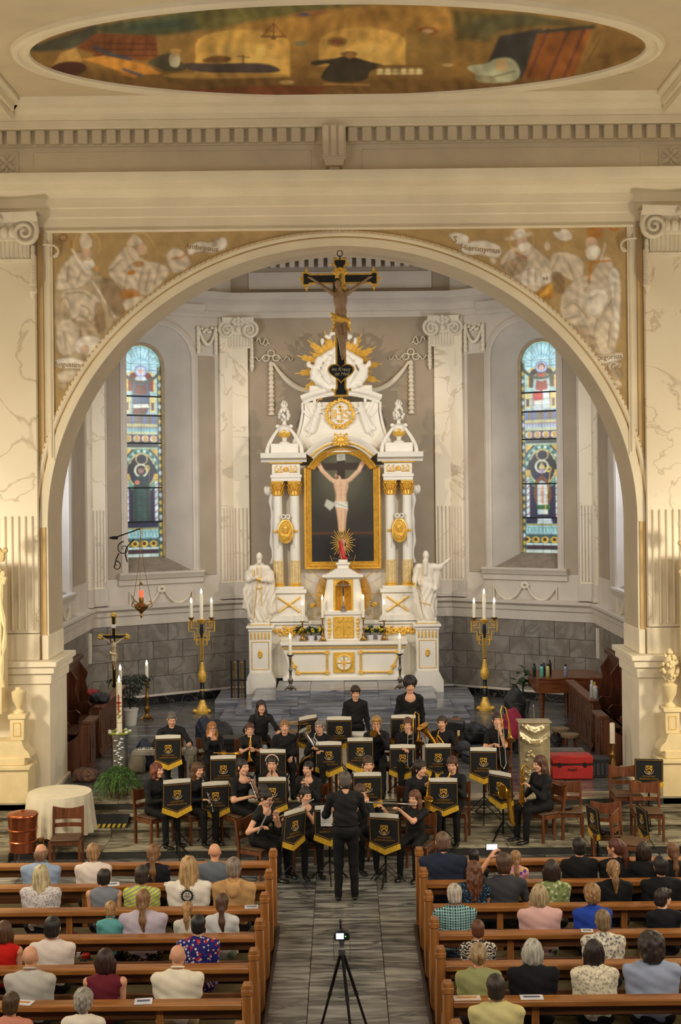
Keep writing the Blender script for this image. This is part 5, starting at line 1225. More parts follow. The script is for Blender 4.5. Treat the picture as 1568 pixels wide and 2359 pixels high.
# altar cross in the niche
t=thing('altar_crucifix','small silver crucifix standing in the gilded niche','crucifix',(0,30.99,2.80))
m=MB(); m.lathe([(.09,0),(.09,.02),(.05,.05),(.06,.10),(.02,.14),(.025,.3),(.012,.36)],12); obj('foot',m,SIL,t)
m=MB(); m.box(-.012,.012,-.01,.01,.34,.74,.003); m.box(-.14,.14,-.01,.01,.60,.62,.003); [m.ell(c,(.018,.015,.018),7,5) for c in ((-.14,0,.61),(.14,0,.61),(0,0,.75))]; obj('cross',m,SIL,t)
m=MB(); m.ell((0,-.02,.56),(.016,.016,.02),7,5); m.tube([(0,-.02,.54),(0,-.025,.45),(0.005,-.02,.36)],[.02,.018,.008],7); m.tube([(-.12,-.015,.61),(0,-.02,.54),(.12,-.015,.61)],.007,6); obj('corpus',m,mat('tarnished_silver',C(70,66,70)),t)
# potted plants on the altar table
LEAFM=mat('dark_leaf',C(34,62,26),.5,var=.3,scale=12); WRAP=mat('paper_wrap',C(214,208,214),.7,var=.05)
def leafy(name,label,cat,loc,n,rad,hgt,pot_r,pot_h,leaf,leafm,potm,seed,flower=None,droop=.3,group=None):
    rs=random.Random(seed); t=thing(name,label,cat,loc,group=group)
    if pot_r: m=MB(); m.lathe([(pot_r*.75,0),(pot_r,pot_h*.9),(pot_r*1.08,pot_h*.92),(pot_r*1.08,pot_h),(pot_r*.9,pot_h)],16); obj('pot',m,potm,t)
    m=MB()
    for i in range(n):
        a_=rs.uniform(0,2*PI); e=rs.random()**.6; d=rad*e; h0=pot_h+hgt*(1-e*e*droop*1.6)*rs.uniform(.45,1.05)
        c=Vector((d*math.cos(a_),d*math.sin(a_),h0)); out=Vector((math.cos(a_),math.sin(a_),rs.uniform(-.6,.7))).normalized(); sd_=out.cross(Vector((rs.uniform(-.4,.4),rs.uniform(-.4,.4),1))).normalized(); up=sd_.cross(out); l=leaf*rs.uniform(.7,1.2)
        m.add([c-out*l*.5,c+sd_*l*.3+up*l*.08,c+out*l*.6-up*l*.05,c-sd_*l*.3+up*l*.08],[(0,1,2,3)])
    m.tube([(0,0,pot_h*.8),(0,0,pot_h+hgt*.5)],rad*.1,6)
    tag(obj('foliage',m,leafm,t,0),kind='stuff')
    if flower:
        for i in range(5):
            a_=rs.uniform(3.6,5.8); m=MB(); c=(rad*.75*math.cos(a_),rad*.75*math.sin(a_),pot_h+hgt*rs.uniform(.4,.9))
            for k in range(5): b=2*PI*k/5; m.ell((c[0]+.018*math.cos(b),c[1],c[2]+.018*math.sin(b)),(.018,.012,.016),6,4)
            obj('blossom',m,flower,t)
    return t
YEL=mat('yellow_petal',C(226,200,50),.6); 
for i,(u,lb) in enumerate(((686,'leafy potted plant with yellow buds in a white pot, far left on the altar table'),(712,'dark green potted plant behind the outer left altar candle'),(733,'dark green potted plant with yellow flowers left of the tabernacle'),(848,'dark green potted plant with yellow flowers right of the tabernacle'),(872,'dark green potted plant behind the outer right altar candle'))):
    x=(u-787)*31.1/F; leafy('potted_plant',lb,'plant',(x,31.14,ZT),150,.13,.22,.09,.12,.075,LEAFM,WRAP,20+i,YEL,group='plants on the altar table')
# ================================================================= HANGING AND STANDING THINGS OF THE CHANCEL
FLESH=mat('painted_flesh',C(150,122,92),.5,var=.15,scale=10); EBONY=mat('ebony_black',C(22,24,22),.35,var=.2)
def corpus(par,s,flesh,cloth,z0=0):
    """crucified figure, hands level with the beam at z0, about 1.5 m tall when s = 1"""
    def A(x,y,z): return (x*s,y*s,z0+z*s)
    pr=[('e',A(0,-.10,-.42),(.135*s,.09*s,.20*s)),('e',A(.02,-.10,-.64),(.105*s,.075*s,.14*s)),('e',A(.02,-.11,-.79),(.12*s,.085*s,.10*s)),('c',A(0,-.10,-.26),A(-.03,-.14,-.16),.045*s,.045*s),
        ('e',A(-.05,-.17,-.12),(.06*s,.075*s,.09*s)),('c',A(-.05,-.20,-.17),A(-.05,-.19,-.22),.035*s,.02*s)]
    for g in (-1,1):
        pr+=[('c',A(g*.13,-.09,-.30),A(g*.34,-.05,-.14),.045*s,.035*s),('c',A(g*.34,-.05,-.14),A(g*.55,-.02,.01),.034*s,.022*s),('c',A(g*.55,-.02,.01),A(g*.61,-.03,.03),.024*s,.014*s)]
    pr+=[('c',A(-.05,-.12,-.84),A(-.02,-.22,-1.10),.065*s,.05*s),('c',A(.08,-.12,-.84),A(.08,-.20,-1.12),.065*s,.05*s),('c',A(-.02,-.22,-1.10),A(.02,-.08,-1.45),.045*s,.03*s),('c',A(.08,-.20,-1.12),A(.04,-.06,-1.47),.045*s,.03*s),('c',A(.03,-.08,-1.45),A(.03,-.16,-1.55),.035*s,.02*s)]
    obj('corpus',sdf_mb(pr,.014*s,.02*s),flesh,par,180)
    pr=[('c',A(-.10,-.15,-.78),A(.13,-.14,-.82),.07*s,.06*s),('c',A(-.08,-.10,-.80),A(.13,-.08,-.84),.07*s,.06*s),('c',A(.13,-.16,-.80),A(.17,-.14,-1.0),.04*s,.03*s),('c',A(-.12,-.14,-.74),A(-.16,-.12,-.68),.05*s,.03*s),('c',A(-.1,-.12,-.86),A(-.15,-.1,-1.0),.035*s,.03*s)]
    obj('loincloth',sdf_mb(pr,.014*s,.02*s,disp=lambda X,Y,Z:.006*s*np.sin(60/s*Z+30/s*X)),cloth,par,180)
    pr=[('e',A(-.06,-.15,-.08),(.072*s,.08*s,.07*s)),('c',A(-.11,-.15,-.12),A(-.12,-.16,-.26),.03*s,.02*s),('c',A(-.0,-.12,-.12),A(.0,-.12,-.2),.03*s,.02*s)]
    obj('hair',sdf_mb(pr,.014*s,.015*s,disp=lambda X,Y,Z:.006*s*np.sin(90/s*X)*np.sin(80/s*Z)),mat('dark_carved_hair',C(34,26,20),.6),par,180)
def beamcross(par,s,top,bot,hw,tw,endw,y=0,z0=0,knobs=True):
    """cross with gilded border, black field and stepped ends"""
    def outl(o):
        e=.12*s; t=tw/2+o; E=endw/2+o
        return [(-t,t),(-t,top-e-o*.4),(-E,top-e+.04*s-o*.4),(-E,top+o),(E,top+o),(E,top-e+.04*s-o*.4),(t,top-e-o*.4),(t,t),(hw-e-o*.4,t),(hw-e+.04*s-o*.4,E),(hw+o,E),(hw+o,-E),(hw-e+.04*s-o*.4,-E),(hw-e-o*.4,-t),(t,-t),(t,bot+e+o*.4),(E,bot+e-.04*s+o*.4),(E,bot-o),(-E,bot-o),(-E,bot+e-.04*s+o*.4),(-t,bot+e+o*.4),(-t,-t),(-hw+e+o*.4,-t),(-hw+e-.04*s+o*.4,-E),(-hw-o,-E),(-hw-o,E),(-hw+e-.04*s+o*.4,E),(-hw+e+o*.4,t)]
    m=MB(); m.prism([(x,z0+z) for x,z in outl(.022*s)],y,y+.05*s); cr=obj('cross_border',m,GOLD,par,0)
    m=MB(); m.prism([(x,z0+z) for x,z in outl(-.012*s)],y-.015*s,y+.02*s); obj('cross_field',m,EBONY,par,0)
    if knobs:
        for x,z in ((hw,endw/2),(hw,-endw/2),(-hw,endw/2),(-hw,-endw/2)):
            m=MB(); k=1 if z>0 else -1; m.ell((x-.06*s*(1 if x>0 else -1),y+.02*s,z0+z+k*.05*s),(.025*s,.02*s,.03*s),8,6); m.ell((x-.06*s*(1 if x>0 else -1),y+.02*s,z0+z+k*.09*s),(.013*s,.012*s,.016*s),7,5); obj('knob',m,GOLD,par)
        for x,z in ((hw+.05*s,0),(-hw-.05*s,0),(endw/2+.05*s,top-.08*s),(-endw/2-.05*s,top-.08*s),(endw/2+.05*s,bot+.1*s),(-endw/2-.05*s,bot+.1*s),(0,bot-.05*s)):
            m=MB(); m.ell((x,y+.02*s,z0+z),(.028*s,.02*s,.025*s),8,6); obj('knob',m,GOLD,par)
YX=22.85; c=P(783,642,YX); sx=1.0
t=thing('hanging_crucifix','large black and gold crucifix hanging in the chancel arch, heart-shaped plaque','crucifix',(c.x,YX,c.z))
beamcross(t,1.0,.34,-2.06,.655,.145,.21)
corpus(t,.93,FLESH,GOLD,-.0)
m=MB(); m.box(-.09,.09,-.05,-.02,-.12,.14,.02); m.tube([(-.10,-.05,.14),(0,-.06,.17),(.10,-.05,.14)],.03,7); m.tube([(-.09,-.05,-.12),(.02,-.06,-.15),(.1,-.05,-.2)],.035,7); sc_=obj('gilded_scroll',m,GOLD,t)
mm=text_mb('INRI',.075,.003); o=obj('scroll_lettering',mm,EBONY,sc_,0); o.location=(0,-.055,.01); o.rotation_euler=(0,-R(75),0)
m=MB(); 
for a_ in (.8,2.3,4.0,5.4): m.tube([(.05*math.cos(a_),-.03,.05*math.sin(a_)),(.2*math.cos(a_),-.03,.17*math.sin(a_))],[.025,.01],6)
obj('gilded_leaves',m,GOLD,t)
# heart plaque
def heart(o,n=20): 
    pts=[]
    for i in range(2*n):
        a_=PI*i/n; x=16*math.sin(a_)**3; z=13*math.cos(a_)-5*math.cos(2*a_)-2*math.cos(3*a_)-math.cos(4*a_); pts.append((x*(.014+o)*.98,z*(.011+o*.9)))
    return pts
hz=-1.66
m=MB(); m.prism([(x,hz+z) for x,z in heart(.0012)],-.12,-.08); hp=obj('heart_plaque',m,GOLD,t,0)
m=MB(); m.prism([(x,hz+z) for x,z in heart(-.0006)],-.135,-.11); obj('plaque_field',m,EBONY,hp,0)
for i,(tx,dx,dz) in enumerate((('Im Kreuz',-.005,.045),('ist Heil',.01,-.035))):
    o=obj('plaque_lettering',text_mb(tx,.088,.002,.3),mat('cream_lettering',C(200,190,150),.6),hp,0); o.location=(dx,-.137,hz+dz)
m=MB(); m.tube([(0,-.02,.34),(0,-.02,.40)],.012,6); m.tube([(.045*math.cos(2*PI*i/16),-.02,.44+.055*math.sin(2*PI*i/16)) for i in range(16)],.009,6,closed=True); m.tube([(0,-.02,.49),(0,-.02,9.92-c.z)],.006,6); obj('hanging_ring',m,BLACKI,t)
# processional cross on the left
c=P(262,1467,28.15)
t=thing('processional_cross','black processional cross with pale corpus on a tall pole, left of the chancel','crucifix',(c.x,28.15,.55))
hz=c.z-.55
beamcross(t,.55,.48,-1.1,.30,.075,.11,0,hz,False)
for x,z in ((.30,0),(-.30,0),(0,.48)): m=MB(); [m.ell((x+.03*math.cos(a_),-.01,hz+z+.03*math.sin(a_)),(.03,.015,.03),7,5) for a_ in (.5,2.1,3.7,5.3)]; obj('gilded_end',m,GOLD,t)
corpus(t,.46,mat('pale_painted_flesh',C(206,184,150),.5),mat('gold_paint',C(1,1,1)),hz)
m=MB(); m.cyl((0,.02,0),(0,.02,hz-1.0),.025); m.lathe([(.22,0),(.22,.03),(.1,.06),(.03,.12)],14,(0,.02,0)); obj('pole',m,EBONY,t)
m=MB(); m.box(-.05,.05,-.02,-.005,hz+.19,hz+.27,.004); obj('title_board',m,WHITE,t)
# sanctuary lamp on its iron bracket
cb=P(258,1240,30.0)
t=thing('lamp_bracket','black wrought iron scroll bracket on the apse wall, left of the window','bracket',(cb.x,30.3,cb.z))
ct=P(322,1230,29.95); m=MB(); m.tube([(0,0,0),(ct.x-cb.x,-.35,ct.z+.12-cb.z)],.016,7)
for a in (0,.5,1): m.ell((-.03+.09*a,-.0,.0),(.03,.03,.045),7,5)
m.ell((-.08,0,0),(.04,.03,.03),7,5); obj('bracket_arm',m,BLACKI,t)
m=MB(); pts=[(.50-.02*i-.10*math.sin(i*.3),-.22+.015*i,-.03-.045*i) for i in range(13)]; m.tube(pts,.014,6)
spiral(m,.24,-.25,-.12,.15,1.5,-1,.014,n=26,proj=0); spiral(m,.05,-.66,-.06,.11,1.2,1,.014,n=24,proj=0); m.tube([(.12,-.1,-.36),(.05,-.07,-.5),(.0,-.05,-.7)],.014,6); obj('bracket_scroll',m,BLACKI,t)
cl=P(325,1372,29.95)
t=thing('sanctuary_lamp','hanging brass sanctuary lamp with glowing red glass on three chains','lamp',(cl.x,cl.y,cl.z-.3))
ztop=P(322,1230,29.95).z-(cl.z-.3)
m=MB(); m.lathe([(.01,-.22),(.035,-.17),(.02,-.12),(.05,-.08),(.14,.0),(.17,.06),(.10,.10),(.05,.14),(.06,.2),(.05,.26)],16); obj('lamp_bowl',m,BRASS,t)
for k in range(3):
    a_=.5+k*2*PI/3; m=MB(); x,y=.24*math.cos(a_),.24*math.sin(a_)
    spiral(m,x*.8,.07,y*.8,.08,1.2,1 if x>0 else -1,.012,n=18,proj=0); m.tube([(x*.5,y*.5,.05),(x,y,.10),(x,y,.18)],.011,6); m.tube([(x,y,.16),(x*.25,y*.25,ztop*.6),(0,0,ztop)],.006,5); obj('chain_arm',m,BRASS,t)
m=MB(); m.lathe([(.035,.26),(.05,.36),(.045,.42)],12); obj('red_glass',m,emis('red_lamp_glass',(1,.06,.02,1),2.2),t)
m=MB(); m.lathe([(.005,.62),(.05,.56),(.06,.55),(.0,.57)],10); m.tube([(0,0,ztop),(0,0,ztop+.14)],.012,6); obj('smoke_cap',m,BRASS,t)
# tall black and gold candelabra with three candles
def candelabrum(u,label):
    c=P(u,1440,30.1); t=thing('candelabrum',label,'candelabrum',(c.x,30.1,.55),group='tall candelabra flanking the altar')
    h=P(u,1425,30.1).z-.55
    m=MB(); m.lathe([(.20,0),(.20,.05),(.13,.09),(.08,.22),(.05,.3)],16)
    for k in range(3): a_=PI/2+k*2*PI/3; m.ell((.19*math.cos(a_),.19*math.sin(a_),.05),(.06,.06,.05),8,6)
    obj('foot',m,GOLD,t)
    m=MB(); m.lathe([(.05,.28),(.06,.5),(.045,.52),(.05,.72)],14); m.lathe([(.03,1.15),(.028,h-.45),(.045,h-.3),(.03,h-.1)],14); obj('stem',m,EBONY,t)
    m=MB(); m.lathe([(.05,.70),(.09,.76),(.10,.9),(.055,1.0),(.06,1.04),(.03,1.18)],16)
    m.lathe([(.05,.5),(.065,.52),(.05,.54)],14)
    for k in range(8): a_=k*PI/4; m.cyl((.033*math.cos(a_),.033*math.sin(a_),1.2),(.031*math.cos(a_),.031*math.sin(a_),h-.45),.006,n=5)
    obj('gilded_knop',m,GOLD,t); m=MB(); m.lathe([(.03,h-.13),(.09,h-.06),(.11,h-.02),(.04,h)],16); obj('top_pan',m,GOLD,t)
    for s in (-1,1):
        m=MB(); z0=h-.3
        for path in ([(.03,-.32),(.03,-.05),(.10,-.05),(.10,.08),(.24,.08),(.24,.22),(.10,.22),(.10,.12)],[(.05,-.2),(.17,-.2),(.17,.0),(.3,.0),(.3,.24),(.18,.24),(.18,.14),(.26,.14)],[(.08,-.32),(.12,-.3),(.12,-.1),(.05,-.1)]):
            m.tube([(s*x,0,z0+z) for x,z in path],.016,4)
        obj('meander_arm',m,GOLD,t)
        m=MB(); m.lathe([(.02,h-.05),(.07,h+.02),(.075,h+.03),(.03,h+.03)],12,(s*.235,0,0)); obj('side_pan',m,BRASS,t)
        candle(t,s*.235,0,h+.03,.34,.036)
    candle(t,0,0,h,.58,.040); return t
candelabrum(464,'tall black and gold candelabrum with three lit candles, left of the altar'); candelabrum(1115,'tall black and gold candelabrum with three lit candles, right of the altar')
# slender brass candlesticks at the left
c=P(338,1566,29.3); candlestick((c.x,29.3,.55),c.z-.55,.33,'slender brass candlestick with lit candle beside the potted palm','side candlesticks',BRASS,.10,.040)
c=P(277,1578,28.75); candlestick((c.x,28.75,.55),c.z-.55,.34,'brass candlestick with lit candle behind the Easter candle','side candlesticks',BRASS,.10,.042)
# Easter candle on a silver stand with a flower wreath
c=P(275,1690,23.7); top=P(272,1571,23.7).z-.55
t=thing('easter_candle','tall decorated Easter candle on a silver stand with a flower wreath','candle',(c.x,23.7,.55))
m=MB(); m.lathe([(.16,0),(.16,.06),(.15,.08),(.15,c.z-.62),(.17,c.z-.58),(.17,c.z-.55)],8); st=obj('stand',m,SIL,t)
m=MB()
for k in range(18): z=.12+(c.z-.75)*k/17; m.ell((rs.uniform(-.08,.08),-.15,z),(.04,.015,.03),7,5)
obj('chased_relief',m,SIL,st)
m=MB()
for k in range(22): a_=2*PI*k/22; m.ell((.17*math.cos(a_),.17*math.sin(a_),c.z-.53),(.04,.04,.03),7,5)
obj('wreath_leaves',m,mat('yellow_green_leaf',C(150,160,60),.6,var=.2),t)
for k in range(7): a_=2*PI*k/7+.2; m=MB(); m.ell((.19*math.cos(a_),.19*math.sin(a_),c.z-.51),(.035,.035,.028),8,6); obj('white_rose',m,WHITE,t)
cd=candle(t,0,0,c.z-.55,top-(c.z-.55),.052)
for i,(z,hh,cl_) in enumerate(((.50,.012,C(180,40,40)),(.66,.012,C(200,130,40)),(.34,.012,C(190,60,50)),(.20,.01,C(206,140,40)))):
    m=MB(); m.lathe([(.0535,0),(.0535,hh)],14,(0,0,c.z-.55+z)); obj('wax_band',m,mat('wax_%d'%i,cl_,.5),cd)
m=MB(); m.box(-.012,.012,-.06,-.045,c.z-.55+.40,c.z-.55+.72); m.box(-.045,.045,-.06,-.04,c.z-.55+.56,c.z-.55+.585); obj('wax_cross',m,mat('wax_red',C(176,44,36),.5),cd)
m=MB(); [m.ell((.02*math.sin(k*2),-.048,c.z-.55+.30+.03*k),(.022,.014,.02),6,5) for k in range(9)]; obj('wax_ornament',m,mat('wax_green',C(70,130,80),.5,col2=C(210,160,50),scale=30),cd)
# ---------------------------------------------------------------- plants on the floor
c=P(300,1650,28.6)
t=leafy('potted_palm','palm in a white pot by the left apse wall','plant',(c.x,28.6,.55),10,.2,.3,.17,.36,.12,mat('dim_leaf',C(40,54,40),.6,var=.3),WHITE,5)
m=MB()
for k in range(12):
    a_=2*PI*k/12+.2; L=rs.uniform(.35,.55); pts=[(L*i/6*math.cos(a_),L*i/6*math.sin(a_),.36+.75*math.sin(i/6*1.9)*rs.uniform(.75,1)) for i in range(7)]
    m.tube(pts,.007,4)
    for i in range(1,7):
        p_=Vector(pts[i])
        for g in (-1,1): d=Vector((-math.sin(a_)*g,math.cos(a_)*g,-.35)); m.add([p_,p_+d*.16+Vector((.02*math.cos(a_),.02*math.sin(a_),.02)),p_+d*.2],[(0,1,2)]); m.add([p_+Vector((0,0,.03)),p_+d*.15+Vector((0,0,.05)),p_+d*.19+Vector((0,0,.02))],[(0,1,2)])
tag(obj('fronds',m,mat('dim_leaf',C(40,54,40)),t,0),kind='stuff')
c=P(272,1812,21.95)
t=thing('asparagus_fern','large feathery green fern spilling over its pot by the steps','plant',(c.x,21.95,.55))
m=MB(); m.lathe([(.16,0),(.2,.30),(.21,.34),(.18,.34)],16); obj('pot',m,mat('brown_pot',C(90,58,34),.6),t)
m=MB(); rs=random.Random(77)
for k in range(900):
    a_=rs.uniform(0,2*PI); el=rs.uniform(-.1,1.4); L=rs.uniform(.28,.50); o3=Vector((math.cos(a_)*math.cos(el),math.sin(a_)*math.cos(el),math.sin(el)))
    pr=None
    for i in range(8):
        q_=i/7; p_=Vector((0,0,.36))+o3*L*q_*1.05+Vector((0,0,-.36*q_*q_*L/.4))
        if pr is not None:
            d=(p_-pr); sd_=d.cross(Vector((rs.random()-.5,rs.random()-.5,1))).normalized()
            for g in (-1,1):
                e=p_+sd_*g*rs.uniform(.012,.026)+Vector((0,0,rs.uniform(-.02,.02))); m.add([pr,pr.lerp(p_,.35),e],[(0,1,2)])
        pr=p_
tag(obj('fern_foliage',m,mat('fern_green',C(70,108,42),.6,var=.35,scale=8),t,0),kind='stuff')
# ---------------------------------------------------------------- choir stalls, benches
WOODD=wood('dark_oak',C(104,58,32),C(60,32,18),.35,2.5,2); WOODB=wood('brown_oak',C(112,66,36),C(72,40,22),.38,2.5,1)
def stall_front(label,x,y0,y1,s,h=1.0):
    """panelled prie-dieu front running along the chancel side; s = side (+1 right)"""
    t=thing('choir_stall',label,'choir stall',(x,(y0+y1)/2,.55),group='choir stalls'); L=y1-y0
    m=MB(); m.box(-.03,.03,-L/2,L/2,.05,h-.06,.006); obj('front_board',m,WOODB,t)
    m=MB(); m.box(-.10,.10,-L/2-.02,L/2+.02,h-.06,h,.01) ; obj('sloping_ledge',m,WOODB,t)
    m=MB(); m.box(-.06,.06,-L/2,L/2,0,.09,.008); obj('plinth',m,WOODD,t)
    n=max(1,int(L/.5))
    for i in range(n):
        ya=-L/2+.06+(L-.06)*i/n; yb=ya+(L-.06)/n-.06
        m=MB(); m.box(-.045 if s>0 else .03,-.03 if s>0 else .045,ya,yb,.16,h-.16,.006); pn=obj('panel',m,WOODD,t)
        m=MB(); m.ell((-.05 if s>0 else .05,(ya+yb)/2,h*.5),(.012,.03,.09),7,5); obj('carved_motif',m,WOODB,pn)
    for e in (-1,1):
        m=MB(); m.prism([(0,0),(s*.42,0),(s*.42,.46),(s*.30,.60),(s*.18,.68),(s*.10,h-.06),(0,h-.06)],e*L/2-.03,e*L/2+.03); obj('end_panel',m,WOODD,t)
    m=MB(); m.box(min(s*.2,s*.62),max(s*.2,s*.62),-L/2,L/2,.42,.46,.008); obj('bench',m,WOODD,t)
    return t
stall_front('dark oak choir stall front along the left chancel wall, farther one',-4.78,25.1,27.8,-1); stall_front('short dark oak choir stall front beside the left pier',-4.72,23.75,24.35,-1,.95)
stall_front('brown oak choir stall front along the right chancel wall, farther one',4.86,25.2,27.9,1); stall_front('short dark oak choir stall front beside the right pier',4.74,23.75,24.35,1,.95)
def high_stall(x,s,label):
    t=thing('stall_back',label,'choir stall',(x,26.2,.55))
    m=MB(); m.box(-.03,.03,-2.2,2.2,0,1.5,.01); obj('tall_back',m,WOODD,t); m=MB(); m.box(-.10,.10,-2.25,2.25,1.5,1.6,.02); obj('crest_rail',m,WOODD,t)
    m=MB(); m.box(min(-s*.02,-s*.42),max(-s*.02,-s*.42),-2.2,2.2,.40,.46,.01); obj('bench',m,WOODD,t)
    for y in (-2.2,-1.1,0,1.1,2.2):
        m=MB(); m.prism([(0,0),(-s*.5,0),(-s*.5,.35),(-s*.42,.5),(-s*.48,.66),(-s*.40,.74),(-s*.22,.72),(-s*.14,1.0),(-s*.2,1.2),(-s*.05,1.4),(0,1.5)],y-.035,y+.035); obj('carved_arm',m,WOODD,t)
    return t
high_stall(-5.82,-1,'tall dark stall back against the left apse wall'); high_stall(5.82,1,'tall dark stall back against the right apse wall')
# grand piano with bottles
PW=wood('piano_walnut',C(128,74,40),C(92,50,26),.25,2,0); 
t=thing('grand_piano','brown grand piano with closed lid by the right apse wall','piano',(4.98,29.1,.55))
ol=[(-.75,-.4),(-.70,-.62),(-.35,-.66),(0,-.58),(.35,-.62),(.75,-.66),(.78,.1),(.70,.62),(.40,.72),(-.75,.70)]
sm=[]
for i in range(len(ol)):
    a,b=ol[i],ol[(i+1)%len(ol)]
    for k in range(3): q_=k/3; sm.append((a[0]+(b[0]-a[0])*q_,a[1]+(b[1]-a[1])*q_))
m=MB(); m.prism(sm,.62,.92,2); obj('case',m,PW,t,50); m=MB(); m.prism([(x*1.02,y*1.02) for x,y in sm],.92,.95,2); obj('lid',m,PW,t,50)
for x,y in ((-.6,-.4),(.6,-.45),(.1,.5)): m=MB(); m.lathe([(.05,0),(.04,.06),(.045,.1),(.07,.55),(.08,.62)],8,(x,y,0)); obj('leg',m,PW,t)
m=MB(); m.box(-.78,-.62,-.4,.66,.68,.76,.01); obj('key_slip',m,PW,t)
def bottle(u,v,Z,z,h,r,col,label,capc=C(30,30,32),clear=False):
    p_=P(u,v,Z); t=thing('water_bottle',label,'bottle',(p_.x,Z,z),group='drinking bottles')
    m=MB(); m.lathe([(r*.9,0),(r,.01),(r,h*.68),(r*.9,h*.76),(r*.5,h*.84),(r*.5,h*.88)],14); obj('bottle_body',m,mat('bottle_%02x%02x%02x'%tuple(int(255*x) for x in col[:3]),col,.3,.2),t)
    m=MB(); m.lathe([(r*.6,h*.86),(r*.62,h*.98),(r*.5,h)],12); obj('cap',m,mat('cap_%02x%02x'%tuple(int(255*x) for x in capc[:2]),capc,.4),t)
PT=.55+.95
for u,v,Z,h,r,cl_,lb in ((1230,1530,28.75,.29,.042,C(36,52,40),'dark green patterned bottle at the left end of the piano lid'),(1247,1530,28.72,.28,.04,C(110,196,176),'mint green bottle on the piano lid'),(1252,1530,28.95,.28,.036,C(44,60,92),'navy bottle behind the mint one on the piano lid'),(1261,1530,28.74,.28,.042,C(206,196,120),'pale yellow bottle on the piano lid'),(1266,1530,28.98,.34,.036,C(22,22,24),'tall black bottle at the back of the piano lid'),(1302,1535,28.72,.27,.042,C(150,152,176),'lilac grey bottle standing alone on the piano lid')): bottle(u,v,Z,PT,h,r,cl_,lb)
for u,h,r,cl_,lb in ((1363,.34,.042,C(196,198,204),'clear water bottle on the right choir stall ledge'),(1369,.30,.05,C(220,206,196),'white milk bottle with yellow cap on the choir stall ledge'),(1373,.24,.04,C(180,184,194),'small clear bottle at the end of the choir stall ledge')):
    bottle(u,1610,25.5 if u!=1373 else 25.35,1.55,h,r,cl_,lb,C(220,190,40) if u==1369 else C(210,214,220))
# silver-gold ambo, microphone
AMB=mat('beaten_silver_gilt',C(206,190,152),.25,.55,var=.15,scale=6,bump=.5,bscale=9)
c=P(1232,1740,22.35); zt=P(1232,1666,22.35).z-.55
t=thing('ambo','beaten silver-gilt lectern with cast drapery and a microphone','lectern',(c.x,22.35,.55))
m=MB(); n=14
rows=[]
for j in range(30):
    z=zt*(1-j/29); rows.append([(-.26+.52*i/n,-.02*math.sin(PI*i/n)-(.05*max(0,math.cos(z*0+ (j/29*30-4*math.sin(PI*i/n))*1.1))*(1 if j<11 else .0))-(.012 if j>=12 and ((j*7+i*3)%11==0) else 0),z) for i in range(n+1)])
m.grid(rows); m.box(-.26,.26,.0,.22,0,zt,.01); obj('relief_front',m,AMB,t,60)
m=MB(); m.box(-.29,.29,-.06,.30,zt,zt+.03,.01); obj('desk_top',m,AMB,t)
m=MB(); m.tube([(.0,.05,zt+.02),(-.005,.05,zt+.16),(-.02,.0,zt+.27)],.008,6); m.ell((-.022,-.01,zt+.30),(.014,.014,.03),7,6); obj('microphone',m,mat('mic_grey',C(150,146,136),.4,.5),t)
m=MB()
for k in range(26): m.ell((rs.uniform(-.2,.2),-.03,.1+rs.random()*.55),(.035,.02,.03),7,5)
tag(obj('cast_ornament',m,AMB,t),kind='stuff')
# candlestick with thick candle, right
c=P(1410,1712,22.95); zb=c.z-.55
t=thing('floor_candlestick','tall brass candlestick with a thick unlit candle by the right pier','candlestick',(c.x,22.95,.55))
m=MB(); m.lathe([(.14,0),(.15,.04),(.08,.10),(.05,.16)],14); [m.ell((.13*math.cos(a_),.13*math.sin(a_),.04),(.05,.05,.04),7,5) for a_ in (.5,2.6,4.7)]; obj('foot',m,BRASS,t)
m=MB(); m.lathe([(.04,.15),(.06,.25),(.03,.32),(.03,zb*.6),(.05,zb*.66),(.03,zb*.72),(.03,zb*.93),(.06,zb)],12); obj('stem',m,BRASS,t); candle(t,0,0,zb,.36,.047,False)
# ---------------------------------------------------------------- luggage: red case, crate, bags, instrument cases
BAGK=mat('black_nylon',C(26,27,31),.55,var=.25,scale=8,bump=.15,bscale=30); NAVY=mat('navy_nylon',C(34,40,62),.6,var=.2,bump=.15); CASE=mat('black_case_vinyl',C(24,24,28),.4,var=.15,bump=.1,bscale=120)
def hardcase(label,u,v,Z,w_,d,h,material,rz=0,latch=GOLDD,z=None,cat='case',name='instrument_case',tilt=0):
    p_=P(u,v,Z); t=thing(name,label,cat,(p_.x,Z,floor_z(Z) if z is None else z),rz,group=None)
    m=MB(); m.box(-w_/2,w_/2,-d/2,d/2,0,h*.62,.025); obj('case_body',m,material,t); m=MB(); m.box(-w_/2,w_/2,-d/2,d/2,h*.635,h,.025); obj('case_lid',m,material,t)
    m=MB(); m.box(-w_/2-.004,w_/2+.004,-d/2-.004,d/2+.004,h*.60,h*.65,.004); obj('seam_strip',m,mat('case_trim',C(50,48,46),.4,.4),t)
    for x in (-w_*.3,w_*.3): m=MB(); m.box(x-.025,x+.025,-d/2-.018,-d/2+.004,h*.52,h*.72,.006); obj('latch',m,latch,t)
    m=MB(); m.tube([(-.07,-d/2-.005,h*.45),(-.06,-d/2-.045,h*.45),(.06,-d/2-.045,h*.45),(.07,-d/2-.005,h*.45)],.010,6); obj('handle',m,BLACKI,t)
    return t
t=hardcase('red hard-shell equipment case on the chancel floor beside the lectern',1314,1770,22.95,.74,.36,.42,mat('red_plastic',C(168,38,34),.4,var=.08),latch=BLACKI)
c=P(1392,1765,22.8)
t=thing('plastic_crate','black folding crate beside the red case','crate',(c.x-.06,23.02,.55))
m=MB(); m.box(-.16,.16,-.14,.14,0,.34,.012); obj('crate_body',m,CASE,t)
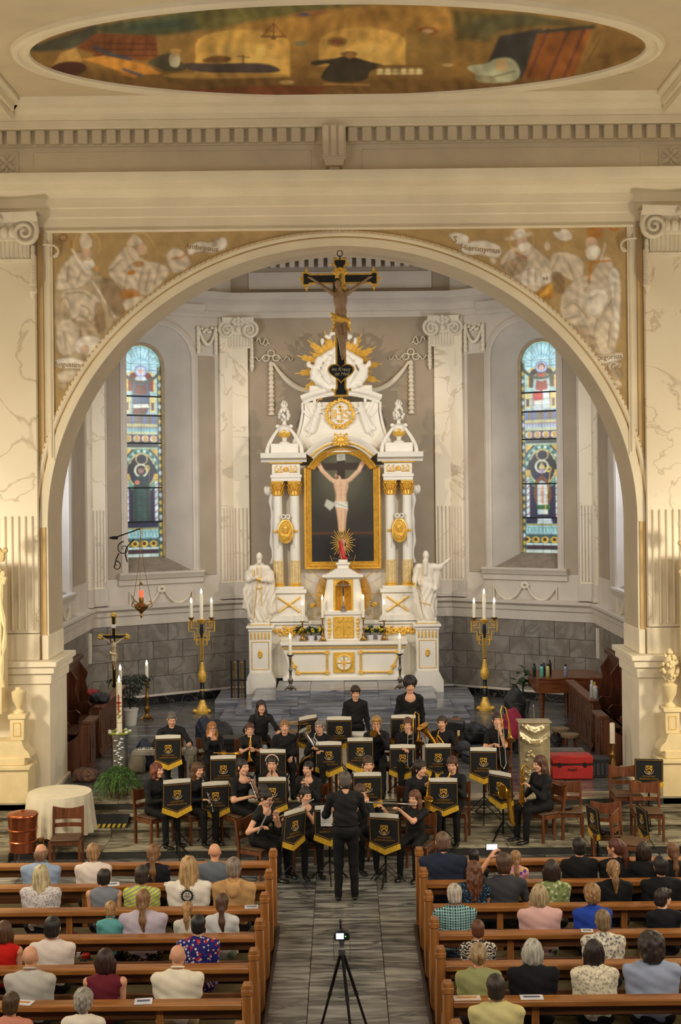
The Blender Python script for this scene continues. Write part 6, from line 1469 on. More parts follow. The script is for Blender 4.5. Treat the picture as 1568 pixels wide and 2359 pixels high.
for k in range(4): m=MB(); m.box(-.15+.08*k,-.09+.08*k,-.15,-.13,.05,.26,.006); obj('crate_rib',m,mat('crate_grey',C(52,52,56),.4),t)
m=MB(); m.box(-.17,.17,-.15,.15,.31,.35,.008); obj('crate_rim',m,mat('crate_grey',C(52,52,56)),t)
def bag(label,u,v,Z,w_,d,h,material,seed,name='backpack',cat='bag',z=None,rz=0,extra=None):
    rs=random.Random(seed); p_=P(u,v,Z); t=thing(name,label,cat,(p_.x,Z,floor_z(Z) if z is None else z),rz)
    pr=[('e',(0,0,h*.5),(w_*.5,d*.5,h*.5)),('b',(0,0,h*.36),(w_*.46,d*.42,h*.36),None,.06),('e',(rs.uniform(-.1,.1)*w_,-d*.2,h*.62),(w_*.36,d*.36,h*.36)),('e',(rs.uniform(-.2,.2)*w_,-d*.42,h*.32),(w_*.33,d*.2,h*.25))]
    ph=rs.uniform(0,6); V_=sdf_mb(pr,max(.016,w_*.05),.05,disp=lambda X,Y,Z_:.010*np.sin(17*X+ph)*np.sin(15*Z_+ph)+.006*np.sin(38*X+25*Z_))
    V_.v=[(x,y,max(z_,0.004)) for x,y,z_ in V_.v]; obj('bag_body',V_,material,t,180)
    m=MB(); m.tube([(-.05,-.0,h*.95),(-.04,-.02,h*1.04),(.04,-.02,h*1.04),(.05,0,h*.95)],.010,6); obj('carry_loop',m,BAGK,t)
    m=MB(); m.tube([(-w_*.30,-d*.50,h*.56),(0,-d*.60,h*.60),(w_*.30,-d*.50,h*.56)],.006,5); obj('zip',m,mat('zip_grey',C(90,90,96),.4,.5),t)
    for s in (-1,1): m=MB(); m.tube([(s*w_*.2,d*.3,h*.9),(s*w_*.42,d*.55,h*.6),(s*w_*.3,d*.5,h*.12)],.018,6,flat=.4); obj('strap',m,BAGK,t)
    return t
bags=[('round black drum case behind the blonde player',500,1610,26.2,.62,.5,.5,BAGK,1),('tall navy instrument bag leaning by the candelabrum',470,1615,26.0,.36,.3,.62,NAVY,2),
('slumped navy rucksack by the keyboard',333,1680,24.0,.34,.3,.55,NAVY,4),('khaki canvas rucksack beside the Easter candle',316,1705,23.7,.30,.26,.42,mat('khaki_canvas',C(122,112,92),.8,bump=.2),5),
('black rucksack under the piano, left of the stool',1210,1650,25.2,.5,.4,.5,BAGK,6),('dark holdall among the bags at right',1090,1625,26.2,.6,.4,.4,BAGK,7),('large black gig bag heap by the piano',1160,1650,25.6,.62,.45,.62,BAGK,8),('black backpack on top of the heap beside the piano',1185,1605,26.6,.45,.35,.75,BAGK,9),
('raspberry jacket lying on the bags',1180,1628,24.9,.36,.2,.62,mat('raspberry_cloth',C(140,28,62),.8),10),('brown leather satchel on the floor by the altar steps',1048,1610,27.2,.34,.26,.34,mat('tan_leather',C(126,78,42),.6),11),('dark trombone bag lying near the stools',1255,1690,24.3,.55,.36,.36,BAGK,12),('navy backpack on the floor by the right stall',1300,1730,23.9,.4,.3,.36,NAVY,13),('black shoulder bag near the lectern',1280,1665,25.0,.4,.34,.4,BAGK,14),
('grey-black rucksack on the floor behind the trombonist',1060,1665,24.9,.46,.3,.3,mat('charcoal_nylon',C(44,46,54),.6,bump=.15),15),('black coat heap on the left stall end',230,1600,25.5,.4,.3,.20,BAGK,16),('dark patterned bag heap at the foot of the left pier',196,1765,23.1,.46,.4,.24,mat('patterned_textile',C(40,36,44),.8,col2=C(120,80,50),scale=22),17)]
for b in bags: bag(*b,z=1.55 if 'stall end' in b[0] else (.85 if 'on top' in b[0] or 'lying on the bags' in b[0] else None))
hardcase('long black instrument case lying in front of the altar steps',522,1655,25.2,.95,.4,.36,CASE,.06); hardcase('flat black trumpet case propped by the trombonist',1105,1680,24.4,.62,.4,.18,mat('charcoal_nylon',C(1,1,1)),.35)
hardcase('grey keyboard case behind the red case',1300,1730,23.35,.7,.2,.44,mat('grey_case',C(96,92,88),.6),0); hardcase('black horn case standing behind the euphonium player',1040,1640,25.6,.5,.3,.55,CASE,-.2)
# piano stools
for i,(u,Z,lb) in enumerate(((1290,25.0,'round-seated wooden stool behind the lectern, farther one'),(1312,24.4,'round-seated wooden stool behind the lectern, nearer one'))):
    p_=P(u,1660,Z); t=thing('stool',lb,'stool',(p_.x,Z,.55),group='stools behind the lectern')
    m=MB(); m.lathe([(.0,.44),(.17,.44),(.18,.47),(.17,.50),(.05,.52)],16); obj('seat_cushion',m,mat('tan_cushion',C(120,98,70),.8),t)
    for k in range(4): a_=PI/4+k*PI/2; m=MB(); m.tube([(.14*math.cos(a_),.14*math.sin(a_),.44),(.17*math.cos(a_),.17*math.sin(a_),0)],[.02,.016],7); obj('leg',m,WOODB,t)
# organ-pipe-like brass stand left of the altar (bundle of poles)
p_=P(548,1560,30.2); t=thing('pole_rack','dark rack of brass-capped poles beside the altar','rack',(p_.x,30.3,.55))
for k in range(5): m=MB(); x=-.16+.08*k; m.cyl((x,0,0),(x,0,1.15-.05*(k%2)),.022); m.ell((x,0,1.17-.05*(k%2)),(.03,.03,.03),8,6); obj('pole',m,BRASS if k%2 else EBONY,t)
m=MB(); m.box(-.2,.2,-.05,.05,.0,.06,.01); m.box(-.2,.2,-.04,.04,.7,.74,.01); obj('rack_frame',m,EBONY,t)
# ---------------------------------------------------------------- left foreground group
c=P(140,1822,20.85); t=thing('round_table','round table under a draped white cloth beside the left pier','table',(c.x,20.52,.14))
R0=.50; ht=c.z-.14
t.location.y=20.78; t.location.z=.14
m=MB(); m.lathe([(.04,.02),(.04,ht-.04)],10); m.lathe([(.24,0),(.24,.03),(.05,.06)],14); m.lathe([(R0-.02,ht-.04),(R0-.02,ht-.01)],28); obj('table_frame',m,WOODD,t)
m=MB(); n=90; rows=[]
for j in range(12):
    q_=max(0,(j-3)/8)
    if j<=3: rows.append([(R0*(j+.001)/3*math.cos(2*PI*i/n),R0*(j+.001)/3*math.sin(2*PI*i/n),ht) for i in range(n)])
    else: rows.append([((R0+.01+.05*q_+.035*q_*math.sin(i*2*PI*19/n+.6*math.sin(i*.3)))*math.cos(2*PI*i/n),(R0+.01+.05*q_+.035*q_*math.sin(i*2*PI*19/n+.6*math.sin(i*.3)))*math.sin(2*PI*i/n),ht-.62*q_**1.05) for i in range(n)])
m.grid(rows,close=True); o=obj('tablecloth',m,mat('cream_linen',C(214,204,180),.85,var=.05),None,60); o.location=t.location+Vector((0,0,.004)); tag(o,'cream linen cloth draped in folds over the round table','tablecloth')
c=P(62,1906,20.0); t=thing('copper_font','copper holy water drum with lid on a low stand, left','vessel',(c.x,20.0-.3,0))
COP=mat('copper',C(176,98,64),.28,.9,var=.15,scale=8)
zb,r_=.24,.228
t.location.y=19.75
m=MB(); m.lathe([(r_*.86,zb),(r_*.88,zb+.18),(r_*.95,zb+.36),(r_,zb+.54)],32); obj('drum',m,COP,t)
m=MB(); m.lathe([(r_*1.04,zb+.54),(r_*1.04,zb+.555),(r_*.98,zb+.575),(.03,zb+.605),(.03,zb+.62),(.0,zb+.625)],32); obj('lid',m,COP,t)
for zz in (.16,.34): m=MB(); m.lathe([(r_*.90+zz*.03,zb+zz-.012),(r_*.93+zz*.05,zb+zz),(r_*.90+zz*.03,zb+zz+.012)],32); obj('hoop',m,COP,t)
for k in range(3): a_=.4+k*2*PI/3; m=MB(); m.cyl((.16*math.cos(a_),.16*math.sin(a_),zb),(.2*math.cos(a_),.2*math.sin(a_),0),.012); obj('leg',m,mat('rusty_iron',C(84,52,36),.7),t)
m=MB(); m.tube([(.05+r_*math.cos(.2),-.08,zb+.2),(.34,-.12,zb+.22),(.34,-.12,zb+.12)],.016,7); m.lathe([(.03,0),(.035,.05),(.02,.06)],8,(.30,-.12,zb+.17)); obj('tap',m,BRASS,t)
# hazard-edged ramp over the chancel steps
t=thing('access_ramp','black ramp mat with yellow hazard edging on the chancel steps','ramp',(P(248,1880,21).x,20.87,.28))
m=MB(); m.prism([(0,0),(.29,.138),(.29,.155),(0,.02)],-.33,.33,0); obj('ramp_mat',m,mat('black_rubber',C(30,30,30),.8),t)
for k in range(8): m=MB(); x=-.32+.082*k; m.add([(x,-.004,.022),(x+.045,-.004,.022),(x+.06,.06,.053),(x+.015,.06,.053)],[(0,1,2,3)]); m.add([(x,-.004,.004),(x+.045,-.004,.004),(x+.045,-.004,.024),(x,-.004,.024)],[(0,1,2,3)]); obj('hazard_stripe',m,mat('hazard_yellow',C(206,176,30),.6),t)
# ---------------------------------------------------------------- side altars at both edges of view
def side_altar(s,label):
    t=thing('side_altar',label,'altar',(s*5.29,21.55,.14)); CR2=mat('cream_carving',C(224,204,158),.6,var=.06,scale=5)
    def bx(n_,x0,x1,y0,y1,z0,z1,c=.012,mt=None): m=MB(); m.box(min(s*x0,s*x1),max(s*x0,s*x1),y0,y1,z0,z1,c); return obj(n_,m,mt or CR2,t)
    bx('plinth_step',-.25,1.4,-.35,.5,0,.16,mt=STEPM); bx('base_block',-.02,1.2,-.05,.45,.16,.95); bx('base_moulding',-.06,1.2,-.09,.45,.95,1.02); bx('upper_block',.04,1.2,-.02,.45,1.02,1.14)
    m=MB(); m.prism([(s*-.04,1.14),(s*1.2,1.14),(s*1.2,1.42),(s*.10,1.42),(s*.06,1.30),(s*-.02,1.22)],.02,.4); obj('curved_foot',m,CR2,t)
    bx('urn_pedestal',.06,.30,.05,.35,1.42,1.78); bx('pedestal_cap',.03,.33,.03,.37,1.78,1.86); m=MB(); [m.cyl((s*x,.045,1.5),(s*x,.045,1.72),.006,n=5) for x in (.12,.24)]; m.cyl((s*.12,.045,1.5),(s*.24,.045,1.5),.006,n=5); m.cyl((s*.12,.045,1.72),(s*.24,.045,1.72),.006,n=5); obj('gold_panel_line',m,GOLD,t)
    m=MB(); x=s*.18; m.lathe([(.09,1.86),(.09,1.89),(.04,1.93),(.05,1.97),(.11,2.08),(.12,2.18),(.125,2.22),(.10,2.24),(.06,2.26),(.05,2.30)],16,(x,.2,0)); ur=obj('urn',m,CR2,t)
    if s>0:
        m=MB(); q_=random.Random(5)
        for k in range(70): h_=q_.random(); r=.13*math.sin(PI*(.12+.88*h_))*1.1; a_=q_.uniform(0,2*PI); m.ell((x+r*math.cos(a_),.2+r*math.sin(a_),2.3+.5*h_),(.035,.035,.04),6,5)
        m.ell((x,.2,2.52),(.10,.09,.22),10,8); obj('stone_flowers',m,CR2,ur)
    m=MB(); pts=[(s*(.38+.03*math.sin(i*.7)),.0,4.15-.14*i) for i in range(14)]; m.tube(pts,[.02+.015*(i%3) for i in range(14)],6); obj('carved_garland',m,CR2,t)
    for k,(z,r) in enumerate(((4.55,.13),(4.15,.11))):
        m=MB(); q_=random.Random(k+3)
        for i in range(16): m.ell((s*(.42+q_.uniform(-.09,.09)),.0,z+q_.uniform(-.09,.09)),(.05,.05,.05),7,5)
        obj('carved_capital',m,CR2 if k else GOLDD,t)
    bx('outer_column',.42,1.0,.05,.45,1.86,4.3,mt=CR2)
    return t
side_altar(-1,'cream and gold side altar with an urn at the left edge'); side_altar(1,'cream and gold side altar with a flower-filled urn at the right edge')
# floor kerb platforms below the side altars
for s in (-1,1): m=MB(); m.prism([(s*5.2,19.9),(s*9,18.4),(s*9,20.1),(s*5.2,20.1)],0,.14,2); obj('side_step',m,STEPM,fl)

leafy('potted_plant','broad-leaved plant in a grey pot beside the grand piano','plant',(P(1204,1600,29.6).x,29.6,.55),26,.24,.75,.16,.3,.22,LEAFM,mat('grey_pot',C(120,118,112),.7),91)
bag('red cap lying on the left choir stall',214,1575,26.4,.24,.22,.12,mat('red_cloth',C(150,40,40),.8),93,'cap','cap',z=1.56)
p_=P(752,1884,18.70); t=thing('loose_sheet','loose white page hung over the front of the conductor-side music stand','paper',(p_.x,18.70,p_.z)); m=MB(); m.box(-.085,.085,-.003,.0,-.12,.12); obj('page',m,mat('leaf_white',C(226,224,222),.8),t); m=MB(); [m.box(-.065,.065,-.0036,-.003,.08-.03*k,.085-.03*k) for k in range(6)]; tag(obj('printed_staves',m,mat('stave_ink',C(120,118,116),.8),t,0),kind='stuff')
# ================================================================= PEWS, CHAIRS, MUSIC STANDS
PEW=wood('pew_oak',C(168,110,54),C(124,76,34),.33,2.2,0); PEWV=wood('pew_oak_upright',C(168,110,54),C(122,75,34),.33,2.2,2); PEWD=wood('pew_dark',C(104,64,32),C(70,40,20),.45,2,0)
CUSH=mat('olive_seat_runner',C(84,72,40),.9,var=.12,scale=20)
PZ=[16.90,15.98,15.06,14.13,13.22,12.29,11.37]
def make_pew(s,front=False):
    L=7.2; x0,x1=.96,.96+L
    t=thing('pew','','pew'); 
    def bx(nm,a,b,y0,y1,z0,z1,mt,c=.008): m=MB(); m.box(min(s*a,s*b),max(s*a,s*b),y0,y1,z0,z1,c); return obj(nm,m,mt,t)
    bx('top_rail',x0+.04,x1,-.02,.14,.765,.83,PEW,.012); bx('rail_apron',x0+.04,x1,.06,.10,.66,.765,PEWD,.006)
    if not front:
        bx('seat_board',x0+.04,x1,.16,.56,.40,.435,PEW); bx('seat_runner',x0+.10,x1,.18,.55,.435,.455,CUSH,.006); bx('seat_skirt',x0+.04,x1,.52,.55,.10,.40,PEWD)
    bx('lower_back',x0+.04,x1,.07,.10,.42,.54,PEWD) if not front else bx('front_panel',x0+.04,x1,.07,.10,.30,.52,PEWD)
    for k in range(5): a=x0+1.45*(k+.55); bx('support',a,a+.07,.05,.12,.0,.77,PEWV,.006)
    m=MB(); c=s*.955; hw=.048; m.box(c-hw,c+hw,-.02,.10,0,.90,.008); m.box(c-hw*1.15,c+hw*1.15,-.03,.11,.90,.965,.008); m.prism([(c-hw*1.15,.965),(c+hw*1.15,.965),(c+hw*.75,1.0),(c-hw*.75,1.0)],-.025,.105); obj('end_post',m,PEWV,t)
    if not front:
        m=MB(); pr=[(.10,0),(.60,0),(.60,.42),(.56,.50),(.40,.52),(.28,.56),(.18,.66),(.10,.70)]; m.prism(pr,s*.93,s*.98,0); obj('end_panel',m,PEWV,t)
    return t
ords=['front','second','third','fourth','fifth','sixth','seventh']
for s,side in ((-1,'left'),(1,'right')):
    proto=None
    for k,y in enumerate(PZ):
        if k==0: pw=make_pew(s,True)
        elif k==1: pw=proto=make_pew(s)
        else: pw=copy_tree(proto)
        pw.location=(0,y,0.0); pw['label']='oak pew in the %s row of the %s block, counted from the altar'%(ords[k],side); pw['group']='church pews'
    m=MB(); m.box(min(s*.90,s*8.2),max(s*.90,s*8.2),10.4,17.0,-.012,.004) ; 
    o=obj('pew_platform',m,mat('dark_floorboards',C(58,42,30),.6,var=.2,scale=3,stretch=(1,8,1)),fl)
    m=MB(); m.box(min(s*.865,s*.90),max(s*.865,s*.90),10.4,16.75,0,.06,.006); obj('kerb_board',m,mat('dark_floorboards',C(1,1,1)),fl)
# ---- chairs
CHW=wood('chair_oak',C(118,68,36),C(76,42,22),.3,2.5,2); SEATC=mat('brown_seat_pad',C(88,62,40),.7,var=.15,scale=10)
def make_chair():
    t=thing('chair','','chair'); w=.22
    for sx_ in (-1,1):
        m=MB(); m.box(sx_*w-.02,sx_*w+.02,.17,.21,0,.43,.005); obj('leg',m,CHW,t)
        m=MB(); m.prism([(-.21,0),(-.17,0),(-.18,.45),(-.23,.84),(-.27,.84),(-.22,.45)],sx_*w-.018,sx_*w+.018,0); obj('leg',m,CHW,t)
        m=MB(); m.box(sx_*w-.012,sx_*w+.012,-.17,.17,.36,.42,.004); obj('side_rail',m,CHW,t)
    m=MB(); m.box(-.21,.21,.175,.2,.36,.42,.004); obj('front_rail',m,CHW,t)
    m=MB(); m.box(-.225,.225,-.19,.22,.42,.455,.015); obj('seat',m,SEATC,t)
    m=MB(); rows=[]
    for y,z in ((0,.66),(-.028,.84)):
        for dy in (0,.022): pass
    n=10
    def sh(z,dy,sag=0): return [(-.235+.47*i/n,-.235-.03*math.sin(PI*i/n)-.10*(z-.66)+dy,z-sag*math.sin(PI*i/n)) for i in range(n+1)]
    rows=[sh(.66,0,-.0),sh(.86,0,.045),sh(.86,.024,.045),sh(.66,.024,0),sh(.66,0,0)]; m.grid(rows); obj('backrest',m,CHW,t,30)
    m=MB(); m.grid([sh(.54,0),sh(.60,0),sh(.60,.018),sh(.54,.018),sh(.54,0)]); obj('back_slat',m,CHW,t,30)
    return t
chair0=make_chair(); chair_used=[False]
def chair(x,y,z,phi,label,group='wooden concert chairs'):
    """phi: direction the sitter faces, 0 = away from the camera"""
    c=chair0 if not chair_used[0] else copy_tree(chair0); chair_used[0]=True
    c.location=(x,y,z); c.rotation_euler=(0,0,phi); c['label']=label; c['group']=group; return c
# ---- music stands with the school's banner
BAN=mat('black_banner_cloth',C(16,16,18),.8,var=.15,scale=20); GTRIM=mat('gold_braid',C(190,140,40),.5,.3,var=.2,scale=60); FRI=mat('gold_fringe',C(226,178,44),.75,0,var=.25,scale=140,stretch=(1,1,.05),bump=.4,bscale=160)
PAP=mat('sheet_paper',C(232,226,210),.8,var=.03); STEEL=mat('black_steel',C(20,20,22),.4,.5)
BW,BH=.45,.40
txt1=text_mb('STOCKPORT',.036,.001); txt2=text_mb('GRAMMAR SCHOOL',.034,.001)
def make_stand():
    t=thing('music_stand','','music stand')     # local: front (banner) faces -y, origin at the top edge of the desk
    ht=0
    T=Matrix.Translation((0,.0,ht))@Matrix.Rotation(R(6),4,'X')
    m=MB(); m.box(-BW/2,BW/2,.012,.022,-.30,.02,.003,T=T); m.box(-BW/2,BW/2,.0,.06,-.30,-.285,.003,T=T); obj('desk',m,STEEL,t)
    pts=[(-BW/2,.02),(-BW/2,-BH+.06),(0,-BH-.04),(BW/2,-BH+.06),(BW/2,.02)]
    m=MB(); m.prism(pts,-.006,.006,1,T=T); bn=obj('banner',m,BAN,t,0)
    m=MB(); k=.93; q_=[(x*k,z*k-.012) for x,z in pts]; m.tube([(x,-.008,z) for x,z in q_],.0045,4,T=T,closed=True); obj('braid_border',m,GTRIM,bn)
    m=MB(); rows=[[(x,-.004,z) for x,z in ((-BW/2,-BH+.065),(0,-BH-.035),(BW/2,-BH+.065))],[(x,-.012,z) for x,z in ((-BW/2-.012,-BH-.02),(0,-BH-.125),(BW/2+.012,-BH-.02))],[(x,.008,z) for x,z in ((-BW/2-.012,-BH-.02),(0,-BH-.125),(BW/2+.012,-BH-.02))],[(x,.008,z) for x,z in ((-BW/2,-BH+.065),(0,-BH-.035),(BW/2,-BH+.065))]]
    m.grid(rows,T=T); obj('fringe',m,FRI,bn,0)
    def shield(s_): return [(-.055*s_,.06*s_),(.055*s_,.06*s_),(.054*s_,.0),(.04*s_,-.04*s_),(0,-.072*s_),(-.04*s_,-.04*s_),(-.054*s_,0)]
    cz=-.145
    m=MB(); m.tube([(.072*math.cos(a_),-.007,cz-.02+.06*math.sin(a_)) for a_ in [PI+PI*i/10 for i in range(11)]],.011,5,flat=.4,T=T); obj('crest_scroll',m,mat('crest_white',C(200,200,206),.6),bn)
    m=MB(); m.prism([(x,cz+z) for x,z in shield(1.0)],-.012,-.006,1,T=T); cs=obj('crest',m,mat('crest_gold',C(222,172,60),.6),bn,0)
    m=MB(); m.prism([(x,cz+z) for x,z in shield(.80)],-.014,-.011,1,T=T); obj('crest_field',m,mat('crest_dark',C(52,30,10),.6),cs,0)
    m=MB(); m.tube([(-.04,-.016,cz-.012),(0,-.016,cz+.02),(.04,-.016,cz-.012)],.008,4,T=T); [m.ell((x,-.016,cz+z),(.011,.004,.011),8,5,T=T) for x,z in ((-.024,.034),(.024,.034),(0,-.036))]; obj('crest_charge',m,mat('crest_gold',C(1,1,1)),cs)
    m=MB(); m.merge(txt1,T@Matrix.Translation((0,-.008,-.262))); m.merge(txt2,T@Matrix.Translation((0,-.008,-.305))); obj('lettering',m,GTRIM,bn,0)
    return t
m=MB()
for sx_ in (-1,1):
    m.add([(0,.004,-.25),(sx_*.215,-.004,-.25),(sx_*.212,-.012,.085),(0,.0,.092)],[(0,1,2,3)]); m.add([(0,.010,-.25),(sx_*.21,.004,-.25),(sx_*.205,-.004,.078),(0,.006,.088)],[(0,1,2,3)])
sheet0=mesh_of('sheet_music',m,0)
stand0=make_stand(); stand_used=[False]
def stand(u,v,Z,deg,who,paper=True,zf=None,lab=None):
    """banner top centre seen at (u,v)"""
    p_=P(u,v,Z); zf=floor_z(Z) if zf is None else zf
    t=stand0 if not stand_used[0] else copy_tree(stand0); stand_used[0]=True
    k=1; t.location=p_; t.rotation_euler=(0,0,R(deg)); h=p_.z-zf
    m=MB(); m.cyl((0,.09,-h+.10),(0,.09,-.26),.011,n=8); m.tube([(0,.09,-.27),(0,.03,-.2)],.011,6); m.cyl((0,.09,-h+.26),(0,.09,-h+.26+(h-.36)*.5),.015,n=8); obj('pole',m,STEEL,t)
    for j in range(3):
        a_=-PI/2+j*2*PI/3; m=MB(); c_s,s_n=math.cos(a_),math.sin(a_); m.tube([(0,.09,-h+.30),(.29*c_s,.09+.29*s_n,-h+.012)],.008,6); m.tube([(0,.09,-h+.10),(.165*c_s,.09+.165*s_n,-h+.135)],.006,6); m.ell((.29*c_s,.09+.29*s_n,-h+.012),(.014,.014,.012),6,5); obj('leg',m,STEEL,t)
    t['label']=lab or ('bannered music stand in front of the '+who); t['group']='bannered music stands'
    if paper:
        o=obj('sheet_music',sheet0,PAP,None,0); o.rotation_euler=(R(8),0,R(deg))
        o.location=Vector(p_)+Matrix.Rotation(R(deg),3,'Z')@Vector((0,.034,.0)); tag(o,'open sheet music on the stand of the '+who,'sheet music','sheet music on the stands')
    return t
# ================================================================= PEOPLE
def hand_mb(h=.007):
    """relaxed, slightly curled right hand; wrist at the origin, fingers along +y, palm facing -z, thumb at -x"""
    pr=[('b',(0,.045,0),(.040,.046,.014),None,.013),('c',(0,-.01,0),(0,.02,0),.024,.026)]
    for i,(x,l) in enumerate(((-.029,.072),(-.010,.082),(.010,.076),(.028,.060))):
        y0=.088-.004*abs(i-1.2); a=(x,y0,0); b=(x*1.12,y0+l*.42,-.010); c=(x*1.16,y0+l*.70,-.034); d=(x*1.12,y0+l*.72,-.058)
        pr+=[('c',a,b,.0098,.0090),('c',b,c,.0090,.0083),('c',c,d,.0083,.0074)]
    pr+=[('c',(-.030,.020,-.004),(-.058,.052,-.016),.014,.011),('c',(-.058,.052,-.016),(-.060,.082,-.030),.0105,.008)]
    return sdf_mb(pr,h,.004)
HAND={}
for k_,h_ in (('hi',.0065),('lo',.011)):
    a=hand_mb(h_); b=MB(); b.v=[(-x,y,z) for x,y,z in a.v]; b.f=[f[::-1] for f in a.f]; b.m=list(a.m); HAND[k_]=(a,b)   # right, left
def head_mb(h,fem=False):
    pr=[('e',(0,-.016,.032),(.076,.096,.088)),('e',(0,.022,-.03),(.060 if not fem else .057,.072,.086)),('e',(0,.058,-.088),(.034,.032,.026)),('c',(-.045,.03,-.055),(-.02,.055,-.085),.022,.022),('c',(.045,.03,-.055),(.02,.055,-.085),.022,.022),
        ('c',(-.035,.078,.028),(.035,.078,.028),.016,.016),('c',(0,.088,.012),(0,.105,-.024),.009,.0125),('e',(-.038,.068,-.022),(.024,.022,.022)),('e',(.038,.068,-.022),(.024,.022,.022)),
        ('e',(-.078,-.008,-.008),(.010,.020,.031),rotm(0,0,.3)),('e',(.078,-.008,-.008),(.010,.020,.031),rotm(0,0,-.3)),('c',(0,-.012,-.06),(0,-.03,-.15),.050 if not fem else .044,.052 if not fem else .046)]
    cut=[('e',(-.031,.101,.010),(.019,.016,.012)),('e',(.031,.101,.010),(.019,.016,.012))]
    m=sdf_mb(pr,h,.018,cut=cut)
    lp=MB(); lp.ell((0,.0865,-.0565),(.021,.010,.0042),8,5); lp.ell((0,.085,-.0645),(.018,.010,.0050),8,5); m.merge(lp,mi=1)
    for s in (-1,1):
        e=MB(); e.ell((s*.031,.0795,.010),(.0125,.0115,.0066),8,6); m.merge(e,mi=2); e=MB(); e.ell((s*.031,.0855,.010),(.0058,.0058,.0060),8,5); m.merge(e,mi=3)
        e=MB(); e.tube([(s*.014,.093,.029),(s*.032,.092,.034),(s*.050,.080,.028)],[.004,.005,.003],5); m.merge(e,mi=4)
    return m
HEAD={('hi',0):head_mb(.008),('hi',1):head_mb(.008,True),('lo',0):head_mb(.012),('lo',1):head_mb(.012,True)}
EYEW=mat('eye_white',C(214,206,196),.4); IRIS=mat('iris_dark',C(40,28,20),.3)
SKINS={}
def skin(c):
    if c not in SKINS: SKINS[c]=(mat('skin_%d_%d'%(c[0],c[2]),C(*c),.5,var=.06,scale=9,spec=.35),mat('lip_%d'%c[0],C(int(c[0]*.80),int(c[1]*.58),int(c[2]*.58)),.45))
    return SKINS[c]
def hairmat(c): 
    return mat('hair_%d_%d_%d'%c,C(*c),.5,col2=C(*[int(x*.55) for x in c]),scale=7,stretch=(6,6,.7),bump=.35,bscale=16)
def brow(c): return mat('brow_%d'%c[0],C(int(c[0]*.6),int(c[1]*.6),int(c[2]*.6)),.8)
FACE=[('e',(0,.150,-.075),(.086,.100,.120)),('e',(0,.128,-.02),(.066,.062,.085))]
def strands(a,f): return lambda X,Y,Z:a*np.sin(f*X+9*Z)*np.sin(f*.9*Y+7*Z)+a*.6*np.sin(f*1.9*np.arctan2(X,Y+.02)*.1+f*.6*X)
HAIR={}
